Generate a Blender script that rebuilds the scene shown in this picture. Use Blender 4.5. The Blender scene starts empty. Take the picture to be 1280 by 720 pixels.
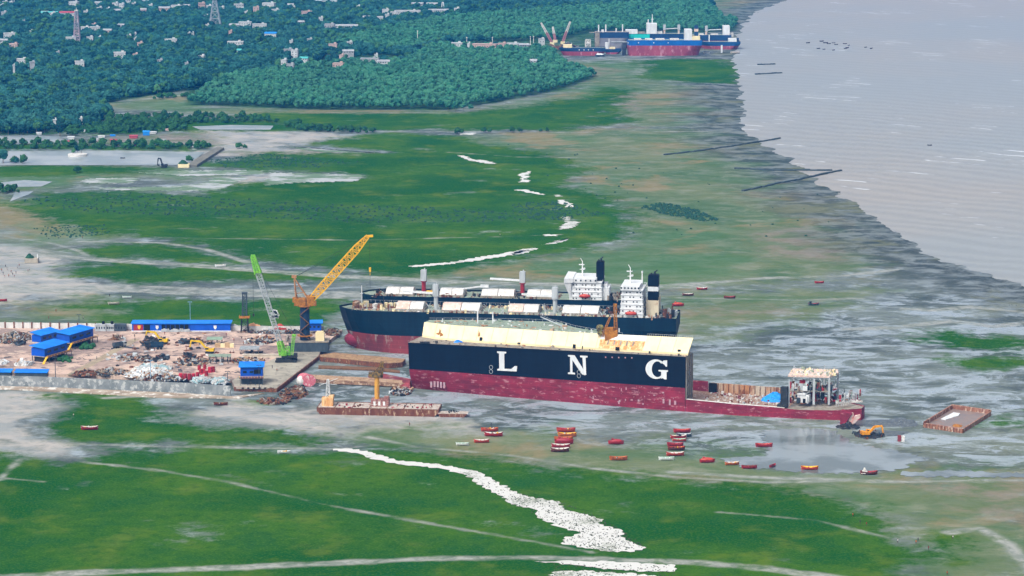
import bpy, math, random
import numpy as np
from mathutils import Vector, Matrix
random.seed(7); rng = np.random.default_rng(7)
S = bpy.context.scene; C = S.collection
R = math.radians
# ---------------------------------------------------------------- camera, light, exposure
F, YH, H = 3500.0, -250.0, 325.0            # focal length in photo pixels, horizon row, camera height
TH = math.atan((360 - YH) / F); CT, ST = math.cos(TH), math.sin(TH)
cam = bpy.data.objects.new('camera', bpy.data.cameras.new('camera')); C.objects.link(cam)
cam.location = (0, 0, H); cam.rotation_euler = (math.pi/2 - TH, 0, 0)
cam.data.sensor_width = 36; cam.data.lens = 36*F/1280; cam.data.clip_start = 1; cam.data.clip_end = 60000
S.camera = cam
W = bpy.data.worlds.new('World'); S.world = W; W.use_nodes = True
wt = W.node_tree; wt.nodes.clear()
sky = wt.nodes.new('ShaderNodeTexSky'); sky.sky_type = 'NISHITA'; sky.sun_disc = False
SUN_EL, SUN_AZ = R(52), R(215)
sky.sun_elevation = SUN_EL; sky.sun_rotation = SUN_AZ
sky.air_density = 1.0; sky.dust_density = 7.0; sky.ozone_density = 1.0; sky.altitude = 0
hs = wt.nodes.new('ShaderNodeHueSaturation'); hs.inputs['Saturation'].default_value = 0.42; hs.inputs['Value'].default_value = 1.0
bg = wt.nodes.new('ShaderNodeBackground'); bg.inputs[1].default_value = 0.15
ow = wt.nodes.new('ShaderNodeOutputWorld')
wt.links.new(sky.outputs[0], hs.inputs['Color']); wt.links.new(hs.outputs[0], bg.inputs[0]); wt.links.new(bg.outputs[0], ow.inputs[0])
sl = bpy.data.lights.new('sun', 'SUN'); sl.energy = 1.5; sl.angle = R(12); sl.color = (1.0, .96, .9)
so = bpy.data.objects.new('sun', sl); C.objects.link(so)
sd = Vector((math.sin(SUN_AZ)*math.cos(SUN_EL), math.cos(SUN_AZ)*math.cos(SUN_EL), math.sin(SUN_EL)))
so.rotation_euler = sd.to_track_quat('Z', 'Y').to_euler(); so.location = (0, 0, 300)
S.view_settings.view_transform = 'Standard'; S.view_settings.look = 'None'; S.view_settings.gamma = 1
S.view_settings.exposure = 0.28
S.render.engine = 'CYCLES'; S.cycles.max_bounces = 5; S.cycles.volume_bounces = 1; S.cycles.diffuse_bounces = 2
S.cycles.use_denoising = True; S.cycles.caustics_reflective = False
# ---------------------------------------------------------------- helpers
def P(x, y, z=0.0):
    """where the sight line through photo pixel (x,y) meets the height z"""
    a = (x-640)/F; b = (360-y)/F; d = (a, CT+b*ST, -ST+b*CT); t = (z-H)/d[2]
    return Vector((d[0]*t, d[1]*t, z))
def sc(y):                                   # metres per photo pixel at ground row y
    return math.hypot(P(640, y).y, H)/F
def srgb(h):
    if isinstance(h, str):
        h = h.lstrip('#'); v = [int(h[i:i+2], 16)/255 for i in (0, 2, 4)]
    else: v = h
    return tuple(((c+.055)/1.055)**2.4 if c > .04045 else c/12.92 for c in v)
class NT:
    """tiny node-graph writer"""
    def __init__(s, name):
        s.m = bpy.data.materials.new(name); s.m.use_nodes = True; s.t = s.m.node_tree; s.t.nodes.clear()
        s.out = s.n('ShaderNodeOutputMaterial'); s.b = s.n('ShaderNodeBsdfPrincipled'); s.l(s.b.outputs[0], s.out.inputs[0])
    def n(s, k, **kw):
        o = s.t.nodes.new(k)
        for a, v in kw.items(): setattr(o, a, v)
        return o
    def l(s, a, b): s.t.links.new(a, b)
    def put(s, sock, v):
        if v is None: return
        if hasattr(v, 'is_output'): s.l(v, sock)
        else:
            try: sock.default_value = v
            except Exception: sock.default_value = (*v, 1) if len(v) == 3 else v
    def math(s, op, a, b=None, c=None, clamp=False):
        o = s.n('ShaderNodeMath', operation=op); o.use_clamp = clamp
        for i, v in enumerate((a, b, c)): s.put(o.inputs[i], v)
        return o.outputs[0]
    def coord(s, kind='Object'):
        return s.n('ShaderNodeTexCoord').outputs[kind]
    def pos(s): return s.n('ShaderNodeNewGeometry').outputs['Position']
    def mapped(s, v, scale=(1, 1, 1), rot=(0, 0, 0)):
        o = s.n('ShaderNodeMapping'); s.l(v, o.inputs[0]); o.inputs['Scale'].default_value = scale; o.inputs['Rotation'].default_value = rot
        return o.outputs[0]
    def noise(s, v, scale, detail=4, rough=.55, dist=0):
        o = s.n('ShaderNodeTexNoise'); s.l(v, o.inputs['Vector']); o.inputs['Scale'].default_value = scale
        o.inputs['Detail'].default_value = detail; o.inputs['Roughness'].default_value = rough; o.inputs['Distortion'].default_value = dist
        return o.outputs[0]
    def ramp(s, f, a, b):                    # smoothstep a..b -> 0..1
        o = s.n('ShaderNodeMapRange'); o.interpolation_type = 'SMOOTHSTEP'
        s.put(o.inputs[0], f); s.put(o.inputs[1], a); s.put(o.inputs[2], b); return o.outputs[0]
    def mix(s, f, a, b, mode='MIX'):
        o = s.n('ShaderNodeMix', data_type='RGBA', blend_type=mode)
        s.put(o.inputs[0], f); s.put(o.inputs[6], a); s.put(o.inputs[7], b); return o.outputs[2]
    def attr(s, name):
        o = s.n('ShaderNodeAttribute'); o.attribute_name = name; return o.outputs['Fac']
    def bump(s, h, d=.1, st=1):
        o = s.n('ShaderNodeBump'); s.l(h, o.inputs['Height']); o.inputs['Distance'].default_value = d; o.inputs['Strength'].default_value = st
        s.l(o.outputs[0], s.b.inputs['Normal'])
    def fin(s, col, rough=.7, metal=0, spec=.4):
        s.put(s.b.inputs['Base Color'], col); s.put(s.b.inputs['Roughness'], rough)
        s.put(s.b.inputs['Metallic'], metal); s.put(s.b.inputs['Specular IOR Level'], spec); return s.m
_mc = {}
def mat(name, c1, c2=None, c3=None, sc_=.3, rough=.65, streak=1.0, t3=.62, spec=.35, metal=0, bump=0, plates=False):
    """painted or weathered surface: c1 mottled with c2, worn patches of c3; streak<1 stretches the wear downwards"""
    if name in _mc: return _mc[name]
    g = NT(name); c1 = srgb(c1); c2 = srgb(c2) if c2 else tuple(x*.75 for x in c1)
    v = g.mapped(g.pos(), (1, 1, streak))
    n1 = g.noise(v, sc_, 5, .6); col = g.mix(g.ramp(n1, .35, .65), c1, c2)
    if c3:
        n2 = g.noise(g.mapped(g.pos(), (1.3, 1.3, 1.3*streak)), sc_*1.7, 6, .65)
        col = g.mix(g.ramp(n2, t3-.05, t3+.06), col, srgb(c3))
    if plates:                               # welded plate seams and slightly different plate tones
        sp = g.n('ShaderNodeSeparateXYZ'); g.l(g.pos(), sp.inputs[0]); cm_ = g.n('ShaderNodeCombineXYZ'); g.l(sp.outputs[0], cm_.inputs[0]); g.l(sp.outputs[2], cm_.inputs[1])
        bk = g.n('ShaderNodeTexBrick'); g.l(cm_.outputs[0], bk.inputs['Vector']); bk.inputs['Scale'].default_value = 1; bk.inputs['Brick Width'].default_value = 9; bk.inputs['Row Height'].default_value = 2.6
        bk.inputs['Mortar Size'].default_value = .10; bk.inputs['Color1'].default_value = (1, 1, 1, 1); bk.inputs['Color2'].default_value = (.62, .62, .62, 1); bk.inputs['Mortar'].default_value = (1.5, 1.45, 1.4, 1)
        col = g.mix(.55, col, bk.outputs['Color'], 'MULTIPLY')
    if bump: g.bump(n1, bump)
    _mc[name] = g.fin(col, rough, metal, spec); return _mc[name]
class MB:
    """collects shapes, builds ONE mesh object"""
    def __init__(s): s.v = []; s.f = []; s.mi = []; s.cur = 0; s.starts = []
    def add(s, vs, fs):
        s.starts.append((len(s.v), len(s.f))); k = len(s.v); s.v += [tuple(v) for v in vs]; s.f += [tuple(i+k for i in f) for f in fs]; s.mi += [s.cur]*len(fs); return s
    def box(s, x, y, z, sx, sy, sz, rz=0, tilt=0):
        """centre x,y, bottom z"""
        c, sn = math.cos(rz), math.sin(rz); vs = []
        for dz in (0, sz):
            for dx, dy in ((-sx/2, -sy/2), (sx/2, -sy/2), (sx/2, sy/2), (-sx/2, sy/2)):
                vs.append((x+dx*c-dy*sn, y+dx*sn+dy*c, z+dz+tilt*dx))
        return s.add(vs, [(3, 2, 1, 0), (4, 5, 6, 7), (0, 1, 5, 4), (1, 2, 6, 5), (2, 3, 7, 6), (3, 0, 4, 7)])
    def bar(s, p, q, w, h=None, n=4, w2=None):
        p = Vector(p); q = Vector(q); d = q-p
        if d.length < 1e-5: return s
        u = d.cross(Vector((0, 0, 1))); u = Vector((1, 0, 0)) if u.length < 1e-4 else u.normalized()
        t = u.cross(d).normalized(); h = h or w; w2 = w2 if w2 is not None else w; vs = []
        for pt, ww in ((p, w), (q, w2)):
            for i in range(n):
                a = 2*math.pi*(i+.5)/n; k = .7071 if n == 4 else .5
                vs.append(pt + u*math.cos(a)*ww*k + t*math.sin(a)*ww*(h/w)*k)
        fs = [(i, (i+1) % n, n+(i+1) % n, n+i) for i in range(n)] + [tuple(range(n))[::-1], tuple(range(n, 2*n))]
        return s.add(vs, fs)
    def cyl(s, x, y, z, r, h, n=12, r2=None):
        r2 = r if r2 is None else r2; vs = []
        for zz, rr in ((z, r), (z+h, r2)):
            vs += [(x+rr*math.cos(2*math.pi*i/n), y+rr*math.sin(2*math.pi*i/n), zz) for i in range(n)]
        return s.add(vs, [(i, (i+1) % n, n+(i+1) % n, n+i) for i in range(n)] + [tuple(range(n))[::-1], tuple(range(n, 2*n))])
    def prism(s, poly, z0, z1):
        n = len(poly); a = sum(poly[i][0]*poly[(i+1) % n][1]-poly[(i+1) % n][0]*poly[i][1] for i in range(n))
        if a < 0: poly = poly[::-1]
        f0 = (lambda i: z0) if not hasattr(z0, '__len__') else (lambda i: z0[i])
        vs = [(p[0], p[1], z0) for p in poly] + [(p[0], p[1], z1) for p in poly]
        return s.add(vs, [(i, (i+1) % n, n+(i+1) % n, n+i) for i in range(n)] + [tuple(range(n))[::-1], tuple(range(n, 2*n))])
    def slab(s, pts, th):
        """plate through 3-d points, thickness th downwards"""
        n = len(pts); vs = [tuple(p) for p in pts] + [(p[0], p[1], p[2]-th) for p in pts]
        return s.add(vs, [tuple(range(n)), tuple(range(n, 2*n))[::-1]] + [(i, n+i, n+(i+1) % n, (i+1) % n) for i in range(n)])
    def plate(s, pts, off):
        """plate through 3-d points, pushed by vector off"""
        n = len(pts); o = Vector(off); vs = [tuple(p) for p in pts] + [tuple(Vector(p)+o) for p in pts]
        return s.add(vs, [tuple(range(n)), tuple(range(n, 2*n))[::-1]] + [(i, n+i, n+(i+1) % n, (i+1) % n) for i in range(n)])
    def lattice(s, p, q, w0, w1, wc, seg=10, w_mid=None):
        """lattice boom: four chords with zig-zag lacing"""
        p = Vector(p); q = Vector(q); d = (q-p); L = d.length; d.normalize()
        u = d.cross(Vector((0, 0, 1))); u = Vector((1, 0, 0)) if u.length < 1e-3 else u.normalized(); t = u.cross(d).normalized()
        def ring(k):
            f = k/seg; w = w0+(w1-w0)*f
            if w_mid: w = w0+(w_mid-w0)*min(1, f*5) if f < .5 else w1+(w_mid-w1)*min(1, (1-f)*5)
            c = p+d*L*f
            return [c+u*a*w/2+t*b*w/2 for a, b in ((-1, -1), (1, -1), (1, 1), (-1, 1))]
        prev = ring(0)
        for k in range(1, seg+1):
            cur = ring(k)
            for i in range(4):
                s.bar(prev[i], cur[i], wc); j = (i+1) % 4
                s.bar(prev[i] if k % 2 else prev[j], cur[j] if k % 2 else cur[i], wc*.6)
                s.bar(cur[i], cur[j], wc*.6)
            prev = cur
        return s
    def ell(s, x, y, z, rx, ry, rz, nu=12, nv=6, rot=0, half=False, tilt=0):
        vs = []; lo = 0 if half else -math.pi/2; c, sn = math.cos(rot), math.sin(rot)
        for j in range(nv+1):
            a = lo+(math.pi/2-lo)*j/nv
            for i in range(nu):
                b = 2*math.pi*i/nu; dx = rx*math.cos(a)*math.cos(b); dy = ry*math.cos(a)*math.sin(b)
                vs.append((x+dx*c-dy*sn, y+dx*sn+dy*c, z+rz*math.sin(a)+tilt*dx))
        return s.add(vs, [(j*nu+i, j*nu+(i+1) % nu, (j+1)*nu+(i+1) % nu, (j+1)*nu+i) for j in range(nv) for i in range(nu)])
    def mound(s, cx, cy, rx, ry, h, rnd, z=0, n=14, rot=0, jag=.35):
        """uneven heap"""
        K = 6; vs = [(cx, cy, z+h*(1-.2*rnd.random()))]; c, sn = math.cos(rot), math.sin(rot)
        for k in range(1, K+1):
            f = k/K
            for i in range(n):
                a = 2*math.pi*i/n; r = f*(1+jag*(rnd.random()-.5)); dx = rx*r*math.cos(a); dy = ry*r*math.sin(a)
                vs.append((cx+dx*c-dy*sn, cy+dx*sn+dy*c, z+(h*(1-f)**.8*(1+jag*1.4*(rnd.random()-.5)) if k < K else -.3)))
        fs = [(0, 1+i, 1+(i+1) % n) for i in range(n)]
        for k in range(K-1):
            a = 1+k*n; fs += [(a+i, a+n+i, a+n+(i+1) % n, a+(i+1) % n) for i in range(n)]
        return s.add(vs, fs)
    def each(s, name, m, parent, per=1):
        """every shape its own part"""
        st = s.starts; out = []
        for i in range(0, len(st), per):
            v0, f0 = st[i]; v1, f1 = st[i+per] if i+per < len(st) else (len(s.v), len(s.f))
            q = MB(); q.v = s.v[v0:v1]; q.f = [tuple(k-v0 for k in f) for f in s.f[f0:f1]]; q.mi = s.mi[f0:f1]; out.append(q.build(name, m, parent))
        return out
    def build(s, name, m, parent=None, org=None, smooth=False):
        me = bpy.data.meshes.new(name)
        v = s.v
        if org is not None: v = [(a-org[0], b-org[1], c-org[2]) for a, b, c in v]
        me.from_pydata(v, [], s.f); ms = m if isinstance(m, (list, tuple)) else [m]
        for k in ms: me.materials.append(k)
        if len(ms) > 1: me.polygons.foreach_set('material_index', s.mi)
        if smooth: me.polygons.foreach_set('use_smooth', [True]*len(me.polygons))
        me.update(); o = bpy.data.objects.new(name, me); C.objects.link(o)
        if parent: o.parent = parent
        elif org is not None: o.location = org
        return o
_labels = {}
def tag(o, label=None, cat=None, group=None, kind=None):
    if label:
        o['label'] = label; _labels.setdefault(label, []).append(o.name)
    if cat: o['category'] = cat
    if group: o['group'] = group
    if kind: o['kind'] = kind
    return o
def thing(name, label, cat, loc, rz=0, group=None):
    o = bpy.data.objects.new(name, None); C.objects.link(o); o.location = loc; o.rotation_euler = (0, 0, rz)
    o.empty_display_size = 1; return tag(o, label, cat, group)
def copy_tree(o, parent=None):
    c = o.copy(); C.objects.link(c); c.parent = parent
    for ch in [x for x in bpy.data.objects if x.parent == o]: copy_tree(ch, c)
    return c
def copy_kids(o, kids):
    """copy a thing and its (listed) parts; kids = [(part, [sub-parts])]"""
    c = o.copy(); C.objects.link(c)
    for k, subs in kids:
        d = k.copy(); C.objects.link(d); d.parent = c
        for g in subs:
            e = g.copy(); C.objects.link(e); e.parent = d
    return c
def angle_of(p, q): return math.atan2(q.y-p.y, q.x-p.x)
# ---------------------------------------------------------------- ground: zones drawn on the land as signed distances
def PW(pts): return np.array([tuple(P(x, y))[:2] for x, y in pts])
def sdf(X, Y, pts, closed=True):
    p = PW(pts); n = len(p); d = np.full(X.shape, 1e18); ins = np.zeros(X.shape, bool)
    for i in range(n if closed else n-1):
        a, b = p[i], p[(i+1) % n]; e = b-a; wx, wy = X-a[0], Y-a[1]
        t = np.clip((wx*e[0]+wy*e[1])/(e@e+1e-9), 0, 1)
        d = np.minimum(d, (wx-e[0]*t)**2+(wy-e[1]*t)**2)
        if closed:
            c = (a[1] > Y) != (b[1] > Y)
            if abs(b[1]-a[1]) > 1e-9: ins ^= c & (X < (b[0]-a[0])*(Y-a[1])/(b[1]-a[1])+a[0])
    d = np.sqrt(d)
    return np.where(ins, d, -d) if closed else d
GRASS = [
 [(-90, 568), (0, 566), (30, 572), (90, 578), (108, 570), (104, 557), (130, 556), (300, 558), (420, 560), (470, 555), (560, 566), (700, 582), (800, 592), (900, 601), (970, 606), (1020, 616), (1075, 630), (1125, 648), (1110, 664), (1140, 678), (1180, 668), (1215, 676), (1200, 696), (1130, 704), (1090, 745), (-90, 745)],
 [(75, 491), (130, 488), (168, 497), (205, 505), (235, 524), (285, 534), (330, 536), (372, 545), (415, 551), (400, 557), (110, 554), (58, 545), (46, 530), (60, 517), (88, 510), (70, 500)],
 [(108, 322), (90, 312), (130, 303), (190, 304), (235, 308), (290, 322), (318, 330), (240, 328), (170, 322)],
 [(62, 338), (100, 328), (160, 327), (330, 336), (425, 345), (440, 349), (380, 351), (250, 352), (190, 357), (130, 349)],
 [(70, 384), (150, 374), (260, 376), (420, 372), (445, 384), (420, 400), (400, 410), (160, 404), (120, 398), (140, 391)],
 [(15, 257), (60, 241), (150, 238), (240, 243), (320, 226), (455, 222), (300, 205), (330, 192), (480, 190), (380, 178), (470, 166), (560, 168), (620, 182), (690, 192), (735, 210), (705, 230), (775, 250), (805, 275), (795, 297), (730, 310), (660, 322), (590, 336), (500, 345), (420, 338), (300, 322), (235, 303), (120, 291), (50, 274)],
 [(290, 145), (330, 140), (560, 141), (640, 134), (720, 122), (760, 108), (792, 112), (770, 138), (800, 152), (700, 163), (380, 163)],
 [(795, 76), (850, 73), (905, 75), (932, 86), (925, 104), (880, 105), (840, 101), (800, 98), (805, 85)],
 [(1140, 422), (1180, 411), (1290, 424), (1290, 441), (1190, 436)], [(1172, 449), (1230, 445), (1290, 449), (1290, 460), (1200, 462)],
 [(325, 505), (350, 500), (362, 506), (335, 509)],
 [(250, 205), (340, 190), (420, 196), (470, 204), (400, 214), (290, 214)],
 [(-40, 179), (60, 180), (160, 181), (264, 182), (262, 188), (150, 187), (-40, 187)], [(-40, 205), (130, 206), (205, 210), (190, 214), (120, 217), (60, 221), (-40, 222)], [(150, 146), (330, 150), (400, 162), (340, 164), (240, 163), (140, 168), (80, 168), (110, 156)],
 [(1222, 526), (1250, 523), (1290, 522), (1290, 531), (1230, 530)],
]
OLIVE = [
 [(470, 552), (620, 545), (850, 565), (1000, 588), (1060, 598), (900, 600), (700, 582), (560, 568)],
 [(884, -40), (1060, -40), (1000, -4), (965, 12), (945, 28), (938, 60), (940, 110), (925, 110), (925, 60), (925, 35), (905, 22), (890, 10)],
 [(560, 175), (700, 163), (925, 161), (955, 172), (1015, 225), (1070, 288), (1085, 330), (1000, 346), (850, 356), (600, 349), (480, 342), (790, 310), (810, 270), (720, 230), (740, 212), (640, 185)],
 [(960, 606), (1080, 598), (1290, 590), (1290, 745), (1080, 745), (1150, 690), (1120, 650)],
 [(560, 545), (700, 560), (880, 575), (960, 600), (900, 598), (700, 579), (570, 565), (480, 556), (470, 540)],
 [(-20, 206), (130, 207), (200, 213), (240, 220), (100, 222), (60, 236), (0, 240), (-20, 250)],
 [(0, 240), (15, 258), (150, 292), (60, 300), (0, 280), (-40, 260)],
 [(800, 108), (880, 108), (930, 112), (945, 130), (900, 158), (790, 158), (770, 138)],
 [(180, 122), (240, 118), (235, 135), (600, 140), (700, 120), (740, 100), (840, 98), (800, 120), (600, 150), (330, 145), (130, 132)],
 [(60, 378), (160, 374), (160, 402), (30, 396)],
 [(860, 420), (1060, 372), (1060, 366), (860, 366)],
 [(700, 82), (730, 78), (800, 78), (800, 100), (735, 100)],
]
WETZ = [[(430, 372), (860, 366), (1060, 372), (1290, 360), (1400, 420), (1400, 590), (1100, 600), (960, 590), (840, 570), (640, 545), (520, 528), (400, 508), (330, 500), (400, 440)]]
PALE = [  # dried silt
 [(-90, 308), (30, 308), (80, 326), (70, 345), (150, 356), (110, 372), (40, 380), (-90, 380)],
 [(-90, 492), (72, 492), (86, 508), (44, 525), (50, 545), (100, 556), (104, 574), (40, 570), (-90, 556)],
 [(240, 160), (400, 166), (470, 172), (360, 182), (330, 186), (250, 190), (262, 178)],
 [(395, 505), (560, 520), (660, 548), (560, 556), (430, 548), (330, 530), (240, 518), (280, 505)],
 [(265, 222), (455, 216), (450, 226), (300, 232)],
 [(200, 190), (265, 186), (340, 184), (470, 192), (340, 194), (255, 196)],
 [(760, 82), (830, 82), (800, 96), (740, 97)],
]
TRACK = [  # (points, half width in metres)
 ([(100, 555), (200, 558), (330, 560), (420, 561), (470, 556)], 2.0), ([(105, 577), (200, 588), (280, 601), (400, 629), (560, 658), (740, 690)], 1.1),
 ([(-90, 724), (60, 718), (250, 710), (400, 704), (560, 697), (700, 697), (860, 702), (960, 711), (1060, 724)], 4.0),
 ([(460, 546), (520, 558), (640, 569), (740, 585), (840, 596), (960, 603), (1100, 600)], 1.3),
 ([(-60, 612), (0, 600), (24, 574)], 1.2), ([(0, 597), (55, 602)], 1.2),
 ([(-40, 285), (15, 297), (60, 303), (95, 312), (118, 324)], 2.0), ([(100, 302), (200, 303), (255, 311), (310, 328)], 3.0),
 ([(-60, 318), (70, 320), (150, 326), (260, 333), (420, 345), (620, 354), (880, 358)], 6.5),
 ([(200, 297), (450, 300), (620, 296), (700, 293)], 1.3),
 ([(-90, 362), (150, 360), (300, 366), (430, 368), (560, 374)], 15.0),
 ([(330, 165), (500, 164), (700, 165), (880, 164), (965, 167)], 3.0),
 ([(820, 357), (900, 352), (960, 347), (1050, 345), (1120, 337)], 4.0), ([(850, 372), (1000, 375), (1100, 372)], 2.0),
 ([(1130, 386), (1170, 388), (1215, 383), (1290, 391)], 4.0), ([(1060, 411), (1120, 409), (1190, 401), (1240, 408), (1290, 403)], 5.0),
 ([(1188, 665), (1225, 660), (1262, 680), (1290, 715)], 3.0), ([(840, 590), (960, 597), (1130, 602), (1290, 600)], 2.5),
 ([(130, 497), (200, 494), (290, 497), (330, 510), (400, 530)], 2.0),
 ([(560, 190), (650, 196), (720, 197)], 2.0), ([(235, 140), (400, 141), (560, 141)], 2.0), ([(900, 640), (1020, 650), (1110, 672)], 1.0),
 ([(120, 128), (180, 124), (235, 118), (262, 110)], 4.0),
]
DARKG = [  # rough dark growth, mangrove stubs
 [(20, 250), (140, 240), (330, 250), (600, 262), (700, 268), (700, 276), (480, 280), (300, 272), (100, 266)],
 [(800, 258), (830, 254), (870, 262), (900, 275), (880, 277), (830, 268)],
 [(260, 200), (330, 192), (450, 202), (400, 210), (280, 210)],
 [(640, 254), (700, 252), (760, 268), (700, 276), (640, 270)],
]
BROWN = [[(870, 384), (960, 380), (1010, 391), (900, 400)], [(930, 288), (1010, 280), (1085, 302), (1060, 328), (960, 322)], [(1130, 600), (1290, 596), (1290, 660), (1200, 640)],[(160, 292), (230, 282), (400, 280), (470, 285), (380, 294), (250, 297)], [(280, 190), (400, 188), (470, 196), (330, 200)], [(760, 118), (795, 115), (810, 138), (760, 150)], [(690, 86), (740, 82), (790, 88), (740, 96)],
 [(150, 170), (262, 165), (280, 180), (250, 186), (120, 184), (100, 176)]]
COAST = [(1085, -45), (1040, -22), (1004, 0), (968, 14), (952, 30), (943, 60), (946, 85), (955, 110), (962, 140), (963, 160), (985, 177), (1035, 206), (1062, 226), (1112, 256), (1162, 290), (1212, 320), (1285, 343), (1500, 395), (2600, 600), (4000, 640), (4000, -45)]
YARD = [(-120, 409), (160, 413), (405, 414), (427, 414), (404, 433), (398, 446), (347, 489), (292, 487), (289, 478), (-120, 466)]
# lattice of vertices: even in bearing, rows closer together nearby
cols = np.concatenate([np.linspace(-9000, -400, 30)[:-1], np.linspace(-400, -60, 20)[:-1], np.linspace(-60, 1340, 701), np.linspace(1340, 1700, 20)[1:], np.linspace(1700, 9000, 30)[1:]])
rows = np.concatenate([[-249.0+25*k for k in (0, 1.2, 2.4, 3.6, 5, 6.5)], np.linspace(-80, -10, 36)[:-1], np.linspace(-10, 740, 751), np.linspace(740, 3000, 24)[1:]])
gy = np.array([P(640, y).y for y in rows]); dist = gy
X = (cols[None, :]-640)/F*(np.sqrt(dist**2+H**2)[:, None]); Y = np.repeat(dist[:, None], len(cols), 1)
def union(zs): 
    r = np.full(X.shape, -1e9)
    for z in zs: r = np.maximum(r, sdf(X, Y, z))
    return r
A = {k: np.clip(union(z), -80, 80) for k, z in dict(grass=GRASS, olive=OLIVE, pale=PALE, darkg=DARKG, brown=BROWN, wetz=WETZ).items()}
tr = np.full(X.shape, -80.0)
for pts, hw in TRACK: tr = np.maximum(tr, hw-sdf(X, Y, pts, False))
A['track'] = tr
co = np.clip(sdf(X, Y, COAST), -900, 900); A['coast'] = co
WOODS = [[(-2500, -60), (884, -60), (886, 0), (892, 14), (905, 24), (921, 29), (919, 38), (880, 40), (735, 60), (690, 72), (700, 80), (742, 96), (700, 112), (620, 128), (560, 137), (400, 137), (236, 131), (232, 112), (180, 121), (125, 130), (139, 142), (116, 162), (60, 168), (-100, 170), (-2500, 180)]]
A['wood'] = np.clip(union(WOODS), -80, 80)
def fbm(x, y, s, o=4):
    r = 0; a = 1; t = 0
    for k in range(o):
        for j in range(3):
            th = rng.random()*6.28; ph = rng.random()*6.28; r = r+a*np.sin((x*math.cos(th)+y*math.sin(th))/s*6.28/1.3+ph+1.7*np.sin((x*math.sin(th)-y*math.cos(th))/s*3+ph)); 
        t += a*1.7; s /= 2.1; a *= .6
    return r/t
Zb = -np.clip((co+62)/900, 0, 1)*7.5
tid = np.clip((co+200)/200, 0, 1)*np.clip((120-co)/120, 0, 1)
Zb = Zb + tid*(.07*fbm(X, Y, 60, 6)+.02)
Zb += .15*fbm(X, Y, 300, 3)*(1-tid)*(co < 0) - .15
dead = np.clip(Zb, -9, -.02 if False else 3)
nR, nC = X.shape
me = bpy.data.meshes.new('mudflat')
me.vertices.add(nR*nC); me.vertices.foreach_set('co', np.stack([X, Y, Zb], -1).astype(np.float32).ravel())
i0 = (np.arange(nR-1)[:, None]*nC+np.arange(nC-1)[None, :]); quads = np.stack([i0+nC, i0+nC+1, i0+1, i0], -1).reshape(-1, 4)
me.loops.add(quads.size); me.loops.foreach_set('vertex_index', quads.ravel().astype(np.int32))
me.polygons.add(len(quads)); me.polygons.foreach_set('loop_start', (np.arange(len(quads))*4).astype(np.int32)); me.polygons.foreach_set('loop_total', np.full(len(quads), 4, np.int32))
me.update(calc_edges=True); me.polygons.foreach_set('use_smooth', [True]*len(quads))
for k, v in A.items():
    a = me.attributes.new(k, 'FLOAT', 'POINT'); a.data.foreach_set('value', v.astype(np.float32).ravel())
ground = bpy.data.objects.new('mudflat', me); C.objects.link(ground); tag(ground, kind='structure')
g = NT('mudflat_surface'); pos = g.pos()
nL = g.noise(pos, .004, 6, .6); nM = g.noise(pos, .03, 6, .62); nS = g.noise(pos, .16, 5, .65); nF = g.noise(pos, .8, 3, .7)
nX = g.noise(g.mapped(pos, (.75, 1, 1), (0, 0, .1)), .014, 9, .64, .5)      # tide streaks
nX2 = g.noise(g.mapped(pos, (.8, 1, 1), (0, 0, -.1)), .05, 8, .68, .4)
def msk(name, amp, soft=1.5, bias=0):
    w = g.math('ADD', g.math('MULTIPLY', g.math('SUBTRACT', nM, .5), amp*1.6), g.math('MULTIPLY', g.math('SUBTRACT', nS, .5), amp*.8))
    return g.ramp(g.math('ADD', g.attr(name), g.math('ADD', w, bias)), -soft, soft)
MUD_D, MUD_M, MUD_L, WETP = srgb('#4b5552'), srgb('#6a746f'), srgb('#939fa4'), srgb('#9fa7a6')
mud = g.mix(g.ramp(nX, .40, .60), MUD_D, MUD_M); mud = g.mix(g.ramp(nX2, .52, .66), mud, MUD_L)
mud = g.mix(g.math('MULTIPLY', g.ramp(nL, .5, .66), .45), mud, srgb('#79806a'))
nW = g.noise(g.mapped(pos, (.55, 1, 1), (0, 0, -.12)), .045, 9, .74, .9)
wz = g.math('MULTIPLY', msk('wetz', 60, 20), g.ramp(nW, .49, .56)); mud = g.mix(g.math('MULTIPLY', wz, .75), mud, srgb('#9fabb3')); mud = g.mix(g.math('MULTIPLY', g.math('MULTIPLY', msk('wetz', 60, 20), g.ramp(nW, .45, .36)), .6), mud, srgb('#3c4647'))  # pale bluish sheen of the wet mud mixed into its colour
pale = g.mix(g.ramp(nX2, .35, .65), srgb('#aba69f'), srgb('#8d928f'))
col = g.mix(g.math('MULTIPLY', msk('pale', 40, 8), g.ramp(nM, .3, .5)), mud, pale)
nO = g.noise(pos, .009, 6, .62, .5)
ol = g.mix(g.ramp(nX, .38, .66), srgb('#4d6640'), srgb('#6b7450')); ol = g.mix(g.math('MULTIPLY', g.ramp(nX2, .5, .7), .55), ol, srgb('#868670')); ol = g.mix(g.math('MULTIPLY', g.ramp(nL, .5, .62), .7), ol, srgb('#41683a'))
ol = g.mix(g.math('MULTIPLY', g.ramp(nO, .52, .62), .75), ol, srgb('#857754'))
olm = msk('olive', 90, 30, 14); col = g.mix(g.math('MULTIPLY', olm, .95), col, ol)
br = g.mix(g.ramp(nM, .4, .6), srgb('#84786c'), srgb('#5d6b48')); col = g.mix(g.math('MULTIPLY', msk('brown', 60, 14), .8), col, br)
coastd = g.attr('coast'); cw = g.math('ADD', coastd, g.math('MULTIPLY', g.math('SUBTRACT', nX, .5), 420))
near = g.ramp(g.math('ADD', g.math('MULTIPLY', cw, .55), g.math('MULTIPLY', coastd, .45)), -120, -50)
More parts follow.
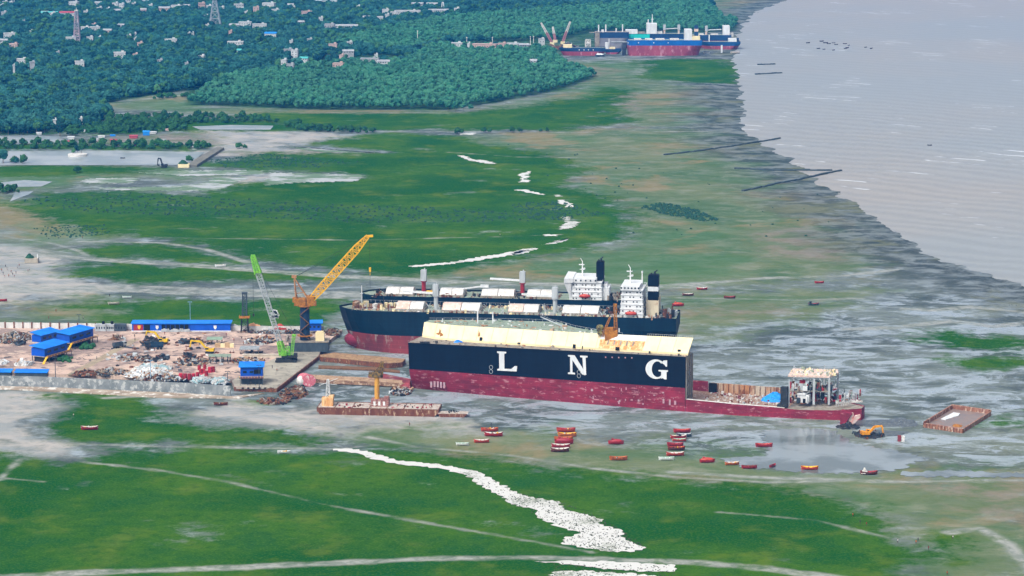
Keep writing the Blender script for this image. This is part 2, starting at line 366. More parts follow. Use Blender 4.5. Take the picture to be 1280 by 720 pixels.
tide = g.mix(g.ramp(nX2, .42, .60), srgb('#3d4544'), srgb('#6d7573')); tide = g.mix(g.ramp(nX, .54, .64), tide, srgb('#62664c'))
col = g.mix(g.math('MULTIPLY', near, .9), col, tide)
# grass
nG = g.noise(pos, .010, 4, .55, .2); nH = g.noise(pos, .03, 7, .62, .1)
gr = g.mix(g.ramp(nG, .36, .64), srgb('#184c0e'), srgb('#385e0b')); gr = g.mix(g.math('MULTIPLY', g.ramp(nH, .50, .74), .55), gr, srgb('#6a7626')); gr = g.mix(g.math('MULTIPLY', g.ramp(nH, .50, .36), .6), gr, srgb('#174c1e'))
gr = g.mix(g.math('MULTIPLY', g.ramp(nS, .45, .7), .5), gr, srgb('#164410')); gr = g.mix(g.math('MULTIPLY', g.ramp(nF, .46, .66), .42), gr, srgb('#507024'))
gm = msk('grass', 60, 14); hole = g.ramp(g.noise(g.mapped(pos, (.8, 1, 1)), .02, 8, .72), .59, .68)
gm = g.math('MULTIPLY', gm, g.math('SUBTRACT', 1, g.math('MULTIPLY', hole, .6)))
col = g.mix(gm, col, gr)
dg = g.mix(g.ramp(nS, .4, .6), srgb('#123f24'), srgb('#3a5c34')); col = g.mix(g.math('MULTIPLY', msk('darkg', 50, 14), g.math('MULTIPLY', g.ramp(nS, .42, .6), .8)), col, dg)
trm = msk('track', 7, 2.0); col = g.mix(g.math('MULTIPLY', trm, g.math('ADD', .25, g.math('MULTIPLY', g.ramp(nX2, .36, .56), .7))), col, g.mix(g.ramp(nS, .4, .6), srgb('#9c9e97'), srgb('#7c8379')))
col = g.mix(msk('wood', 20, 5), col, g.mix(g.ramp(nM, .4, .6), srgb('#1f4527'), srgb('#35562f')))
wet = g.math('MULTIPLY', g.math('SUBTRACT', 1, g.math('MAXIMUM', gm, g.math('MULTIPLY', olm, .55))), g.ramp(nX2, .38, .6))
g.bump(g.math('ADD', nS, g.math('MULTIPLY', nM, 3)), .5, .6)
g.fin(col, g.math('SUBTRACT', g.math('SUBTRACT', .9, g.math('MULTIPLY', wet, .45)), g.math('MULTIPLY', g.math('MULTIPLY', wz, g.math('SUBTRACT', 1, gm)), .2)), 0, g.math('MULTIPLY', wet, .5))
me.materials.append(g.m)
# ---------------------------------------------------------------- sea, ponds, streams
def sheet(name, polys, z, m, kind='structure', label=None, cat=None):
    b = MB()
    for q in polys:
        w = [P(x, y, z) for x, y in q]; b.add([(p.x, p.y, z) for p in w], [tuple(range(len(w)))[::-1] if sum(w[i].x*w[(i+1) % len(w)].y-w[(i+1) % len(w)].x*w[i].y for i in range(len(w))) < 0 else tuple(range(len(w)))])
    o = b.build(name, m); return tag(o, label, cat, None, kind)
g = NT('sea_water'); pos = g.pos()
n1 = g.noise(pos, .0012, 4, .55); n2 = g.noise(g.mapped(pos, (.4, 1, 1), (0, 0, .5)), .05, 5, .6)
wc = g.mix(g.ramp(n1, .4, .62), srgb('#959a99'), srgb('#9f9b93')); wc = g.mix(g.math('MULTIPLY', g.ramp(n2, .5, .75), .3), wc, srgb('#858c8e'))
wv = g.n('ShaderNodeTexWave'); wv.wave_type = 'BANDS'; g.l(g.mapped(pos, (1, 1, 1), (0, 0, R(-52))), wv.inputs[0]); wv.inputs['Scale'].default_value = .011; wv.inputs['Distortion'].default_value = 9; wv.inputs['Detail'].default_value = 4; wv.inputs['Detail Scale'].default_value = .6
foam = g.math('MULTIPLY', g.ramp(wv.outputs['Fac'], .90, .98), g.ramp(g.noise(g.mapped(pos, (1, .6, 1)), .012, 5, .65), .56, .64))
wc = g.mix(g.math('MULTIPLY', g.ramp(wv.outputs['Fac'], .2, .9), .22), wc, srgb('#74797a'))
wc = g.mix(foam, wc, srgb('#d2d6d6'))
g.bump(g.math('ADD', g.noise(pos, .25, 4, .6), g.math('MULTIPLY', wv.outputs['Fac'], .8)), .45, .7)
sea_m = g.fin(wc, .42, 0, .5)
b = MB(); b.add([(-26000, 400, -.42), (30000, 400, -.42), (30000, 32000, -.42), (-26000, 32000, -.42)], [(0, 1, 2, 3)])
cst = [P(x, y, -.42) for x, y in COAST[:-1]]
b = MB(); poly = [(p.x-(330 if p.y > 1600 else 200), p.y, -.42) for p in cst[3:]]; poly = [(-200, 6800, -.42), (60, 4200, -.42)]+poly+[(30000, 900, -.42), (30000, 32000, -.42), (800, 32000, -.42), (300, 9000, -.42)]
b.add(poly, [tuple(range(len(poly)))[::-1]]); sea = b.build('sea', sea_m); tag(sea, kind='structure')
g = NT('pond_water'); pos = g.pos(); wc = g.mix(g.ramp(g.noise(pos, .02, 4, .6), .4, .6), srgb('#8e9a9c'), srgb('#a8afb0')); g.bump(g.noise(pos, .8, 3, .6), .1, .3)
pond_m = g.fin(wc, .25, 0, .5)
for q in ([(-200, 188), (40, 189), (150, 188), (256, 190), (238, 204), (232, 206), (100, 206.5), (-200, 206)], [(-200, 169), (5, 170), (40, 169), (76, 171), (80, 176), (60, 179), (-200, 180)], [(240, 158), (290, 156), (342, 157), (338, 162), (250, 162)], [(0, 228), (30, 225), (66, 227), (52, 233), (2, 234)], [(18, 240), (42, 239), (36, 243), (12, 252), (16, 246)]):
    sheet('pond', [q], .10, pond_m)
g = NT('flooded_silt'); pos = g.pos(); k = g.ramp(g.noise(g.mapped(pos, (.6, 1, 1)), .035, 7, .7), .48, .56)
paddy_m = g.fin(g.mix(k, srgb('#5f7a50'), srgb('#b4b8b6')), .4, 0, .5)
PAD = []
for q in ([(105, 224), (135, 222.5), (175, 222.5), (166, 229), (104, 229)], [(270, 222), (312, 221.5), (296, 229), (276, 237), (240, 239), (150, 238), (118, 235), (210, 233), (250, 230)], [(338, 216), (400, 217), (455, 219), (448, 226), (360, 229), (330, 232)], [(170, 216), (230, 213), (330, 213), (330, 218), (230, 220)], [(235, 179), (262, 178), (250, 186), (238, 190)], [(350, 182), (420, 187), (470, 191), (400, 190)]): PAD.append(q)
g = NT('stream_painted_glint'); pos = g.pos(); n = g.noise(pos, .5, 6, .85); cover = g.noise(pos, .03, 3, .6)
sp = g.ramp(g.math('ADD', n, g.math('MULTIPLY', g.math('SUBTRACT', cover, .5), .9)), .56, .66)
g.bump(n, .4, .6); stream_m = g.fin(g.mix(sp, srgb('#cfcfca'), srgb('#77806a')), .55, 0, .3)  # glint on the creek water put into the near-white base colour
def rough_poly(q, z, amp, step=.9, seed=1):
    amp = amp*2.0
    """outline of a stream with a ragged bank"""
    r = random.Random(seed); w = [P(x, y, z) for x, y in q]; out = []
    for i in range(len(w)):
        a, c = w[i], w[(i+1) % len(w)]; d = c-a; n = max(1, int(d.length/step/2)); nn = Vector((-d.y, d.x, 0)).normalized() if d.length > 0 else Vector()
        for k in range(n):
            out.append(a+d*k/n+nn*(r.random()-.5)*amp*(1 if k else .3))
    return out
def ragged(name, q, z, m, amp, seed=1, **kw):
    w = rough_poly(q, z, amp, seed=seed); ar = sum(w[i].x*w[(i+1) % len(w)].y-w[(i+1) % len(w)].x*w[i].y for i in range(len(w)))
    if ar < 0: w = w[::-1]
    b = MB(); b.add([tuple(p) for p in w], [tuple(range(len(w)))]); return tag(b.build(name, m), kind='structure', **kw)
z3 = lambda L: [(380+x/2.783, 540+y/2.783) for x, y in L]
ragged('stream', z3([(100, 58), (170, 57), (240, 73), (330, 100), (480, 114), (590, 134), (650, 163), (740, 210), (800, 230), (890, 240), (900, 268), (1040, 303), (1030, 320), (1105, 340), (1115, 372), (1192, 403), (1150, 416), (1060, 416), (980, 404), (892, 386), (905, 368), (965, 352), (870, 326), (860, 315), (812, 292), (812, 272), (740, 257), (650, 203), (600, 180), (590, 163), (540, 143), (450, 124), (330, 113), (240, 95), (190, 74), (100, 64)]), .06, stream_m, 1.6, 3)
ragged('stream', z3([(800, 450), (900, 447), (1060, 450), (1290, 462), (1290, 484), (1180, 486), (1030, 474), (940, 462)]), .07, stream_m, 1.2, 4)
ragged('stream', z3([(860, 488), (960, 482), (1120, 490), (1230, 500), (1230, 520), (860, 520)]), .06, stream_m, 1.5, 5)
z7 = lambda L: [(640+x/3.272, 120+y/3.272) for x, y in L]
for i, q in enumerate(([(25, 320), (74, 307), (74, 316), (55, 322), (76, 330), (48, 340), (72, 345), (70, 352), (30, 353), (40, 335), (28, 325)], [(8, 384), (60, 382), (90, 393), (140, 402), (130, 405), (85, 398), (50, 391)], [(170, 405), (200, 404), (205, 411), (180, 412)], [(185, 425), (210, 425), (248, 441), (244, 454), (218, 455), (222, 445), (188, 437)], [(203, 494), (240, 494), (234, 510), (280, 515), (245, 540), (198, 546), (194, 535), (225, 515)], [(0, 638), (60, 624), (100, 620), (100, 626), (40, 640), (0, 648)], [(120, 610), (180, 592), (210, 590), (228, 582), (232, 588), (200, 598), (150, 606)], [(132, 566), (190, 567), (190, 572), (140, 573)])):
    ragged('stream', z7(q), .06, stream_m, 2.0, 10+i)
z6 = lambda L: [(300+x/3.272, 120+y/3.272) for x, y in L]
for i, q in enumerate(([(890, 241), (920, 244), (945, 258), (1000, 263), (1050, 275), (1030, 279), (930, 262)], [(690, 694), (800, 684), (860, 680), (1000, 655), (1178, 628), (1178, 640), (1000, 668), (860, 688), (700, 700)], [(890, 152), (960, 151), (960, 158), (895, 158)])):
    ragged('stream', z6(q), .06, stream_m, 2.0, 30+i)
for i, q in enumerate(PAD): ragged('paddy_field', q, .08, paddy_m, 3.5, 60+i)
ng = NT('wet_puddle'); pp = ng.pos(); ng.bump(ng.noise(pp, .5, 4, .6), .05, .3)
pud = ng.fin(ng.mix(ng.ramp(ng.noise(pp, .03, 5, .6), .4, .6), srgb('#66706f'), srgb('#8a9496')), .16, 0, .5)
ragged('puddle', [(952, 538), (1000, 535), (1046, 538), (1060, 552), (1100, 560), (1160, 572), (1120, 588), (1060, 592), (990, 590), (930, 584), (900, 574), (960, 570), (955, 552)], .05, pud, 2.5, 77)
ragged('puddle', [(1120, 590), (1190, 588), (1290, 592), (1290, 597), (1200, 596), (1130, 596)], .05, pud, 2.5, 78)
# dark clods lying all over the white creek
rc = random.Random(99); bc = MB(); cpoly = np.array([(380+x/2.783, 540+y/2.783) for x, y in [(590, 134), (740, 210), (890, 240), (1040, 303), (1105, 340), (1192, 403), (1060, 416), (892, 386), (965, 352), (860, 315), (740, 257), (600, 180)]])
bpoly = np.array([(380+x/2.783, 540+y/2.783) for x, y in [(800, 450), (1290, 462), (1290, 500), (1230, 515), (860, 515), (870, 470)]])
def pin(x, y, q):
    c_ = False
    for i in range(len(q)):
        (x1, y1), (x2, y2) = q[i], q[(i+1) % len(q)]
        if (y1 > y) != (y2 > y) and x < (x2-x1)*(y-y1)/(y2-y1)+x1: c_ = not c_
    return c_
for q, n in ((cpoly, 900), (bpoly, 350)):
    k = 0; lo, hi = q.min(0), q.max(0)
    while k < n:
        x, y = rc.uniform(lo[0], hi[0]), rc.uniform(lo[1], hi[1])
        if not pin(x, y, q) or rc.random() > .25+.75*(y-lo[1])/(hi[1]-lo[1]): continue
        w = P(x, y); s_ = rc.uniform(.10, .33); bc.box(w.x, w.y, .0, s_*2, s_*1.4, s_*.9, rc.random()*3); k += 1
tag(bc.build('mud_clods', mat('clod_dark', '#3c4432', '#4c5540', None, 1, .9)), kind='stuff')
# haze: one even body of air round everything
b = MB(); b.box(0, 15000, -9, 60000, 34000, 341.0)
hm = bpy.data.materials.new('haze_air'); hm.use_nodes = True; t = hm.node_tree; t.nodes.clear()
pv = t.nodes.new('ShaderNodeVolumePrincipled'); pv.inputs['Color'].default_value = (.03, .34, 1.0, 1); pv.inputs['Density'].default_value = .00005; pv.inputs['Anisotropy'].default_value = 0.0
oo = t.nodes.new('ShaderNodeOutputMaterial'); t.links.new(pv.outputs[0], oo.inputs['Volume'])
haze = b.build('haze', hm); tag(haze, kind='stuff')
# ================================================================= materials for made things
def zat(y, X, Y):
    b = (360-y)/F; return (b*Y*CT-Y*ST)/(CT+b*ST)+H
NAVY = mat('navy_hull', '#040e1c', '#061524', '#182630', .25, .55, .12, .72, .2, plates=True)
TEALNAVY = mat('teal_navy_hull', '#06202f', '#0a2838', '#2c3e42', .25, .55, .12, .70, .2, plates=True)
RED = mat('antifouling_red', '#8e2c40', '#742838', '#b27a82', .10, .65, 3.0, .60, .2, plates=True)
REDB = mat('worn_antifouling', '#8c3a3e', '#6d2f36', '#9a9088', .12, .7, .3, .58, plates=True)
RUST = mat('rust_steel', '#7d4a30', '#5a3a2c', '#a08468', .5, .8, .5, .60)
RUSTL = mat('rusty_white_paint', '#b9a48c', '#9a6a42', '#6b4531', .35, .75, .15, .60)
CREAM = mat('cream_paint', '#efe0b4', '#e6d6a6', '#c08a50', .2, .6, .2, .76)
CREAMR = mat('cream_rust_stained', '#e4c795', '#cf8e4c', '#a8612f', .5, .7, .15, .58)
DECKG = mat('deck_green_grey', '#7f9080', '#94a08e', '#6a6150', .3, .75, 1, .60)
DECKT = mat('deck_dusty', '#9a948a', '#837b6c', '#6c4c3a', .3, .8, 1, .60)
WHITE = mat('white_paint', '#dfe2e2', '#cfd3d4', '#b08a70', .4, .5, .25, .70)
GREYW = mat('grey_white_paint', '#b9c0c3', '#a4abad', '#8a6b58', .4, .6, .25, .68)
PINKW = mat('pinkish_cover_paint', '#d9c6ba', '#cfae9c', '#e4ddd6', .35, .75, 1, .6)
DIRTYW = mat('dirty_white_cloth', '#d9d8d4', '#bfbcb4', '#a8826a', .5, .8, 1, .68)
DARK = mat('dark_steel', '#20262b', '#2d3336', '#4a3a32', .5, .6)
BLACK = mat('opening_black', '#0c0f12', '#15181a', None, .5, .9)
GLASS = mat('dark_glass', '#16242e', '#22323c', None, .5, .15)
BLUEP = mat('blue_sheet_metal', '#0d55c4', '#0f4cae', '#3a74c8', .15, .45, .4, .74)
BLUER = mat('blue_roof_sheet', '#1276dc', '#1c86e6', '#5fa2dc', .15, .45, 1, .74)
YEL = mat('yellow_paint', '#f0bc24', '#dca420', '#8a5a26', .5, .5, 1, .70)
ORNG = mat('ochre_machinery', '#b87a24', '#8f5c26', '#5f4022', .6, .65, 1, .60)
SLATE = mat('slate_painted_steel', '#46545e', '#37444e', '#6f6f6a', .3, .6, .3, .64)
CONC = mat('pale_concrete', '#b3aea0', '#9d978a', '#7c766a', .25, .85, 1, .62)
CONCW = mat('stained_wall_concrete', '#8f9597', '#737b7d', '#b4b8b7', .16, .9, .8, .56, .1)
LIME = mat('lime_green_paint', '#7cc23c', '#64ac34', '#a8cc80', .5, .5)
TEAL = mat('teal_paint', '#1fc8bc', '#22b8b0', None, .3, .5)
ORRED = mat('orange_red_fibreglass', '#bf4634', '#a43c32', '#bf9a88', .8, .5, 1, .68)
CRIM = mat('crimson_paint', '#a82c36', '#8c2830', '#8a5a54', .6, .5, 1, .70)
WOODB = mat('brown_wood', '#7d5a3c', '#66482f', '#9a8060', .8, .8)
SAND = mat('sandy_earth', '#a98f74', '#93795f', '#c0ab90', .2, .9, 1, .6)
SKIN = mat('skin_and_cloth', '#5a3c30', '#3c2c28', None, 2, .8)
SHIRTS = [mat('shirt_%s' % n, c, None, None, 2, .85) for n, c in (('white', '#d8d8d4'), ('red', '#a03028'), ('dark', '#2a2e36'), ('orange', '#d0742c'))]
LEAFD = mat('leaf_dark', '#17402c', '#235034', '#2f6040', .8, .9, 1, .6)
# ================================================================= ship with two tanks of paint: generic hull
def hull(L, B, zb, zd, rake, mats, parent, bulb=None, bowf=.14, bulw=1.0, names=('upper_hull', 'lower_hull'), zmin=-1.0, full=False, deckm=None, stern=.82):
    """local frame: x 0 (transom) .. L (stem), y 0 centre, z up"""
    NS = 40
    def half(s, z):
        f = z/zd; f = min(f, 1); bl = bowf*(1.5-.6*f); sl = .13*(1.5-f)
        w = B/2
        if s > 1-bl: w *= max(.004, 1-((s-(1-bl))/bl)**2.0)**.8 if f < .6 else max(.004, 1-((s-(1-bl))/bl)**2.4)**.75
        if s < sl: w *= (stern if f > .5 else .35)+(1-(stern if f > .5 else .35))*(s/sl)**.6
        return w
    def xr(s, z):
        f = z/zd; x0 = 4*(1-f)**2 if f < .5 else 0; x1 = L-rake*max(0, 1-f)**1.2
        return x0+(x1-x0)*s
    def shell(zs, m, name):
        b = MB(); vs = []; nz = len(zs)
        ss = [1-(1-i/NS)**1.0 for i in range(NS+1)]
        for side in (-1, 1):
            for s in ss:
                for z in zs: vs.append((xr(s, z), side*half(s, z), z))
        n = (NS+1)*nz; fs = []
        for i in range(NS):
            for j in range(nz-1):
                a = i*nz+j; fs.append((a+nz, a, a+1, a+nz+1)); a += n; fs.append((a, a+nz, a+nz+1, a+1))
        for j in range(nz-1):
            fs.append((j, n+j, n+j+1, j+1)); a = NS*nz+j; fs.append((a, a+1, n+a+1, n+a))
        b.add(vs, fs); return b.build(name, m, parent)
    up = shell([zb, (zb+zd)/2, zd, zd+bulw], mats[0], names[0]); lo = shell([zmin, zb*.4, zb], mats[1], names[1])
    b = MB(); ss = [i/NS for i in range(NS+1)]
    rim = [(xr(s, zd)-.2*0, -half(s, zd)+.15, zd) for s in ss]+[(xr(s, zd), half(s, zd)-.15, zd) for s in ss[::-1]]
    b.add(rim, [tuple(range(len(rim)))]); dk = b.build('deck', deckm or DECKG, parent)
    if bulb:
        b = MB(); b.ell(L-rake-bulb*.3, 0, zb*.48, bulb, B*.13, zb*.46, 16, 8); b.build('bulbous_bow', RED, parent, smooth=True)
    return up, lo, dk, half
def to_local(root):
    c, s = math.cos(-root.rotation_euler.z), math.sin(-root.rotation_euler.z)
    def f(px, py, z):
        p = P(px, py, z)-root.location; return Vector((p.x*c-p.y*s, p.x*s+p.y*c, z-root.location.z))
    return f
def junk(b, x0, x1, y0, y1, z, n, r, smin=.5, smax=2.5, hmax=1.8, nm=1):
    for _ in range(n):
        s = smin+(smax-smin)*r.random()**2; b.cur = r.randrange(nm)
        b.box(x0+(x1-x0)*r.random(), y0+(y1-y0)*r.random(), z-.05, s, s*(.3+r.random()), .2+hmax*r.random()**2, r.random()*3, (r.random()-.5)*.5)
JM = [DARK, RUST, DIRTYW, DECKT, GREYW]
def superstructure(par, x, y0, y1, wx, z, storeys, hs, bridge=True, lifeb=True, mast=True, name='superstructure', m=None, face=-1):
    """x = middle along ship; y0..y1 across; storeys of height hs"""
    m = m or WHITE; b = MB()
    for k in range(storeys):
        ins = .25*k; b.box(x, (y0+y1)/2, z+k*hs, wx-ins*1.2, (y1-y0)-ins*2, hs-.25); b.box(x, (y0+y1)/2, z+(k+1)*hs-.25, wx+.5-ins, (y1-y0)+.6-ins*2, .25)
    top = z+storeys*hs
    b.box(x+wx*.08, (y0+y1)/2, top, wx*.8, (y1-y0)*1.0, hs*.9)
    sp = b.build(name, m, par)
    w = MB(); yn = y0 if face < 0 else y1
    for k in range(storeys):
        n = max(3, int(wx/2.2))
        for i in range(n):
            if (i*7+k*5) % 3 == 0: continue
            w.box(x-wx*.38+wx*.76*i/max(1, n-1), yn+face*(.03-.25*k), z+k*hs+hs*.38, .75, .12, .8)
        
    for i in range(6): w.box(x-wx*.3+wx*.15*i, yn+face*.03, top+hs*.35, .95, .12, 1.0)
    w.each('window', GLASS, sp)
    rl = MB()
    for dz in (.55, 1.05):
        for (a, c) in (((-1, -1), (1, -1)), ((1, -1), (1, 1)), ((1, 1), (-1, 1)), ((-1, 1), (-1, -1))):
            rl.bar((x+a[0]*wx*.5, (y0+y1)/2+a[1]*(y1-y0)*.5, top+hs*.9*0+dz), (x+c[0]*wx*.5, (y0+y1)/2+c[1]*(y1-y0)*.5, top+dz), .14)
    rl.build('railing', m, sp)
    if mast:
        mm = MB(); mx, my, mz = x+wx*.15, (y0+y1)/2, top+hs*.9
        mm.bar((mx, my, mz), (mx, my, mz+9), 1.0, w2=.45); mm.box(mx, my, mz+4, 3.2, 1.0, .25); mm.box(mx+.5, my, mz+6.8, 3.4, .8, .5); mm.bar((mx, my, mz+9), (mx+1.2, my, mz+11), .35); mm.cyl(mx-1.2, my, mz+4.2, .6, .9, 8)
        mm.build('radar_mast', m, par)
        mm = MB(); mm.bar((x-wx*.36, my-1, mz), (x-wx*.36, my-1, mz+6), .9, w2=.5); mm.cyl(x-wx*.36, my-1, mz+6, .5, 1.2, 8); mm.build('signal_post', m, par)
    if lifeb:
        lf = MB(); lf.ell(x+wx*.02, yn+face*1.2, z+3.1, 3.6, 1.3, 1.25, 14, 6); lf.build('lifeboat', ORRED, par, smooth=True)
        dv = MB()
        for dx in (-2.4, 2.4): dv.bar((x+dx, yn, z), (x+dx, yn+face*.6, z+4.6), .4); dv.bar((x+dx, yn+face*.6, z+4.6), (x+dx, yn+face*1.6, z+4.2), .35)
        dv.each('davit', m, par, 2)
    return sp
def funnel(par, x, y, z, wx, wy, h, m, band=None, emblem=None):
    b = MB(); b.box(x, y, z, wx, wy, h); b.box(x, y, z+h, wx*.9, wy*.9, .5); f = b.build('funnel', m, par)
    p = MB(); p.cyl(x-wx*.1, y, z+h+.3, .6, 2.0, 8); p.bar((x-wx*.1, y, z+h+1.8), (x-wx*.35, y, z+h+3.2), .7); p.cyl(x+wx*.2, y, z+h+.3, .4, 1.2, 8); p.build('exhaust_pipe', DARK, f)
    if band:
        b = MB(); b.box(x, y, z+h*band[0], wx+.12, wy+.12, h*band[1]); b.build('funnel_band', WHITE, f)
    if emblem:
        b = MB(); n = 18; r = emblem[1]; zc = z+h*emblem[0]; b.plate([(x+r*1.25*math.cos(6.283*i/n), y-wy/2-.12, zc+r*math.sin(6.283*i/n)) for i in range(n)], (0, .06, 0)); em = b.build('emblem', emblem[2], f)
        b = MB(); b.plate([(x+r*.75*math.cos(6.283*i/n), y-wy/2-.18, zc+r*.42*math.sin(6.283*i/n)) for i in range(n)], (0, .05, 0)); b.build('emblem_centre', emblem[3], f)
def deck_crane(par, x, y, z, ph, m_ped, jib_dx, jib_len=20, house=True, cabyellow=False, w=2.2):
    b = MB(); b.cyl(x, y, z, w/2+.2, ph, 12); b.cyl(x, y, z+ph-.6, w/2+.8, .7, 12); c = b.build('deck_crane', m_ped, par)
    b = MB(); b.box(x, y-1.6, z+ph+.1, 3.4, .8, 6.8); b.box(x, y+1.6, z+ph+.1, 3.4, .8, 6.8); b.box(x, y, z+ph+.1, 3.0, 3.0, 3.2); b.box(x, y, z+ph+6, 2.4, 3.6, .8); b.cyl(x-.6, y, z+ph+6.8, .35, 1.2, 8)
    b.build('crane_house', GREYW, c)
    if jib_dx:
        j = MB(); zz = z+ph+1.4; s = 1 if jib_dx > 0 else -1
        for yy in (-1.0, 1.0): j.bar((x+s*1.5, y+yy, zz), (x+s*jib_len, y+yy*.5, zz+.8), .8, .9)
        for k in range(6): a = 1.5+(jib_len-1.5)*(k+.5)/6; j.bar((x+s*a, y-.9, zz+.2), (x+s*a, y+.9, zz+.2), .35)
        j.build('jib', WHITE, c)
        if cabyellow: k = MB(); k.box(x+s*4.2, y-1.9, zz-.4, 3.6, 1.2, 1.6); k.build('operator_cab', YEL, c)
    return c
def hatch(par, x0, x1, B, z, hgt=3.0, m=None, patch=False, gable=True, nw=2):
    """folded steel hatch covers standing as a ridged tent, on a dark coaming"""
    b = MB(); b.box((x0+x1)/2, 0, z, abs(x1-x0)+1, B+1, 1.3); co = b.build('hatch_coaming', DECKT, par)
    for k in range(nw):
        a = x0+(x1-x0)*k/nw; c = x0+(x1-x0)*(k+.96)/nw; b = MB(); zz = z+1.35
        if gable:
            b.add([(a, -B/2, zz), (c, -B/2, zz), (c, B/2, zz), (a, B/2, zz), (a, -B/6, zz+hgt), (c, -B/6, zz+hgt), (a, B/6, zz+hgt), (c, B/6, zz+hgt)], [(0, 1, 5, 4), (4, 5, 7, 6), (6, 7, 2, 3), (0, 4, 6, 3), (1, 2, 7, 5), (3, 2, 1, 0)])
        else: b.box((a+c)/2, 0, zz, abs(c-a), B, .9)
        b.build('hatch_cover', m or (PINKW if patch and k % 2 == 0 else DIRTYW), par)
    d = MB(); d.box(x0+(x1-x0)*.55, -B/2-.55, z+.1, 3, .35, 1.6); d.build('hatch_door', BLACK, par)
# ================================================================= the big gas carrier with its bow cut off
A0 = P(857, 446, 30); A1 = P(510, 428, 27); U = (A1-A0); U.z = 0; LT = U.length; U.normalize(); NN = Vector((U.y, -U.x, 0)); NN = NN if NN.y > 0 else -NN
O_ = Vector((A0.x, A0.y, 0))
lng = thing('gas_carrier', 'huge navy and red hull lettered LNG, bow sliced off and aft part cut low', 'ship', O_)
def G(x, y, z): p = U*x+NN*y; return Vector((p.x, p.y, z))
def zs(x, z): return z*(1+(2-3*x/157)/28) if x > -1 else z
def itp(x, T):
    for (a, u_), (c, v_) in zip(T, T[1:]):
        if a <= x <= c: return u_+(v_-u_)*(x-a)/(c-a)
    return T[-1][1] if x > T[-1][0] else T[0][1]
def near(x, z):
    s = max(0, x/LT)
    return (5*(1-z/12)**1.4*s**3.2 + 1.5*s**2) if z < 12 else 1.5*s**2*(1-(z-12)/16)
def far(x, z): s = max(0, x/LT); return 44-14*s**4-near(x, z)
def strip(zl, x0, x1, n, side=True, off=0.0):
    vs = []; fs = []; m = len(zl)
    for i in range(n+1):
        x = x0+(x1-x0)*i/n
        for z in zl: vs.append(G(x, (near(x, z) if side else far(x, z))+off, zs(x, z)))
    for i in range(n):
        for j in range(m-1):
            a = i*m+j; fs.append((a, a+m, a+m+1, a+1) if side else (a+m, a, a+1, a+m+1))
    return vs, fs
def ends(b, x, zl, flip):
    vs = [G(x, near(x, z), zs(x, z)) for z in zl]+[G(x, far(x, z), zs(x, z)) for z in zl[::-1]]
    b.add(vs, [tuple(range(len(vs)))[::-1] if flip else tuple(range(len(vs)))])
LEV = [-1.5, 2, 5, 9, 12]; UP = [12, 18, 28]
b = MB(); b.add(*strip(LEV, 0, LT, 30)); b.add(*strip(LEV, 93, LT, 14, False)); b.add(*strip([-1.5, 2, 7.4], 0, 93, 14, False)); b.build('lower_hull', RED, lng)
b = MB(); b.add(*strip(UP, 0, LT, 30)); b.add(*strip(UP, 93, LT, 14, False)); b.build('upper_hull', NAVY, lng)
b = MB(); ends(b, LT, LEV+UP[1:], True); b.build('bow_cut_face', RUST, lng)
CUT = [(0, .1), (0, 13.2), (40, 13.4), (52, 16.9), (72, 27.2), (93, 43.8)]
b = MB(); 
for (xa_, ya_), (xb_, yb_) in zip(CUT, CUT[1:]): b.add([G(xa_, ya_, -1), G(xb_, yb_, -1), G(xb_, yb_, zs(xb_, 28)), G(xa_, ya_, zs(xa_, 28))], [(0, 1, 2, 3)])
b.build('cut_face', mat('cut_bulkhead', '#7d8788', '#8e8478', '#6e4a34', .3, .8, .3, .58), lng)
for k, z in enumerate((4, 8, 12, 16, 20, 24)): pass
b = MB()
for k in range(4): b.bar(G(-.25, 1+3.9*k, 2.5), G(-.25, 1+3.9*k, 29.5), .5)
for z in (8, 13, 18, 23.5): b.bar(G(-.3, 1, z), G(-.3, 13, z), .4)
b.each('bulkhead_stiffener', DECKT, lng)
b = MB(); vs = []; n = 30
for i in range(n+1): x = LT*i/n; vs += [G(x, near(x, 28), zs(x, 28)+.02), G(x, min(far(x, 28), itp(x, [(40, 13.4), (52, 16.9), (72, 27.2), (93, 43.8)])), zs(x, 28)+.02)]
b.add(vs, [(2*i, 2*i+1, 2*i+3, 2*i+2) for i in range(n)]); b.build('deck', DECKT, lng)
foot = [(-1, 3.2), (70, 7), (125, 9), (150, 13), (159, 17.5)]; topn = [(-1, 13.0), (50, 12), (101, 13.5), (140, 15.5), (159, 20.5)]
topf = [(40, 13.2), (52, 16.7), (72, 27), (93, 45), (110, 43.5), (140, 40), (155, 36), (159, 33)]
XT = [-.3+i*(LT-1.2)/36 for i in range(37)]
secs = [('cream_trunk_side', CREAM, XT)]
b = MB(); vs = []
for x in XT: vs += [G(x, itp(x, foot), zs(x, 28)), G(x, itp(x, foot), zs(x, 28)+1.2), G(x, itp(x, topn), zs(x, 28)+8), G(x, itp(x, topn)+.35, zs(x, 28)+8), G(x, itp(x, foot)+.5, zs(x, 28))]
fs = []
for i in range(36):
    a = 5*i
    for j in range(4): fs.append((a+j, a+5+j, a+6+j, a+1+j))
fs += [(0, 1, 2, 3, 4), tuple(180+j for j in (4, 3, 2, 1, 0))]
b.add(vs, fs); trunk = b.build('trunk_side', CREAM, lng)
b = MB()
for i in range(1, 18):
    x = XT[i*2]; b.bar(G(x, itp(x, foot)-.06, zs(x, 28)+1.2), G(x, itp(x, topn)-.06, zs(x, 28)+8), .14)
b.each('panel_seam', RUSTL, trunk)
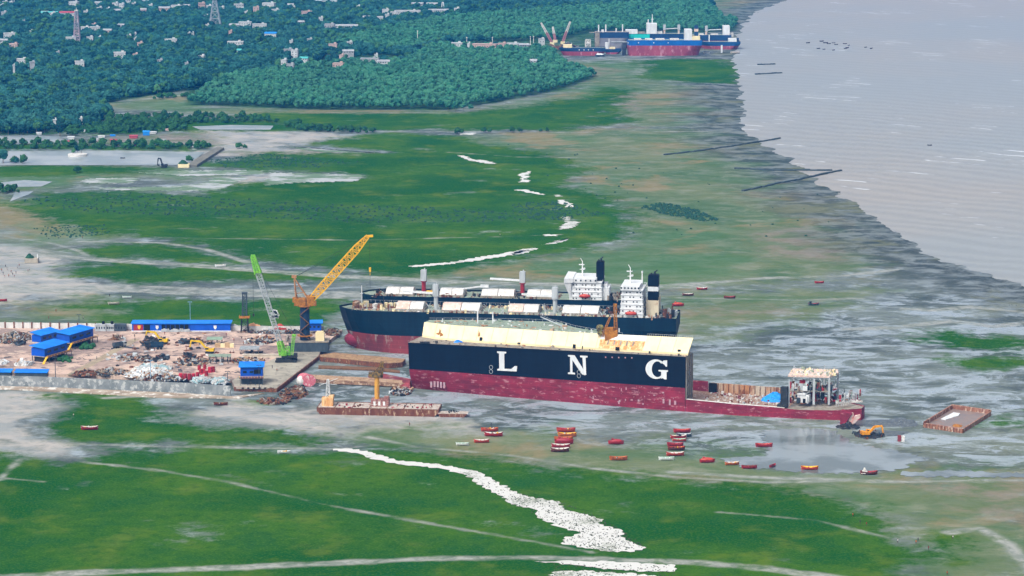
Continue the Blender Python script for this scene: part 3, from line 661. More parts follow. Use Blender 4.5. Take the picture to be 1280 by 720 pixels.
def on_slope(px, py, off=.08):
    """local point of the sloping trunk side seen at a photo pixel"""
    bx, by, best = 0, 0, 1e9
    for k in range(161):
        f = k/160; zz = 29.5+f*8; p = P(px, py, zz)-O_; x = p.dot(U); y = p.dot(NN)
        yy = itp(x, foot)+(itp(x, topn)-itp(x, foot))*min(1, max(0, (zz-zs(x, 28)-1.2)/6.8)); e = abs(yy-y)
        if e < best: best = e; res = (x, yy-off, zz)
    return res
xa, _, za = on_slope(748, 434); xc, _, zc = on_slope(804, 436); x2 = sorted((xa, xc))
b = MB()
def sl(x, f, off): return G(x, itp(x, foot)+(itp(x, topn)-itp(x, foot))*f-off, zs(x, 28)+1.2+6.8*f)
xx = [x2[0]+(x2[1]-x2[0])*k/10 for k in range(11)]
b.add([sl(x, f, .10) for x in xx for f in (0, .62)], [(2*i, 2*i+2, 2*i+3, 2*i+1) for i in range(10)]); b.build('rust_stained_panel', CREAMR, trunk)
b = MB(); b.add([sl(x, f, .12) for x in xx for f in (.64, 1.0)], [(2*i, 2*i+2, 2*i+3, 2*i+1) for i in range(10)]); b.build('white_panel', WHITE, trunk)
b = MB()
for k in range(5): x = x2[0]+(x2[1]-x2[0])*(.25+.14*k); b.bar(sl(x, .28, .2), sl(x, .58, .2), .9, .3)
b.each('slot_opening', DECKT, trunk)
b = MB()
for px, py, w, h in ((772, 434.5, 2.2, 1.8), (849, 437, 1.7, 1.5), (718, 431.5, 1.6, 2), (593.5, 426.5, 1.6, 2.0), (689, 431, .7, .8), (642, 430, 1.6, .8), (728, 433, .5, 1.8)):
    x, y, z = on_slope(px, py+2); b.plate([G(x-w/2, y-.15, z-.6), G(x+w/2, y-.15, z-.6), G(x+w/2, y+.25, z+h-.6), G(x-w/2, y+.25, z+h-.6)], -NN*.25)
b.each('trunk_opening', BLACK, trunk)
b = MB()
for px, py, dx, dz in ((550, 417, 5, 1.2), (550, 416, 1.2, 5), (551, 420, 2.5, 3), (599, 420, 1.2, 6)):
    x, y, z = on_slope(px, py); b.plate([G(x-dx/2, y-.2, z-dz/2), G(x, y-.25, z-dz/2-.5), G(x+dx/2, y-.1, z), G(x+dx*.1, y+.2, z+dz/2), G(x-dx*.3, y+.1, z+dz*.3)], -NN*.05)
b.each('rust_patch', ORNG, trunk)
# trunk top, what is left of it
b = MB(); XX = [40+i*(LT-1.5-40)/30 for i in range(31)]; vs = []
for x in XX: vs += [G(x, itp(x, topn)+.4, zs(x, 28)+7.9), G(x, min(itp(x, topf), far(x, 28)-2), zs(x, 28)+7.9)]
b.add(vs, [(2*i, 2*i+1, 2*i+3, 2*i+2) for i in range(30)]); b.add([(v[0], v[1], v[2]-.35) for v in vs], [(2*i, 2*i+2, 2*i+3, 2*i+1) for i in range(30)])
top = b.build('trunk_top', DECKG, lng)
b = MB(); r = random.Random(3)
for _ in range(120):
    x = 58+96*r.random(); lo, hi = itp(x, topn)+1, min(itp(x, topf), far(x, 28)-3); y = lo+(hi-lo)*r.random(); s = .5+2.2*r.random()**2; b.cur = r.randrange(3)
    p = G(x, y, 0); b.box(p.x, p.y, zs(x, 28)+7.85, s, s*(.3+r.random()*.7), .2+1.0*r.random()**2, r.random()*3, (r.random()-.5)*.4)
tag(b.build('deck_debris', [WHITE, DECKG, RUSTL], top), kind='stuff')
b = MB(); 
for i in range(0, 30):
    x = XX[i]; x_ = XX[i+1]; yy = lambda q: min(itp(q, topf), far(q, 28)-2)-.3; zt = zs(x, 28)+7.9
    b.bar(G(x, yy(x), zt), G(x, yy(x), zt+1.1), .12); b.bar(G(x, yy(x), zt+1.1), G(x_, yy(x_), zt+1.1), .1)
b.build('railing', GREYW, top)
for px, h in ((597, 7.5), (616, 6.5)):
    p = P(px, 402, 38)-O_; b = MB(); b.bar((p.x, p.y, 37), (p.x, p.y, 37+h), .8, w2=.6); b.bar((p.x-(3 if px < 600 else .5), p.y, 37+h-.2), (p.x+.5, p.y, 37+h-.2), .3); b.build('vent_mast', WHITE, top)
b = MB()
for i in range(22):
    x = x2[0]*i/21 if i else 0; zt = zs(x, 28)+8; b.bar(G(x, itp(x, topn)+.2, zt), G(x, itp(x, topn)+.2, zt+1.1), .12)
    if i: b.bar(G(xp, itp(xp, topn)+.2, zt+1.1), G(x, itp(x, topn)+.2, zt+1.1), .1)
    xp = x
b.build('guard_rail', GREYW, trunk)
b = MB()
for i in range(60):
    x = LT*i/59; zt = zs(x, 28); b.bar(G(x, near(x, 28)+.15, zt), G(x, near(x, 28)+.15, zt+1.0), .1)
    if i: b.bar(G(xp, near(xp, 28)+.15, zt+1.0), G(x, near(x, 28)+.15, zt+1.0), .1)
    xp = x
b.build('side_rail', DECKT, lng)
b = MB(); r = random.Random(5)
for i in range(46):
    x = 152*r.random(); f0 = itp(x, foot); y = near(x, 28)+.6+(f0-near(x, 28)-1)*r.random(); p = G(x, y, 0); b.cur = r.randrange(3); s = .4+1.2*r.random()**2; b.box(p.x, p.y, zs(x, 28), s, s*.7, .3+1.1*r.random()**2, r.random()*3)
for px in (527, 531.5, 535): p = P(px, 427, 28.2)-O_; b.cur = 0; b.cyl(p.x, p.y, 27.2, 1.0, 1.0, 10)
tag(b.build('deck_fitting', [DARK, DECKT, RUSTL], lng), kind='stuff')
p = P(573, 424.5, 29)-O_; b = MB(); b.mound(p.x, p.y, 3.0, 1.8, 1.7, random.Random(9), 27.3); b.build('blue_cover', BLUER, lng)
# letters on the side: outlines in metres, right = towards the stern
def side_pt(px, py):
    z = 18.0
    for _ in range(12): x = (P(px, py, z)-O_).dot(U); w = O_+G(x, near(x, z), 0); z = z*.3+.7*zat(py, w.x, w.y)
    return x, z
def letter(name, polys, px0, px1, rowt, rowb):
    x0 = side_pt(px0, (rowt+rowb)/2)[0]; x1 = side_pt(px1, (rowt+rowb)/2)[0]
    b = MB()
    for poly in polys:
        pts = []
        for u_, v_ in poly:
            x = x0+(x1-x0)*u_; w = O_+G(x, near(x, 20), 0)
            sh = (x-x0)*0.052*0; zt, zb_ = zat(rowt+(px1-px0)*.05*u_, w.x, w.y), zat(rowb+(px1-px0)*.05*u_, w.x, w.y)
            zz = zb_+(zt-zb_)*v_; pts.append(G(x, near(x, zz)-.12, zz))
        b.plate(pts, NN*.08)
    b.build(name, WHITE, lng)
letter('letter', [[(0, 1), (.46, 1), (.46, .92), (.36, .89), (.36, .11), (.10, .11), (.10, .89), (0, .92)][:8], [(0, 0), (0, .08), (.10, .11), (.36, .11), (.70, .12), (.88, .28), (1, .28), (.97, 0)]], 621.5, 646.5, 439, 463.2)
letter('letter', [[(0, 1), (.26, 1), (.36, .86), (.14, .90), (0, .93)][:5], [(.10, .93), (.26, 1), (.34, 1), (.95, .02), (.86, -.02), (.72, .02), (.10, .93)][:6], [(.11, .90), (.23, .80), (.23, .09), (.11, .09)], [(0, 0), (0, .08), (.11, .10), (.23, .10), (.36, .08), (.36, 0)], [(.62, .92), (.62, 1), (1, 1), (1, .92), (.90, .90), (.74, .90)], [(.74, .90), (.90, .90), (.93, 0), (.78, .25)]], 710, 734.5, 443.6, 467.5)
def arc(cx, cy, rx, ry, a0, a1, n): return [(cx+rx*math.cos(R(a0+(a1-a0)*i/n)), cy+ry*math.sin(R(a0+(a1-a0)*i/n))) for i in range(n+1)]
gp = []; NA = 22; ou = arc(.47, .5, .47, .52, 48, 330, NA); inn = arc(.53, .5, .25, .42, 48, 330, NA)
for i in range(NA): gp.append([ou[i], ou[i+1], inn[i+1], inn[i]])
gp += [[(.80, .98), (.96, 1.0), (.96, .66), (.90, .66), (.84, .76), (.70, .86), (.76, .93)], [(.58, .40), (.58, .47), (1, .47), (1, .40), (.94, .37), (.70, .37)], [(.70, .38), (.94, .38), (.94, -.02), (.84, -.02), (.78, .04), (.70, .02)]]
letter('letter', gp, 807, 835, 449, 472.5)
b = MB()
for px, py in ((614, 459), (614, 464.3), (723.7, 465), (723.7, 469.8)):   # ring marks on the side
    x, z = side_pt(px, py); n = 14
    for i in range(n):
        a, c = 6.283*i/n, 6.283*(i+1)/n; b.bar(G(x+1.0*math.cos(a), near(x, 20)-.08, z+1.1*math.sin(a)), G(x+1.0*math.cos(c), near(x, 20)-.08, z+1.1*math.sin(c)), .18)
b.each('ring_mark', GREYW, lng, 14)
b = MB(); r = random.Random(8)
for k in range(5): x = side_pt(757+8.2*k, 446)[0]; w = O_+G(x, 0, 0); b.plate([G(x+dx, near(x, 20)-.07, zat(446.5+.2*k, w.x, w.y)+dz) for dx, dz in ((-.35, -.35), (.35, -.35), (.35, .35), (-.35, .35))], NN*.04)
for _ in range(46):
    px = 730+118*r.random(); py = 478+.05*(px-730)+r.random()**.7*24; x, z = side_pt(px, py); s = .12+.5*r.random()**3; hh = s*(.5+2.5*r.random())
    if z > 1: b.plate([G(x-s, near(x, z)-.07, z-hh), G(x+s, near(x, z)-.07, z-hh), G(x+s, near(x, z)-.07, z+hh), G(x-s, near(x, z)-.07, z+hh)], NN*.04)
for px, py in ((540, 480), (544, 479.5), (548, 479.8), (552, 480.5), (556, 481)):
    x, z = side_pt(px, py); yy = near(x, 6)-.25; b.plate([G(x-.6, yy, z-1.8), G(x+.6, yy, z-1.8), G(x+.6, yy, z+1.6), G(x-.6, yy, z+1.6)], NN*.04)
tag(b.build('paint_scuff', mat('scuff_pink', '#b0808a', '#a8929a', None, .5, .7), lng), kind='stuff')
# forefoot of the cut bow lying low on the mud ahead of the hull
b = MB(); q0 = [P(505, 483, 0)-O_, P(470, 478, 0)-O_]
fp = [(512, 480, 2.6), (480, 473.5, 2.0), (460, 470.5, 1.8), (462, 475, 0), (500, 486, 0), (514, 488, 0)]
b.plate([P(x, y, z)-O_ for x, y, z in fp], (0, 14, 0)); b.build('forefoot', REDB, lng)
# cut-down aft part ------------------------------------------------
def nb(a): return itp(a, [(0, 0), (28, .3), (56, 3.2), (80, 7), (95, 11)])
def dz(a): return itp(a, [(0, 1), (50, .82), (62, .70), (80, .78), (95, 1.0)])
def fb(a): return 44 if a < 50 else 44-(a-50)**2*.0132
AL = 94.5
def aft(zl, side, a0=0.2, n=24, zf=None, off=0):
    vs = []; fs = []; m = len(zl)
    for i in range(n+1):
        a = a0+(AL-a0)*i/n
        for z in zl:
            y = nb(a) if side else fb(a)-(nb(a)*.3*(1-z/7)); zz = z*dz(a); vs.append(G(-a, y+off, zz))
    for i in range(n):
        for j in range(m-1):
            q = i*m+j; fs.append((q, q+1, q+m+1, q+m) if side else (q+m, q+m+1, q+1, q))
    return vs, fs
b = MB(); b.add(*aft([-1.5, .5, 3, 6.6], True)); b.add(*aft([-1.5, .5, 3, 6.6], False)); b.add([G(-AL, nb(AL), z) for z in (-1.5, 3, 6.6)]+[G(-AL, fb(AL), z) for z in (6.6, 3, -1.5)], [(0, 1, 2, 3, 4, 5)]); b.build('aft_hull', RED, lng)
b = MB(); v1, f1 = aft([2.2, 6.5], True, off=.5); b.add(v1, f1); b.build('inner_side', RUST, lng)
b = MB(); vs = []; n = 20
for i in range(n+1): a = .2+54*i/n; zt_ = 6.6*dz(a)+.04; vs += [G(-a, .5, zt_), G(-a, nb(a), zt_), G(-a, nb(a)+2.4, zt_)]
b.add(vs, [(3*i+1, 3*i+2, 3*i+5, 3*i+4) for i in range(n)]); b.build('cut_edge', DIRTYW, lng)
b = MB()
for i in range(9):     # ragged far side wall with frames
    a0_, a1_ = 2+5.4*i, 2+5.4*(i+1)-.15; h0 = 7.4; b.plate([G(-a0_, 43.2, 1.5), G(-a1_-.15, 43.2, 1.5), G(-a1_-.15, 43.2, h0), G(-a0_, 43.2, h0)], NN*.8)
b.build('far_side_wall', mat('rust_run_wall', '#ab7a54', '#b8ab98', '#7c4a2e', .12, .8, .3, .56), lng)
b = MB()
for i in range(17): a = 3+3*i; b.bar(G(-a, 43.0, 1.8), G(-a, 43.0, 7.4), .35)
b.each('frame_rib', RUST, lng)
b = MB(); b.add([G(-.2, .5, 2.3), G(-28, .9, 2.3), G(-56, 3.9, 2.3), G(-56, 43.0, 2.3), G(-.2, 43.2, 2.3)], [(4, 3, 2, 1, 0)]); b.add([G(-.2, 13.3, 2.3), G(-.2, 43.4, 2.3), G(90, 43.4, 2.3), G(40, 13.6, 2.3)], [(3, 2, 1, 0)]); b.build('tank_floor', mat('rusty_floor', '#9a8070', '#8a6c58', '#c0b4aa', .2, .8, 1, .58), lng)
b = MB(); r = random.Random(21)
for _ in range(230):
    a = 3+46*r.random(); y = 14+28*r.random()**.7; s = .3+1.3*r.random()**2; p = G(-a, y, 0); b.cur = r.randrange(5); b.box(p.x, p.y, 2.3, s, s*.7, .2+1.2*r.random()**2, r.random()*3, (r.random()-.5)*.6)
tag(b.build('scrap_piece', [RUST, DIRTYW, DIRTYW, GREYW, REDB], lng), kind='stuff')
p = O_+G(-2.6, 40, 0); b = MB(); q = G(-3.3, 42, 0); b.box(q.x, q.y, 2.3, 4.4, 1.2, 5.2, math.atan2(U.y, U.x)); b.build('hold_doorway', BLACK, lng)
q = P(968.5, 500, 2.5); tp = MB(); tp.mound(0, 0, 8.2, 5.5, 5.2, random.Random(12), 0, 18, .1, .16); t_ = tp.build('tarpaulin', mat('azure_tarpaulin', '#1583d8', '#2392e4', '#66b4e8', .4, .6), None, (0, 0, 0)); t_.location = (q.x, q.y, 2.35)
tag(t_, 'bright blue tarpaulin heaped over something in the open aft hold of the gas carrier', 'tarpaulin')
b = MB()
for i in range(20):
    pass
vs = []
for i in range(13): a = 55+(AL-55)*i/12; zz = 6.6*dz(a); vs += [G(-a, nb(a)+.3, zz-.5), G(-a, fb(a)-.3, zz-.5)]
b.add(vs, [(2*i, 2*i+2, 2*i+3, 2*i+1) for i in range(12)]); b.build('stern_deck', DECKT, lng)
# gutted engine-room frame
def L2(px, py, z): return P(px, py, z)-O_
b = MB()
posts = [(986, 505), (1017, 504), (1036, 504), (992, 487), (1012, 488), (1047, 492), (1030, 486)]
for k, (px, py) in enumerate(posts):
    p = L2(px, py, 6.2); zt = 19.5; b.cur = 0; b.bar((p.x, p.y, 5.5), (p.x, p.y, zt), 1.1 if k in (1, 2) else .8)
b.each('frame_column', GREYW, lng)
def lvl(pts, z, name, m, th): bb = MB(); bb.slab([L2(px, py, z) for px, py in pts], th); return bb.build(name, m, lng)
lvl([(985, 469), (1037, 470.5), (1048, 466), (1047, 461.5), (991, 460.5)], 19.6, 'top_platform', PINKW, .9)
b = MB(); r = random.Random(31)
for _ in range(110):
    p = L2(989+56*r.random(), 461.5+8*r.random(), 19.6); s = .4+1.8*r.random()**2; b.cur = r.randrange(3); b.box(p.x, p.y, 19.6, s, s*.6, .2+1.3*r.random()**2, r.random()*3)
tag(b.build('platform_debris', [DIRTYW, CREAM, DECKG], lng), kind='stuff')
lvl([(985, 488), (1037, 489), (1046, 484), (1045, 482), (991, 480)], 12.6, 'middle_platform', DECKT, .6)
b = MB(); r = random.Random(33)
mats_ = [DARK, WHITE, CRIM, GREYW, DECKG, RUST, SLATE]
for lo, hi, zz, n in ((483, 488.5, 12.7, 90), (489, 505, 6.2, 170)):
    for _ in range(n):
        px = 988+(58 if zz > 7 else 88)*r.random(); yy = lo+(hi-lo)*r.random()
        if px > 1050: yy = 493+9*r.random()
        p = L2(px, yy, zz); s = .5+2.2*r.random()**2; b.cur = r.randrange(7); b.box(p.x, p.y, zz, s, s*.7, .4+3.6*r.random()**2, r.random()*3)
tag(b.build('engine_machinery', mats_, lng), kind='stuff')
b = MB(); r = random.Random(34)
for _ in range(90):
    p = L2(986+60*r.random(), 484+20*r.random(), 6.2); q = p+Vector((6*(r.random()-.5), 4*(r.random()-.5), 0)); z = 7+11*r.random(); b.bar((p.x, p.y, z), (q.x, q.y, z+4*(r.random()-.5)), .25)
tag(b.build('pipework', GREYW, lng), kind='stuff')
b = MB(); p = L2(982, 507, 6); q = math.atan2(-U.y, -U.x)
b.box(p.x-.6, p.y+1.5, 4.5, 3.6, 3.0, 11.5, q); b.box(p.x-1.5, p.y+1, 4.2, 5.2, 4, 2.4, q); b.build('dark_casing', DARK, lng)
b = MB(); p = L2(1005, 502.5, 6.2); b.box(p.x, p.y, 6.2, 6.5, 4, 4.2, q); b.box(p.x-1, p.y, 10.4, 4.5, 4, .9, q); b.build('white_cabin', WHITE, lng)
b = MB(); p = L2(1001.5, 504.5, 6.2); b.box(p.x+1.5, p.y-.7, 6.6, 1.5, .3, 2.4, q); b.each('cabin_doorway', BLACK, lng)
b = MB()
for k in range(26):   # handrails around the stern
    f = k/25; p = L2(1045+26*math.sin(f*3.14), 488+15*f, 9); b.bar((p.x, p.y, 6.5), (p.x, p.y, 10.2), .22)
    if k: b.bar((pp.x, pp.y, 10.2), (p.x, p.y, 10.2), .22); b.bar((pp.x, pp.y, 8.4), (p.x, p.y, 8.4), .18)
    pp = p
b.build('stern_railing', GREYW, lng)
b = MB()
for k in range(12): p = L2(1046+2.8*k, 504.5-.2*k, 7.2); b.box(p.x, p.y, 7.0, 1.2, .5, .9+.6*(k % 3 == 0), q)
tag(b.build('bulwark_scrap', DIRTYW, lng), kind='stuff')
# crane standing inside the hull behind the trunk
cr = P(764, 417, 38); ct = thing('scrap_crane', 'ochre derrick and cable drum rising behind the cream trunk of the gas carrier', 'crane', (cr.x, cr.y+3, 33.0))
b = MB(); b.box(0, 0, 0, 7, 5, 6.5); b.box(-1, -.5, 6.5, 4.5, 3, 1.5); b.build('machine_house', ORNG, ct)
b = MB(); b.lattice((2.6, 0, 6), (2.2, 0, 20), 1.6, 1.2, .35, 8); b.box(2.2, 0, 19.6, 2.0, 1.4, 1.4); b.build('mast', ORNG, ct)
b = MB(); b.lattice((-5, 0, 3), (-.5, 0, 13.5), 1.2, .8, .25, 6); b.build('boom', ORNG, ct)
b = MB(); b.ell(-6.0, 0, 7.8, 2.2, 1.6, 1.7, 12, 6); b.box(-6.2, 0, 4.0, 2.4, 2, 3); b.build('counterweight', mat('mossy_drum', '#8f8848', '#4a4438', '#b0a060', .6, .7), ct)
gw = thing('gangway', 'pale gangplank leaning from the top of the gas carrier towards the bulk carrier', 'gangway', P(690, 405, 36))
b = MB(); pA = P(676, 396, 40)-gw.location; pB = P(707, 409.5, 36)-gw.location
b.bar(pA, pB, 1.0, .25); b.build('plank', GREYW, gw); b = MB()
for f in (0, .25, .5, .75, 1): q = pA+(pB-pA)*f; b.bar(q, q+Vector((0, 0, 1.1)), .12)
b.bar(pA+Vector((0, 0, 1.1)), pB+Vector((0, 0, 1.1)), .1); b.build('handrail', GREYW, gw)
# ================================================================= two bulk carriers behind
def place_ship(name, label, zd, sternpx, bowpx, B, group=None, cat='ship'):
    """sternpx/bowpx: near side deck edge at both ends, in the photo"""
    s_ = P(*sternpx, zd); w_ = P(*bowpx, zd); d = w_-s_; rz = math.atan2(d.y, d.x); n = Vector((-d.y, d.x, 0)).normalized(); n = n if n.y > 0 else -n
    return thing(name, label, cat, (s_.x+n.x*B/2, s_.y+n.y*B/2, 0), rz, group), d.length
B1, L1 = place_ship('bulk_carrier', 'navy and red bulk carrier lying just behind the LNG hull, white bridge with striped funnel', 24.5, (845, 400.5), (424, 389.5), 30, 'beached bulk carriers')
hull(L1+3, 30, 10.8, 24.5, 9, (TEALNAVY, REDB), B1, bulb=9, stern=.97)
lc = to_local(B1)
def yflip(par): return 1 if (Matrix.Rotation(par.rotation_euler.z, 3, 'Z') @ Vector((0, -1, 0))).y < 0 else -1
NS1 = yflip(B1)          # sign: local -y is near the camera when 1
for x0, x1, pt in ((497, 532, True), (556, 604, True), (640, 678, True), (708, 754, False)):
    a = lc(x0, 383, 26).x; c = lc(x1, 383, 26).x; hatch(B1, a, c, 15, 24.5, 3.0, patch=pt)
for px, jd, yc in ((543, 1, True), (695, 1, False)):
    p = lc(px, 389, 24.5); deck_crane(B1, p.x, 0, 24.5, 8.5, GREYW, jd*1, 20, cabyellow=yc)
a = lc(776, 392, 24.5); c = lc(806, 392, 24.5)
near_s = -1 if NS1 > 0 else 1
def ss(par, pxl, pxr, row, zd, storeys, hs, B, m=None, **kw):
    f = to_local(par); a = f(pxl, row, zd).x; c = f(pxr, row, zd).x; ns = -1 if yflip(par) > 0 else 1
    y0, y1 = (-B/2+1.5, B/2-1.5)
    return superstructure(par, (a+c)/2, y0, y1, abs(a-c), zd, storeys, hs, face=ns, m=m, **kw), (a+c)/2, ns
ss(B1, 777, 806, 394, 24.5, 6, 2.75, 27)
def at(par, px, row, z): return to_local(par)(px, row, z)
p = at(B1, 815.5, 385, 30); funnel(B1, p.x, 0, 28, 6.2, 7, 20.5, NAVY, band=(.56, .13), emblem=(.625, .75, CRIM, CRIM))
b = MB(); b.box(p.x+.3, -3*1, 24.5, 7.5, 14, 9.5); b.box(p.x-1, -3, 34, 5, 10, 1.4); b.build('engine_casing', mat('ivory_paint', '#d8ccb0', '#c8baa0', '#a87850', .4, .6, .3, .66), B1)
b = MB(); r = random.Random(41); xa = at(B1, 843, 398, 24.5).x; xb = at(B1, 820, 398, 24.5).x; junk(b, min(xa, xb), max(xa, xb), -13, 13, 24.5, 90, r, .5, 2.6, 4, 5); xa = at(B1, 775, 395, 24.5).x; xb = at(B1, 758, 395, 24.5).x
junk(b, min(xa, xb), max(xa, xb), -13, 13, 24.5, 60, r, .5, 3, 5, 5); tag(b.build('deck_machinery', [DARK, DARK, RUST, GREYW, SLATE], B1), kind='stuff')
b = MB(); xa = at(B1, 432, 390, 24.5).x; xb = at(B1, 492, 390, 24.5).x; junk(b, min(xa, xb), max(xa, xb)-2, -8, 8, 24.5, 150, r, .6, 3.6, 3.2, 5)
xa = at(B1, 835, 398, 24.5).x; xb = at(B1, 480, 398, 24.5).x; junk(b, min(xa, xb), max(xa, xb), -14.5, -8.5, 24.5, 420, r, .4, 2.0, 1.8, 5); junk(b, min(xa, xb), max(xa, xb), 8.5, 14.5, 24.5, 260, r, .4, 2.2, 2.2, 5)
tag(b.build('forecastle_debris', [DECKT, RUST, DIRTYW, CREAM, RUSTL], B1), kind='stuff')
b = MB(); p = at(B1, 449.5, 386, 25); b.bar((p.x, 0, 24.5), (p.x, 0, 38), .8, w2=.4); b.box(p.x, 0, 33, 1.8, 1, .4); b.build('foremast', WHITE, B1)
b = MB(); r = random.Random(47)
for px in (486, 536, 552, 609, 632, 684, 700, 760):
    xx0 = at(B1, px, 388, 24.5).x
    for _ in range(5): q0 = (xx0+4*(r.random()-.5), -9+18*r.random(), 24.5); b.bar(q0, (q0[0]+6*(r.random()-.5), q0[1]+5*(r.random()-.5), 26+3.5*r.random()), .3)
for yy in (-14.7, 14.7):
    xs_ = [at(B1, p_, 390, 24.5).x for p_ in range(440, 842, 6)]
    for u0, u1 in zip(xs_, xs_[1:]): b.bar((u0, yy, 25.5), (u0, yy, 26.7), .12); b.bar((u0, yy, 26.7), (u1, yy, 26.7), .1)
tag(b.build('deck_pipework', GREYW, B1), kind='stuff')
b = MB(); p = at(B1, 481, 384, 25); b.bar((p.x, 3, 24.5), (p.x, 3, 32), .4); b.build('lamp_post', DARK, B1)
b = MB(); p = at(B1, 776, 420, 12); ns = near_s; b.box(at(B1, 776.3, 408, 18).x, ns*15.1, 16.6, .7, .2, 2.4); b.build('draught_mark', WHITE, B1)
p0 = at(B1, 443, 409, 15)
B2, L2_ = place_ship('bulk_carrier', 'farther dark bulk carrier with a yellow disc on its funnel and a leaning white bridge', 24.5, (776, 378), (452, 371.5), 28, 'beached bulk carriers')
hull(L2_+3, 28, 10.8, 24.5, 9, (TEALNAVY, REDB), B2, bulb=5)
for x0, x1, pt in ((478, 513, False), (547, 577, False), (600, 642, False), (658, 692, False)):
    a = at(B2, x0, 371, 26).x; c = at(B2, x1, 371, 26).x; hatch(B2, a, c, 15, 24.5, 2.8, patch=pt)
for px, jd in ((525, 0), (651, 1)):
    p = at(B2, px, 373, 24.5); deck_crane(B2, p.x, -2, 24.5, 8.2, CRIM, jd, 20)
p = at(B2, 598, 362, 30)
b = MB(); b.bar((at(B2, 566, 366, 24.5).x, 0, 27.5), (at(B2, 610, 366, 24.5).x, -1, 30.5), 1.0, .8); b.box(at(B2, 608, 366, 24.5).x, -1, 29.5, 5, 1.6, 1.6); b.build('lowered_jib', WHITE, B2)
ss(B2, 712, 753, 375, 24.5, 4, 2.75, 25)
xx_ = at(B2, 707, 372, 24.5).x; xw = at(B2, 716, 372, 24.5).x
b = MB(); zt = 24.5+4*2.75; sgn = 1 if xx_ > xw else -1
b.prism([(0, 0)]*0 or [(xw-sgn*1, -12), (xw-sgn*1, 12), (xw+sgn*4.2, 13.5), (xw+sgn*4.2, -13.5)], zt+.1, zt+2.9)
b.add([(xw, -11, 24.6), (xw, 11, 24.6), (xw, 12, zt), (xw, -12, zt), (xw+sgn*4.2, -13.2, zt), (xw+sgn*4.2, 13.2, zt)], [(0, 1, 2, 3), (0, 3, 4), (1, 5, 2), (0, 4, 5, 1)]); b.build('bridge_front', WHITE, B2)
p = at(B2, 750.5, 365, 28); funnel(B2, p.x, 0, 26, 4.6, 6, 21, NAVY, emblem=(.62, 1.15, YEL, WHITE))
b = MB(); x_ = at(B2, 757, 375, 24.5).x; b.box(x_, 0, 24.5, 4.4, 16, 7.5); b.box(x_+1, -2, 32, 3, 10, 1.6); b.build('engine_casing', WHITE, B2)
b = MB(); r = random.Random(43); xa = at(B2, 775, 376, 24.5).x; xb = at(B2, 760, 376, 24.5).x; junk(b, min(xa, xb), max(xa, xb), -12, 12, 24.5, 60, r, .5, 2.6, 4, 3); xa = at(B2, 462, 374, 24.5).x; xb = at(B2, 700, 374, 24.5).x
junk(b, min(xa, xb), max(xa, xb), -13, 13, 24.5, 420, r, .4, 2.4, 2.2, 3); tag(b.build('deck_machinery', [DARK, RUST, DECKT], B2), kind='stuff')
# ================================================================= the yard
YZ = 2.0
def Y_(x, y, z=YZ): return P(x, y, z)
g = NT('yard_earth'); pos = g.pos(); n1 = g.noise(pos, .035, 6, .65, .6); n2 = g.noise(pos, .15, 6, .7, .5); n3 = g.noise(pos, 1.2, 3, .7)
c = g.mix(g.ramp(n1, .42, .58), srgb('#cbb1a0'), srgb('#94827a')); c = g.mix(g.ramp(n2, .54, .62), c, srgb('#5d5653')); c = g.mix(g.ramp(n2, .34, .42), srgb('#c9b5a3'), c); c = g.mix(g.math('MULTIPLY', g.ramp(n3, .5, .7), .4), c, srgb('#564c46'))
g.bump(n2, .5); yard_m = g.fin(c, .9, 0, .1)
yp = [Y_(-120, 408.5), Y_(160, 411), Y_(400, 412), Y_(428, 412), Y_(404, 432), Y_(398, 445), Y_(346, 485), Y_(293, 483.5), Y_(289, 474), Y_(-120, 461)]
b = MB(); b.prism([(p.x, p.y) for p in yp], -.6, YZ); tag(b.build('yard_ground', yard_m), kind='structure')
cp = [Y_(289, 474), Y_(300, 452), (345, 0), Y_(350, 446), Y_(395, 430), Y_(404, 432), Y_(398, 445), Y_(346, 485), Y_(293, 483.5)]
cp = [Y_(300, 470), Y_(330, 455), Y_(360, 440), Y_(398, 430), Y_(403.5, 432.4), Y_(397.5, 444.8), Y_(345.8, 484.6), Y_(293.4, 483.1), Y_(290, 476)]
b = MB(); b.prism([(p.x, p.y) for p in cp], YZ-.3, YZ+.06); tag(b.build('quay_pavement', mat('quay_concrete', '#a9a394', '#8f8a7c', '#6f6a60', .12, .85, 1, .6)), kind='structure')
b = MB(); pth = [(165, 424), (175, 424), (96, 468), (84, 468)]; b.prism([(Y_(x, y).x, Y_(x, y).y) for x, y in pth], YZ-.3, YZ+.05); tag(b.build('yard_road', mat('yard_road_dust', '#a89a80', '#948670', '#7c7264', .2, .9, 1, .6)), kind='structure')
# quay face of rusty sheet piles
b = MB(); f0 = [Y_(292.5, 484.2, 0), Y_(346, 485.4, 0), Y_(397.8, 445.2, 0)]
for a, c in ((P(292.5, 483.9, YZ), P(346, 485.6, YZ)), (P(346, 485.6, YZ), P(397.9, 445.4, YZ))):
    d = c-a; L = d.length; n = int(L/.9); u = d/L; nn = Vector((u.y, -u.x, 0))
    for i in range(n): p = a+u*(i+.5)*L/n+nn*(.25 if i % 2 else .02); b.box(p.x, p.y, -.6, L/n*1.02, .35, 2.55+.15*(i % 3 == 0), math.atan2(u.y, u.x))
tag(b.build('quay_wall', RUST), 'rusty sheet-pile face of the yard quay in front of the blue stilt hut', 'quay wall')
b = MB()
for i in range(7): p = P(300+7*i, 485.2, YZ); b.box(p.x, p.y, YZ-.4, 4.4, .7, .75)
tag(b.build('quay_kerb', CONC), 'pale concrete kerb along the front edge of the quay', 'kerb')
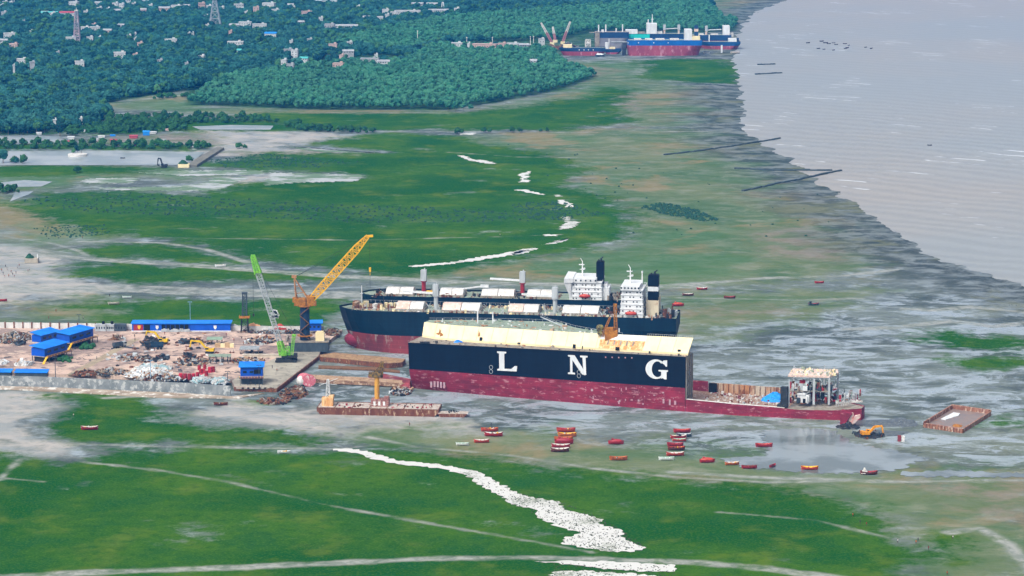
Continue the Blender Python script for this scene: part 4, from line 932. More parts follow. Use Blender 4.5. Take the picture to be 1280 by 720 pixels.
# front wall and back wall
def wall(name, pts, z0, h, th, m, label, pill=None, pm=None, cat='wall'):
    b = MB()
    for a, c in zip(pts, pts[1:]):
        d = c-a; m_ = (a+c)/2; b.box(m_.x, m_.y, z0, d.length+th*.8, th, h, math.atan2(d.y, d.x))
    o = b.build(name, m); tag(o, label, cat)
    if pill:
        for a, c in zip(pts, pts[1:]):
            d = c-a; n = max(1, int(d.length/pill)); 
            for i in range(n+1):
                p = a+d*i/n; q = MB(); q.box(p.x, p.y-.35, z0, .7, .7, h+.5, math.atan2(d.y, d.x)); q.build('pillar', pm or m, o)
    return o
wf = [P(-60, 480.5, 0), P(60, 483.5, 0), P(150, 487.5, 0), P(230, 491, 0), P(288, 495, 0)]
wall('boundary_wall', wf, -.5, 6.2, .6, CONCW, 'long stained grey concrete wall along the front of the shipbreaking yard')
b = MB(); q = [P(-80, 481.5, 0), P(60, 484.5, 0), P(150, 488.5, 0), P(230, 492, 0), P(288, 496, 0), P(330, 492, 0), P(300, 498, 0), P(200, 497.5, 0), P(130, 493, 0), P(40, 488, 0), P(-80, 484, 0)]
b.prism([(p.x, p.y) for p in q], -.5, .35); tag(b.build('sand_apron', mat('apron_sand', '#a99a88', '#8f7f6c', '#d8d4cc', .08, .9, 1, .55)), kind='structure')
wb = [P(-60, 409, YZ), P(40, 410.3, YZ), P(166, 412, YZ)]
wall('back_wall', wb, YZ-2.5, 6.0, .4, mat('whitewash', '#dcdcd8', '#c6c6c2', '#9c948c', .3, .8, .3, .68), 'white panel wall with rusty posts along the back of the yard', 5.6, RUST)
wall('back_wall', [P(288, 413, YZ), P(345, 413.5, YZ), P(405, 413.5, YZ)], YZ-2.5, 5.4, .4, DIRTYW, 'whitish low wall between the long blue office and the yellow crane')
# ---------------------------------------------------------------- blue buildings
def gable_roof_box(par, L, W_, zb, hw, hr, m_w, m_r, over=.6, parts=True):
    b = MB(); b.box(0, 0, zb, L, W_, hw); w = b.build('wall', m_w, par)
    b = MB(); zt = zb+hw+.02; L2_, W2 = L/2+over, W_/2+over
    b.add([(-L2_, -W2, zt), (L2_, -W2, zt), (L2_, W2, zt+hr), (-L2_, W2, zt+hr), (-L2_, -W2, zt+.3), (L2_, -W2, zt+.3), (L2_, W2, zt+hr+.3), (-L2_, W2, zt+hr+.3)], [(3, 2, 1, 0), (4, 5, 6, 7), (0, 1, 5, 4), (1, 2, 6, 5), (2, 3, 7, 6), (3, 0, 4, 7)])
    r_ = b.build('roof', m_r, par); rb = MB()
    n = int(L/1.5)
    for i in range(n+1):
        x = -L2_+2*L2_*i/n; rb.bar((x, -W2, zt+.34), (x, W2, zt+hr+.34), .14)
    rb.build('roof_rib', m_r, r_)
    return w
p = Y_(226.5, 414.5); L = 122*sc(414)
of = thing('yard_office', 'long low blue shed with red panel and open bays at the back of the yard', 'building', (p.x, p.y+4.2, YZ))
gable_roof_box(of, L, 8, .6, 4.3, .5, BLUEP, BLUER)
b = MB(); b.box(0, 0, 0, L+.8, 8.6, .6); b.build('plinth', WHITE, of)
def fx(px): return (Y_(px, 414.5).x-p.x)
for x0, x1, nm, m_ in ((167, 179, 'red_panel', CRIM), (180, 187.5, 'open_bay', BLACK), (202, 236.5, 'open_bay', BLACK)):
    b = MB(); b.box((fx(x0)+fx(x1))/2, -4.04, .7, fx(x1)-fx(x0), .12, 3.6); b.build(nm, m_, of)
for px, m_, in ((174, YEL), (196.5, WHITE), (269, WHITE)):
    b = MB(); x = fx(px); b.plate([(x-.9, -4.2, 3.8), (x+.9, -4.2, 3.8), (x+.9, -4.2, 2.4), (x+.5, -4.2, 1.7), (x, -4.2, 1.3), (x-.5, -4.2, 1.7), (x-.9, -4.2, 2.4)][::-1], (0, .06, 0)); b.build('crest', m_, of)
b = MB(); r = random.Random(50)
for i in range(14): b.box(fx(203+33*i/13), -4.5-r.random(), .1, .8+r.random(), .8, .8+1.2*r.random())
tag(b.build('stored_goods', [GREYW], of), kind='stuff')
b = MB()
for i in range(7): b.bar((fx(202+5.7*i), -4.6, 0), (fx(202+5.7*i), -4.6, 4.9), .22)
b.build('post', BLUEP, of)
def stilt_house(label, cx, cy, L, W_, rz, zf=4.0, hw=5.0, veranda=True, stairs=True, stilts=True, hr=1.0):
    q = Y_(cx, cy); t = thing('stilt_house', label, 'house', q, rz); gable_roof_box(t, L, W_, zf, hw, hr, BLUEP, BLUER, .9)
    b = MB(); b.box(0, 0, zf-.35, L+.5, W_+.5, .33); b.build('floor_slab', CONC, t)
    if stilts:
        for sx in (-1, -.33, .33, 1):
            for sy in (-1, 1): s_ = MB(); s_.bar((sx*(L/2-.4), sy*(W_/2-.3), 0), (sx*(L/2-.4), sy*(W_/2-.3), zf-.35), .35); s_.build('stilt', SLATE, t)
        b = MB(); b.box(0, 0, 0, L*.9, W_*.75, zf-.6); b.build('undercroft', DARK, t)
    b = MB()
    for k in range(3): b.box(-L*.3+L*.3*k, -W_/2-.04, zf+hw*.4, L*.16, .1, 1.2)
    b.build('window', GLASS, t)
    if veranda:
        v = MB(); v.box(0, -W_/2-1.7, zf-.35, L+1, 3.0, .3); vv = v.build('veranda', mat('veranda_planks', '#6d4a40', '#5a3d34', None, .5, .8), t)
        rl = MB(); yv = -W_/2-3.1; rl.bar((-L/2-.5, yv, zf+1), (L/2+.5, yv, zf+1), .14)
        for k in range(9): x = -L/2-.5+(L+1)*k/8; rl.bar((x, yv, zf), (x, yv, zf+1), .12)
        rl.build('veranda_rail', YEL, vv)
        for k in range(4): x = -L/2+L*k/3; s_ = MB(); s_.bar((x, yv, 0), (x, yv, zf-.35), .25); s_.build('stilt', SLATE, t)
    if stairs:
        s_ = MB(); s_.bar((-L/2-4.6, -W_/2-2.2, .2), (-L/2-.4, -W_/2-1.8, zf), 1.2, .35); s_.bar((-L/2-4.6, -W_/2-2.8, 1.2), (-L/2-.4, -W_/2-2.4, zf+1), .15); s_.build('stair', YEL, t)
    return t
D1 = math.atan2(22, 21)
stilt_house('front blue stilt house with brown veranda and yellow stair, left of the yard road', 62, 448.5, 22, 9.5, R(63), 3.6, 4.6)
stilt_house('rear blue stilt house with a wide ribbed roof, behind the front stilt house', 94, 431, 24, 9.5, R(63), 3.6, 4.8)
t = stilt_house('small blue gabled hut left of the two stilt houses', 57, 425.5, 17, 7, R(60), .4, 4.2, False, False, False, 1.4)
t = stilt_house('blue hut on a dark base at the front corner of the quay', 315, 478.5, 12.5, 8, R(3), 4.2, 5.6, True, False, False, 1.2)
b = MB(); b.box(0, 0, 0, 12, 7.6, 3.8); b.build('base', SLATE, t)
b = MB(); b.box(3.2, -4.06, 6.0, 3.8, .2, 2.4); b.build('open_window', BLACK, t)
t = stilt_house('blue cabin standing behind the big yellow crane', 393, 415.5, 8.5, 5, R(4), 1.5, 4.6, False, False, False, .9)
for px, py, L, lb in ((6, 470, 7.6, 'small low blue-roofed shed at the left end of the front wall'), (40, 470.5, 18, 'long low blue-roofed shed just inside the front wall')):
    q = Y_(px, py); t = thing('low_shed', lb, 'shed', q, R(-2)); gable_roof_box(t, L, 5.5, 0, 2.6, .8, SLATE, BLUER, .5)
q = Y_(139.5, 413.2); t = thing('water_tank_shed', 'grey box sheds with two black tanks on top, against the white back wall', 'shed', q)
for k, (x, w, m_) in enumerate(((-6.5, 6.4, GREYW), (-.5, 4.6, GREYW), (5.6, 7.0, SLATE))):
    b = MB(); b.box(x, 0, 0, w, 4, 3.9); b.box(x, 0, 3.9, w+.3, 4.3, .25); bb = b.build('shed_box', m_, t)
    b = MB()
    for i in range(4): b.box(x-w*.36+w*.24*i, -2.03, 1.4, .7, .1, 1.4)
    b.build('window', GLASS, bb)
for x in (-5, .4): b = MB(); b.cyl(x, 0, 4.15, .9, 1.7, 12); b.build('tank', BLACK, t)
def open_shed(label, px, py, L, W_, h, m_r, rz=0, ribs=False):
    t = thing('open_shed', label, 'shed', Y_(px, py), rz)
    b = MB(); b.slab([(-L/2, -W_/2, h), (L/2, -W_/2, h), (L/2, W_/2, h+.7), (-L/2, W_/2, h+.7)], .22); b.build('roof', m_r, t)
    n = 4
    for i in range(n):
        for s in (-1, 1): b = MB(); x = -L/2+.5+(L-1)*i/(n-1); b.bar((x, s*(W_/2-.3), 0), (x, s*(W_/2-.3), h+(.1 if s < 0 else .5)), .28); b.build('post', DARK, t)
    if ribs:
        for i in range(4):
            b = MB(); x = -L/2+1+3.4*i; pv = None
            for k in range(7): a = R(95*k/6); q = (x+.6*k/6, -W_/2-.2-3.4*math.sin(a)*.8, h*math.cos(a)+.2); (b.bar(pv, q, .4) if pv else None); pv = q
            b.build('curved_rib', DARK, t)
    b = MB(); r = random.Random(hash(label) % 99 if False else int(px)); junk(b, -L/2+1, L/2-1, -W_/2+.5, W_/2-.5, 0, 12, r, .6, 1.8, 1.6, 2); tag(b.build('stored_goods', [GREYW, DARK], t), kind='stuff')
open_shed('green-roofed shelter at the right of the scrap ground, behind the pale crates', 268.5, 430, 9.5, 6, 3.2, mat('faded_green_roof', '#7d9480', '#8fa590', None, .4, .7))
open_shed('grey-roofed shelter with posts beside the green crawler crane', 312, 441, 11.5, 8, 2.8, mat('zinc_roof', '#9ca3a6', '#848b8e', '#75604e', .4, .6, 1, .68))
open_shed('pale green shelter with dark curved ribs leaning at its front', 275, 452, 13, 5, 3.4, mat('faded_green_roof'[:0]+'dull_green_roof', '#8b9a88', '#788776', None, .4, .7), 0, True)
def boxes(name, label, cat, items, m_, group=None):
    """one thing made of closely packed pieces"""
    q = Y_(*items[0][:2]); t = thing(name, label, cat, q, 0, group)
    return t
t = thing('crate_stack', 'stack of pale timber crates in front of the green-roofed shelter', 'crates', Y_(281, 434)); 
for k, (x, w, h) in enumerate(((-4.2, 3.2, 2.6), (-1.2, 2.6, 2.2), (1.6, 2.8, 2.9), (4.3, 2.4, 2.3))): b = MB(); b.box(x, 0, 0, w, 2.4, h); b.build('crate', CREAM if k % 2 else mat('raw_timber', '#c4a884', '#a98c68', None, .6, .8), t)
b = MB(); q = Y_(330, 446.5); b.box(0, 0, 0, 25, 2.6, 1.6, R(-1)); b.box(0, 0, 1.6, 25.4, 3, .15, R(-1)); o = b.build('long_trough', mat('cream_girder', '#c9c0b0', '#b0a592', None, .3, .7)); o.location = q; tag(o, 'long pale flat-topped girder lying beside the green crawler crane', 'girder')
for i, (px, py, w, h, cap, lb) in enumerate(((328.5, 412.5, 11, 3.4, mat('apricot_tarp', '#e0a878', '#cf9468', None, .5, .7), 'apricot covered box below the dark lattice tower'), (350, 413, 8, 3.2, ORRED, 'small orange-red machine at the back beside the grey lattice boom'), (292, 411.5, 8, 2.6, GREYW, 'pale drums stacked at the right end of the blue office'))):
    t = thing('covered_plant', lb, 'machinery', Y_(px-12 if i == 0 else px, py)); b = MB(); b.box(0, 0, 0, w, 3.4, h*.6); b.mound(0, 0, w*.5, 1.7, h*.8, random.Random(60+i), h*.55, 12, 0, .3); b.build('cover', cap, t)
    b = MB(); b.box(0, -1.8, 0, w*1.1, .5, .7); b.build('skid', DARK, t)
for px, py in ((369, 414), (383, 413), (410, 414)):
    pass
q = Y_(391, 413.5); o = MB().cyl(0, 0, 0, 1.2, 3.4, 14).build('white_tank', WHITE); o.location = q; tag(o, 'upright white tank between the grey boom and the blue cabin', 'tank')
# ---------------------------------------------------------------- red tanks
r = random.Random(77); base = None; dl = []
for i, (px, py, s) in enumerate(((226, 476.5, 1), (231.5, 476.8, 1), (237, 477, 1), (242, 476, .9), (247, 474.5, .9), (251, 470, .85), (254.5, 469.5, .85), (249, 465.5, .85), (258, 472.5, .9), (262.5, 468.5, 1), (266.5, 468, 1), (256, 464.5, .8), (252, 474.8, .7))):
    b = MB(); rr = 1.15*s; hh = 3.0*s; b.cyl(0, 0, 0, rr, hh, 14); b.cyl(0, 0, hh, rr*.9, .18, 14); o = b.build('red_drum', CRIM if i % 3 else mat('pinkish_red_paint', '#d0394c', '#bb3040', None, .6, .5)); o.location = Y_(px, py-3.0)
    b = MB(); b.cyl(0, 0, hh*.33, rr+.05, .12, 14); b.cyl(0, 0, hh*.66, rr+.05, .12, 14); b.build('hoop', CRIM, o)
    dl.append((px, o))
dl.sort(key=lambda a: a[0]); words = ['first', 'second', 'third', 'fourth', 'fifth', 'sixth', 'seventh', 'eighth', 'ninth', 'tenth', 'eleventh', 'twelfth', 'thirteenth']
for w_, (px, o) in zip(words, dl): tag(o, '%s from the left of the red drums behind the front wall' % w_, 'drum', 'red drums behind the front wall')
# ---------------------------------------------------------------- heaps
SC = {'mixed': [DARK, RUST, GREYW, DECKT, RUSTL], 'dark': [DARK, DARK, SLATE, RUST], 'white': [WHITE, GREYW, DIRTYW, RUSTL], 'pale': [GREYW, mat('pale_blue_sacks', '#a9c8cc', '#8fb2b8', None, .6, .7), DIRTYW], 'brown': [RUST, WOODB, DECKT, DARK]}
def heap(label, x0, x1, yb, depth, h, kind, n, seed, cat='scrap', name='scrap_heap', z=YZ, smin=.5, smax=2.6):
    q = P((x0+x1)/2, yb, z); rx = (x1-x0)/2*sc(yb); ry = depth/2; b = MB(); r = random.Random(seed); ms = SC[kind]
    b.cur = 0; b.mound(0, ry, rx*.95, ry*.9, h*.75, r, -.05, 16)
    for _ in range(n):
        a = r.random()*6.283; f = math.sqrt(r.random())*.98; x, y = rx*f*math.cos(a), ry+ry*f*math.sin(a); b.cur = r.randrange(len(ms)); s = smin+(smax-smin)*r.random()**2
        zz = h*.75*(1-f)**.8; b.box(x, y, max(-.1, zz-.5), s*(.6+r.random()*1.2), s*(.2+.6*r.random()), .25+1.1*r.random()**1.5, r.random()*3.14, (r.random()-.5)*1.2)
    o = b.build(name, ms); o.location = q; return tag(o, label, cat)
heap('big heap of tangled scrap steel at the left edge of the yard', -12, 33, 430.5, 34, 5.5, 'mixed', 500, 101)
heap('dark scrap pieces at the foot of the left scrap heap', 18, 30, 432, 8, 2.6, 'dark', 70, 102)
heap('heap of white sheet scrap in front of the left open ground', 15, 38, 458, 12, 2.6, 'white', 150, 103, smax=3.4)
heap('white scrap at the left edge beside the blue-roofed sheds', -14, 8, 457, 12, 2, 'white', 80, 104)
heap('long dark row of scrap behind the front wall, left of the pale rubble', 88, 122, 470, 12, 2.4, 'brown', 130, 105)
heap('dark tangled metal behind the front wall beside the road', 112, 160, 469.5, 16, 3.4, 'mixed', 280, 106)
heap('pale insulation rubble piled behind the front wall', 150, 214, 473.5, 26, 4.2, 'white', 420, 107)
heap('mixed rubble in front of the pale insulation pile', 168, 232, 477, 16, 2.8, 'mixed', 300, 108)
heap('pale blue sacks heaped on the rubble near the lamp post', 165, 214, 464, 14, 3.8, 'pale', 220, 109, 'sacks', 'sack_heap')
heap('pale blue sacks beside the red drums', 238, 262, 478.5, 12, 3.4, 'pale', 140, 110, 'sacks', 'sack_heap')
heap('pale sacks at the right end of the front wall', 262, 284, 480, 14, 3.2, 'pale', 140, 111, 'sacks', 'sack_heap')
heap('small brown heap beside the grey truck', 139, 150, 425.5, 8, 3, 'brown', 60, 112)
heap('pale beams and plates lying below the grey truck', 143, 168, 452.5, 22, 1.8, 'mixed', 130, 113, smax=3.5)
heap('grey pile of cuttings in the middle of the yard', 168, 190, 453.5, 18, 2.4, 'mixed', 150, 114)
heap('dark hose bales in the middle of the yard', 192, 210, 450.5, 10, 3.2, 'dark', 70, 115, smin=1.2, smax=3)
heap('dark bundle of plates right of the middle of the yard', 227, 242, 449, 12, 3.0, 'dark', 70, 116, smin=1, smax=3)
heap('dark scrap around the yellow excavator', 172, 206, 434, 30, 2.0, 'dark', 160, 117)
heap('low dark plates spread behind the second excavator', 218, 256, 431, 18, .9, 'dark', 110, 118, smax=3)
heap('low scattered plates in front of the second excavator', 212, 262, 458, 24, .9, 'mixed', 150, 119, smax=3)
heap('scrap steel beside the long pale girder', 286, 330, 455, 16, 1.8, 'mixed', 190, 120)
heap('pale steel ribs and scrap behind the shelters', 300, 345, 431, 22, 1.4, 'mixed', 170, 121)
heap('scrap along the back wall by the apricot box', 296, 412, 417.5, 10, 2.0, 'mixed', 230, 122)
heap('scrap cluttering the ground beside the quay crane base', 405, 424, 420, 22, 2.0, 'brown', 170, 123)
heap('dark tyre-like bundle on the quay behind the green crane', 372, 385, 435.5, 6, 2.4, 'dark', 40, 124)
heap('broken stones and scrap on the mud below the quay corner', 346, 382, 500, 34, 2.0, 'brown', 300, 125, z=0)
heap('rusty fallen slab ends on the mud in front of the quay', 320, 362, 506, 18, 1.0, 'brown', 120, 126, z=0)
heap('rubble on the mud between the crane barge and the LNG hull', 486, 514, 495, 22, 1.6, 'mixed', 170, 127, z=0)
heap('dark wet mud heap under the orange excavator', 1068, 1108, 549, 20, 1.4, 'dark', 90, 128, z=0, cat='mud heap', name='mud_heap', smax=1.6)
r = random.Random(130)
for i in range(34):      # loose cut plates and blocks about the yard
    px = 95+290*r.random(); py = 420+44*r.random()
    if px < 130 and py < 455 or px > 290 and py > 440: continue
    b = MB(); w = 1.5+4*r.random()**2; k = r.randrange(3)
    if k == 0: b.box(0, 0, 0, w, 1.2+1.4*r.random(), .35)
    elif k == 1: b.box(0, 0, 0, w*.8, 1.2, 1.2); b.box(w*.2, .3, 1.2, w*.4, .8, .5)
    else: b.bar((-w, 0, .3), (w, .4, .4), .5); b.bar((-w, 1, .3), (w*.8, 1.4, .4), .45)
    o = b.build('steel_offcut', r.choice([DARK, RUST, GREYW, RUSTL, SLATE])); o.location = Y_(px, py); o.rotation_euler.z = r.random()*3; tag(o, 'loose cut steel piece lying on the scrap ground of the yard', 'scrap', 'loose cut steel pieces on the yard ground')
# ---------------------------------------------------------------- vehicles
def excavator(label, loc, rz, m_, scl=1.0, arm=(5.5, 5.2, 4.2), reach=1, sink=0, group='excavators'):
    t = thing('excavator', label, 'excavator', loc, rz, group); k = scl
    for s in (-1, 1):
        b = MB(); b.box(0, s*1.25*k, .25*k, 3.9*k, .6*k, .5*k); b.box(0, s*1.25*k, .05*k, 3.3*k, .62*k, .9*k); b.build('track', DARK, t)
    b = MB(); b.cyl(0, 0, .9*k, .9*k, .35*k, 14); b.box(-.6*k, 0, 1.2*k, 3.6*k, 2.7*k, 1.15*k); b.box(-1.8*k, 0, 1.3*k, 1.2*k, 2.8*k, 1.3*k); b.build('body', m_, t)
    b = MB(); b.box(.9*k, .85*k, 1.25*k, 1.5*k, 1.05*k, 1.9*k); cb = b.build('cab', m_, t)
    b = MB(); b.box(1.0*k, .85*k, 2.0*k, 1.58*k, 1.13*k, .8*k); b.build('window', GLASS, cb)
    p0 = (1.2*k, -.2*k, 1.8*k); p1 = ((1.2+arm[0]*.42)*k, -.2*k, (1.8+arm[1]*.92)*k); p2 = ((1.2+arm[0])*k, -.2*k, (1.8+arm[1])*k); p3 = ((1.2+arm[0]+.6)*k, -.2*k, (1.8+arm[1]-arm[2])*k)
    b = MB(); b.bar(p0, p1, .75*k, w2=.95*k); b.bar(p1, p2, .9*k, w2=.6*k); b.build('boom', m_, t)
    b = MB(); b.bar(p2, p3, .7*k, w2=.5*k); ar = b.build('arm', m_, t); b = MB(); b.box(p3[0]-.5*k, p3[1], p3[2]-1.1*k, 1.5*k, 1.2*k, 1.1*k, 0, .3); b.build('bucket', DARK, ar)
    b = MB(); b.bar((1.9*k, -.2*k, 1.5*k), ((1.2+arm[0]*.3)*k, -.2*k, (1.5+arm[1]*.55)*k), .22*k); b.build('hydraulic_ram', GREYW, t)
    return t
EXY = mat('excavator_yellow', '#e8c21c', '#d0a81c', '#6a5a30', .5, .5, 1, .72); EXO = mat('excavator_orange', '#efa01a', '#d88c1a', '#6a4a28', .5, .5, 1, .72)
excavator('yellow excavator with its boom raised to the left beside a dark dump body', Y_(204, 430), R(172), EXY, 1.25, (6.8, 4.2, 2.2))
excavator('yellow excavator working on plates, its arm reaching left, mid yard', Y_(262, 441.5), R(170), EXY, 1.2, (8.2, 4.2, 3.4))
excavator('orange excavator sunk in mud beside the stern of the LNG hull', P(1083, 546, 0), R(10), EXO, 1.2, (5.6, 2.8, 3.2))
excavator('small dark excavator with raised arm at the edge of the large pond', P(205, 209.5, 0), R(170), DARK, 1.25, (3.0, 5.0, 4.4))
def truck(label, loc, rz, m_cab, m_body, k=1.0):
    t = thing('dump_truck', label, 'truck', loc, rz, 'trucks in the yard')
    b = MB(); b.box(0, 0, .8*k, 7.2*k, 1.4*k, .35*k); b.build('chassis', DARK, t)
    b = MB(); b.box(2.7*k, 0, 1.1*k, 1.9*k, 2.4*k, 1.9*k); cb = b.build('cab', m_cab, t); b = MB(); b.box(3.0*k, 0, 2.1*k, 1.4*k, 2.46*k, .7*k); b.build('windscreen', GLASS, cb)
    b = MB(); b.box(-1.1*k, 0, 1.15*k, 5.0*k, .15, 1.7*k); b.box(-1.1*k, 1.15*k, 1.15*k, 5.0*k, .15, 1.7*k); b.box(-1.1*k, -1.2*k, 1.15*k, 5.0*k, .15, 1.7*k); b.box(-3.6*k, 0, 1.15*k, .15, 2.4*k, 1.7*k); b.box(1.4*k, 0, 1.15*k, .15, 2.4*k, 2.0*k); b.box(-1.1*k, 0, 1.1*k, 5.0*k, 2.4*k, .5*k); b.build('dump_body', m_body, t)
    for x in (2.6, -1.4, -2.7):
        for s in (-1, 1):
            b = MB(); n = 14; b.plate([(x*k+.55*k*math.cos(6.283*i/n), s*1.05*k, .55*k+.55*k*math.sin(6.283*i/n)) for i in range(n)], (0, .35*k*s, 0)); b.build('wheel', DARK, t)
    return t
truck('grey dump truck parked beside the small brown heap', Y_(149.5, 434.5), R(40), GREYW, SLATE, 1.15)
truck('dump truck with a large dark blue body below the excavator with the raised boom', Y_(193, 436.5), R(185), DARK, mat('dump_body_blue', '#22435c', '#1a3448', '#3a3a3a', .4, .6), 1.5)
# ---------------------------------------------------------------- cranes
t = thing('pedestal_crane', 'tall yellow boom crane on a dark pedestal at the yard quay', 'crane', Y_(381, 438.5))
k = sc(438)
def cz(px, py):  # metres right / up of the crane foot, in its plane
    return ((px-381)*k, 0, (438.5-py)*k*1.02)
b = MB(); b.box((386-381)*k, 3, 0, 49*k, 13, 5.6); b.build('base_block', SLATE, t)
b = MB(); b.box((386-381)*k, 3, 5.6, 49*k+.6, 13.6, .5); b.box(-22*k, 3, 5.6, 1.0, 13, 2.4); b.build('base_deck', DECKT, t)
b = MB(); b.box(20*k*.95, 1, 6.1, 5.2, 4, 4.8); b.box(20*k*.95, 1, 10.9, 4.0, 4, .7); b.build('winch_house', CREAM, t)
b = MB(); b.cyl(0, 3, 6, 3.0, 21, 10, 2.8); b.build('pedestal', mat('pedestal_blue', '#1f3c58', '#18304a', '#5a4a40', .4, .6, .3, .66), t)
b = MB(); zz = 7
for i in range(4): b.bar((-2.8 if i % 2 else 2.8, -.4, zz), (2.8 if i % 2 else -2.8, -.4, zz+4.8), 1.0, .4); zz += 4.8
b.build('zigzag_stair', WOODB, t)
b = MB(); b.cyl(0, 3, 8.6, 4.6, .5, 12); b.cyl(0, 3, 26.5, 4.4, .6, 12); b.build('platform', ORNG, t)
b = MB(); b.box(-2.6, 3, 27.1, 6.8, 6, 4.2); b.box(3.6, 3, 27.1, 4.4, 5.4, 5.6); b.box(-5.5, 3, 29, 3, 4, 2.8); b.box(6, 1.5, 27, 2.2, 2.2, 3.0); b.build('machine_house', ORNG, t)
b = MB(); r = random.Random(4)
for _ in range(26): s = .4+1.1*r.random(); b.box(-6.5+13*r.random(), 1+4.5*r.random(), 27+5.5*r.random(), s, s, s, r.random()*3)
b.build('machinery_clutter', RUST, t)
at_ = cz(368.5, 349); b = MB()
for s in (-1, 1):
    b.bar((-4.8, 3+s*1.6, 30), (at_[0], 3+s*.5, at_[2]), .7, w2=.5); b.bar((2.2, 3+s*1.6, 31), (at_[0], 3+s*.5, at_[2]), .7, w2=.5)
for f in (.3, .6, .85): b.bar((-4.8+(at_[0]+4.8)*f, 3, 30+(at_[2]-30)*f), (2.2+(at_[0]-2.2)*f, 3, 31+(at_[2]-31)*f), .35)
b.box(at_[0], 3, at_[2]-.3, 2.8, 2, 1.6); b.build('a_frame', mat('weathered_ochre', '#b98a5c', '#8f6644', None, .5, .7), t)
tip = cz(460, 298.5); foot_ = cz(388.5, 377); b = MB(); b.lattice((foot_[0], 3, foot_[2]), (tip[0], 3, tip[2]), 3.2, 1.9, .55, 22, w_mid=4.4); 
b.bar((tip[0]-.5, 3, tip[2]), (tip[0]+3.2, 3, tip[2]+.3), 1.6, 1.2); bm = b.build('boom', YEL, t)
b = MB(); b.bar((at_[0], 3, at_[2]), (tip[0], 3, tip[2]+1), .16); b.bar((at_[0], 3.5, at_[2]), (foot_[0]+(tip[0]-foot_[0])*.8, 3.5, foot_[2]+(tip[2]-foot_[2])*.8+2), .14); b.build('stay_cable', DARK, t)
hx = tip[0]+1.2; b = MB(); z1 = cz(460, 362)[2]; b.bar((hx, 3, tip[2]), (hx, 3, z1), .14); hl = b.build('hoist_rope', DARK, t); b = MB(); z2 = cz(460, 342)[2]; b.box(hx, 3, z2, 1.2, .9, 2.6); b.bar((hx, 3, z2), (hx, 3, z2-2.2), .3); b.build('hook_block', YEL, hl)
t = thing('crawler_crane', 'lime green crawler crane with grey lattice boom at the quay', 'crane', Y_(358, 452)); k = sc(452)
for s in (-1, 1): b = MB(); b.box(0, s*3.0, .2, 12.5, 1.4, 1.2, 0); b.box(0, s*3.0, 0, 11, 1.42, 1.6); b.build('track', DARK, t)
b = MB(); b.box(0, 0, 1.1, 6, 4.4, .9); b.cyl(0, 0, 2, 1.8, .5, 14); b.box(1.5, 0, 2.5, 8.5, 3.6, 1.2); b.box(5.4, 0, 2.5, 2, 4.6, 2.4); b.build('undercarriage', DARK, t)
b = MB(); b.box(-1.4, -.8, 3.7, 3.2, 2.4, 2.8); b.box(.8, .8, 3.7, 3, 1.8, 1.8); b.build('machine_house', LIME, t)
b = MB(); b.lattice((-1.6, -.5, 4), (-3.8, .3, 12), 3.4, 2.2, .55, 5); b.lattice((.6, 0, 4), (1.2, 0, 9), 2.4, 1.6, .4, 3); b.build('boom_foot', LIME, t)
b = MB(); b.lattice((3.2, 0, 4), (4.6, 0, 15.5), 1.3, 1.5, .35, 6); b.bar((3.4, 0, 15.6), (5.8, 0, 15.6), 1.2); b.build('gantry', LIME, t)
b = MB(); pA = Vector((-3.8, .3, 12)); pT = Vector(((318.5-358)*k, .3, (452-322)*k*1.02)); pM = pA+(pT-pA)*.80; b.lattice(pA, pM, 2.4, 3.0, .32, 24); b.build('lattice_boom', GREYW, t)
b = MB(); b.lattice(pM, pT, 3.4, 2.0, .8, 8); b.box(pT.x, pT.y, pT.z-.6, 2.4, 1.6, 1.4); b.build('boom_tip', LIME, t)
b = MB(); b.bar(pT+Vector((-.2, 0, 0)), (pT.x-.2, .3, (452-392)*k), .13); hl = b.build('hoist_rope', DARK, t); b = MB(); b.box(pT.x-.2, .3, (452-392)*k-1.4, .9, .8, 1.6); b.build('hook_block', DARK, hl)
b = MB(); b.bar((5.2, 0, 15.8), pT, .12); b.build('stay_cable', DARK, t)
b = MB(); r = random.Random(6)
for _ in range(14): s = 1+2*r.random(); b.box((340+9*r.random()-358)*k, .3, (452-388-10*r.random())*k, s, .3, .5+r.random(), 0, (r.random()-.5))
tag(b.build('cloth_rag', WHITE, t), kind='stuff')
t = thing('lattice_tower', 'dark grey lattice tower with a railed platform near the blue office', 'tower', Y_(306, 415)); k = sc(415)
b = MB(); b.lattice((0, 0, 0), (0, 0, 9), 4.4, 3.6, .4, 3); b.build('lower_frame', DARK, t)
b = MB(); b.box(0, 0, 9, 6.4, 5, .5); b.box(0, -2.4, 9.5, 6.4, .15, 1.0); b.box(-3.1, 0, 9.5, .15, 5, 1); b.box(3.1, 0, 9.5, .15, 5, 1); b.build('platform', ORNG, t)
b = MB(); b.lattice((0, 0, 9.5), (.3, 0, 24), 2.8, 2.4, .42, 8); b.box(.3, 0, 24, 3.4, 2.6, .9); b.build('upper_frame', SLATE, t)
for px0, px1, py, lb in ((72, 88, 452, 'green bushes growing under the veranda of the front stilt house'), (100, 116, 436, 'green bushes growing under the veranda of the rear stilt house')):
    b = MB(); rr_ = random.Random(px0); q = Y_((px0+px1)/2, py)
    for _ in range(26): s_ = .8+1.3*rr_.random(); b.ell((px1-px0)*.25*(rr_.random()*2-1)*.9, 12*rr_.random()-2, s_*.5, s_, s_, s_*.8, 7, 4)
    o = b.build('bush', mat('yard_bush', '#245a30', '#1c4a2a', '#3c7444', .6, .9)); o.location = q; tag(o, lb, 'bush')
r = random.Random(131)
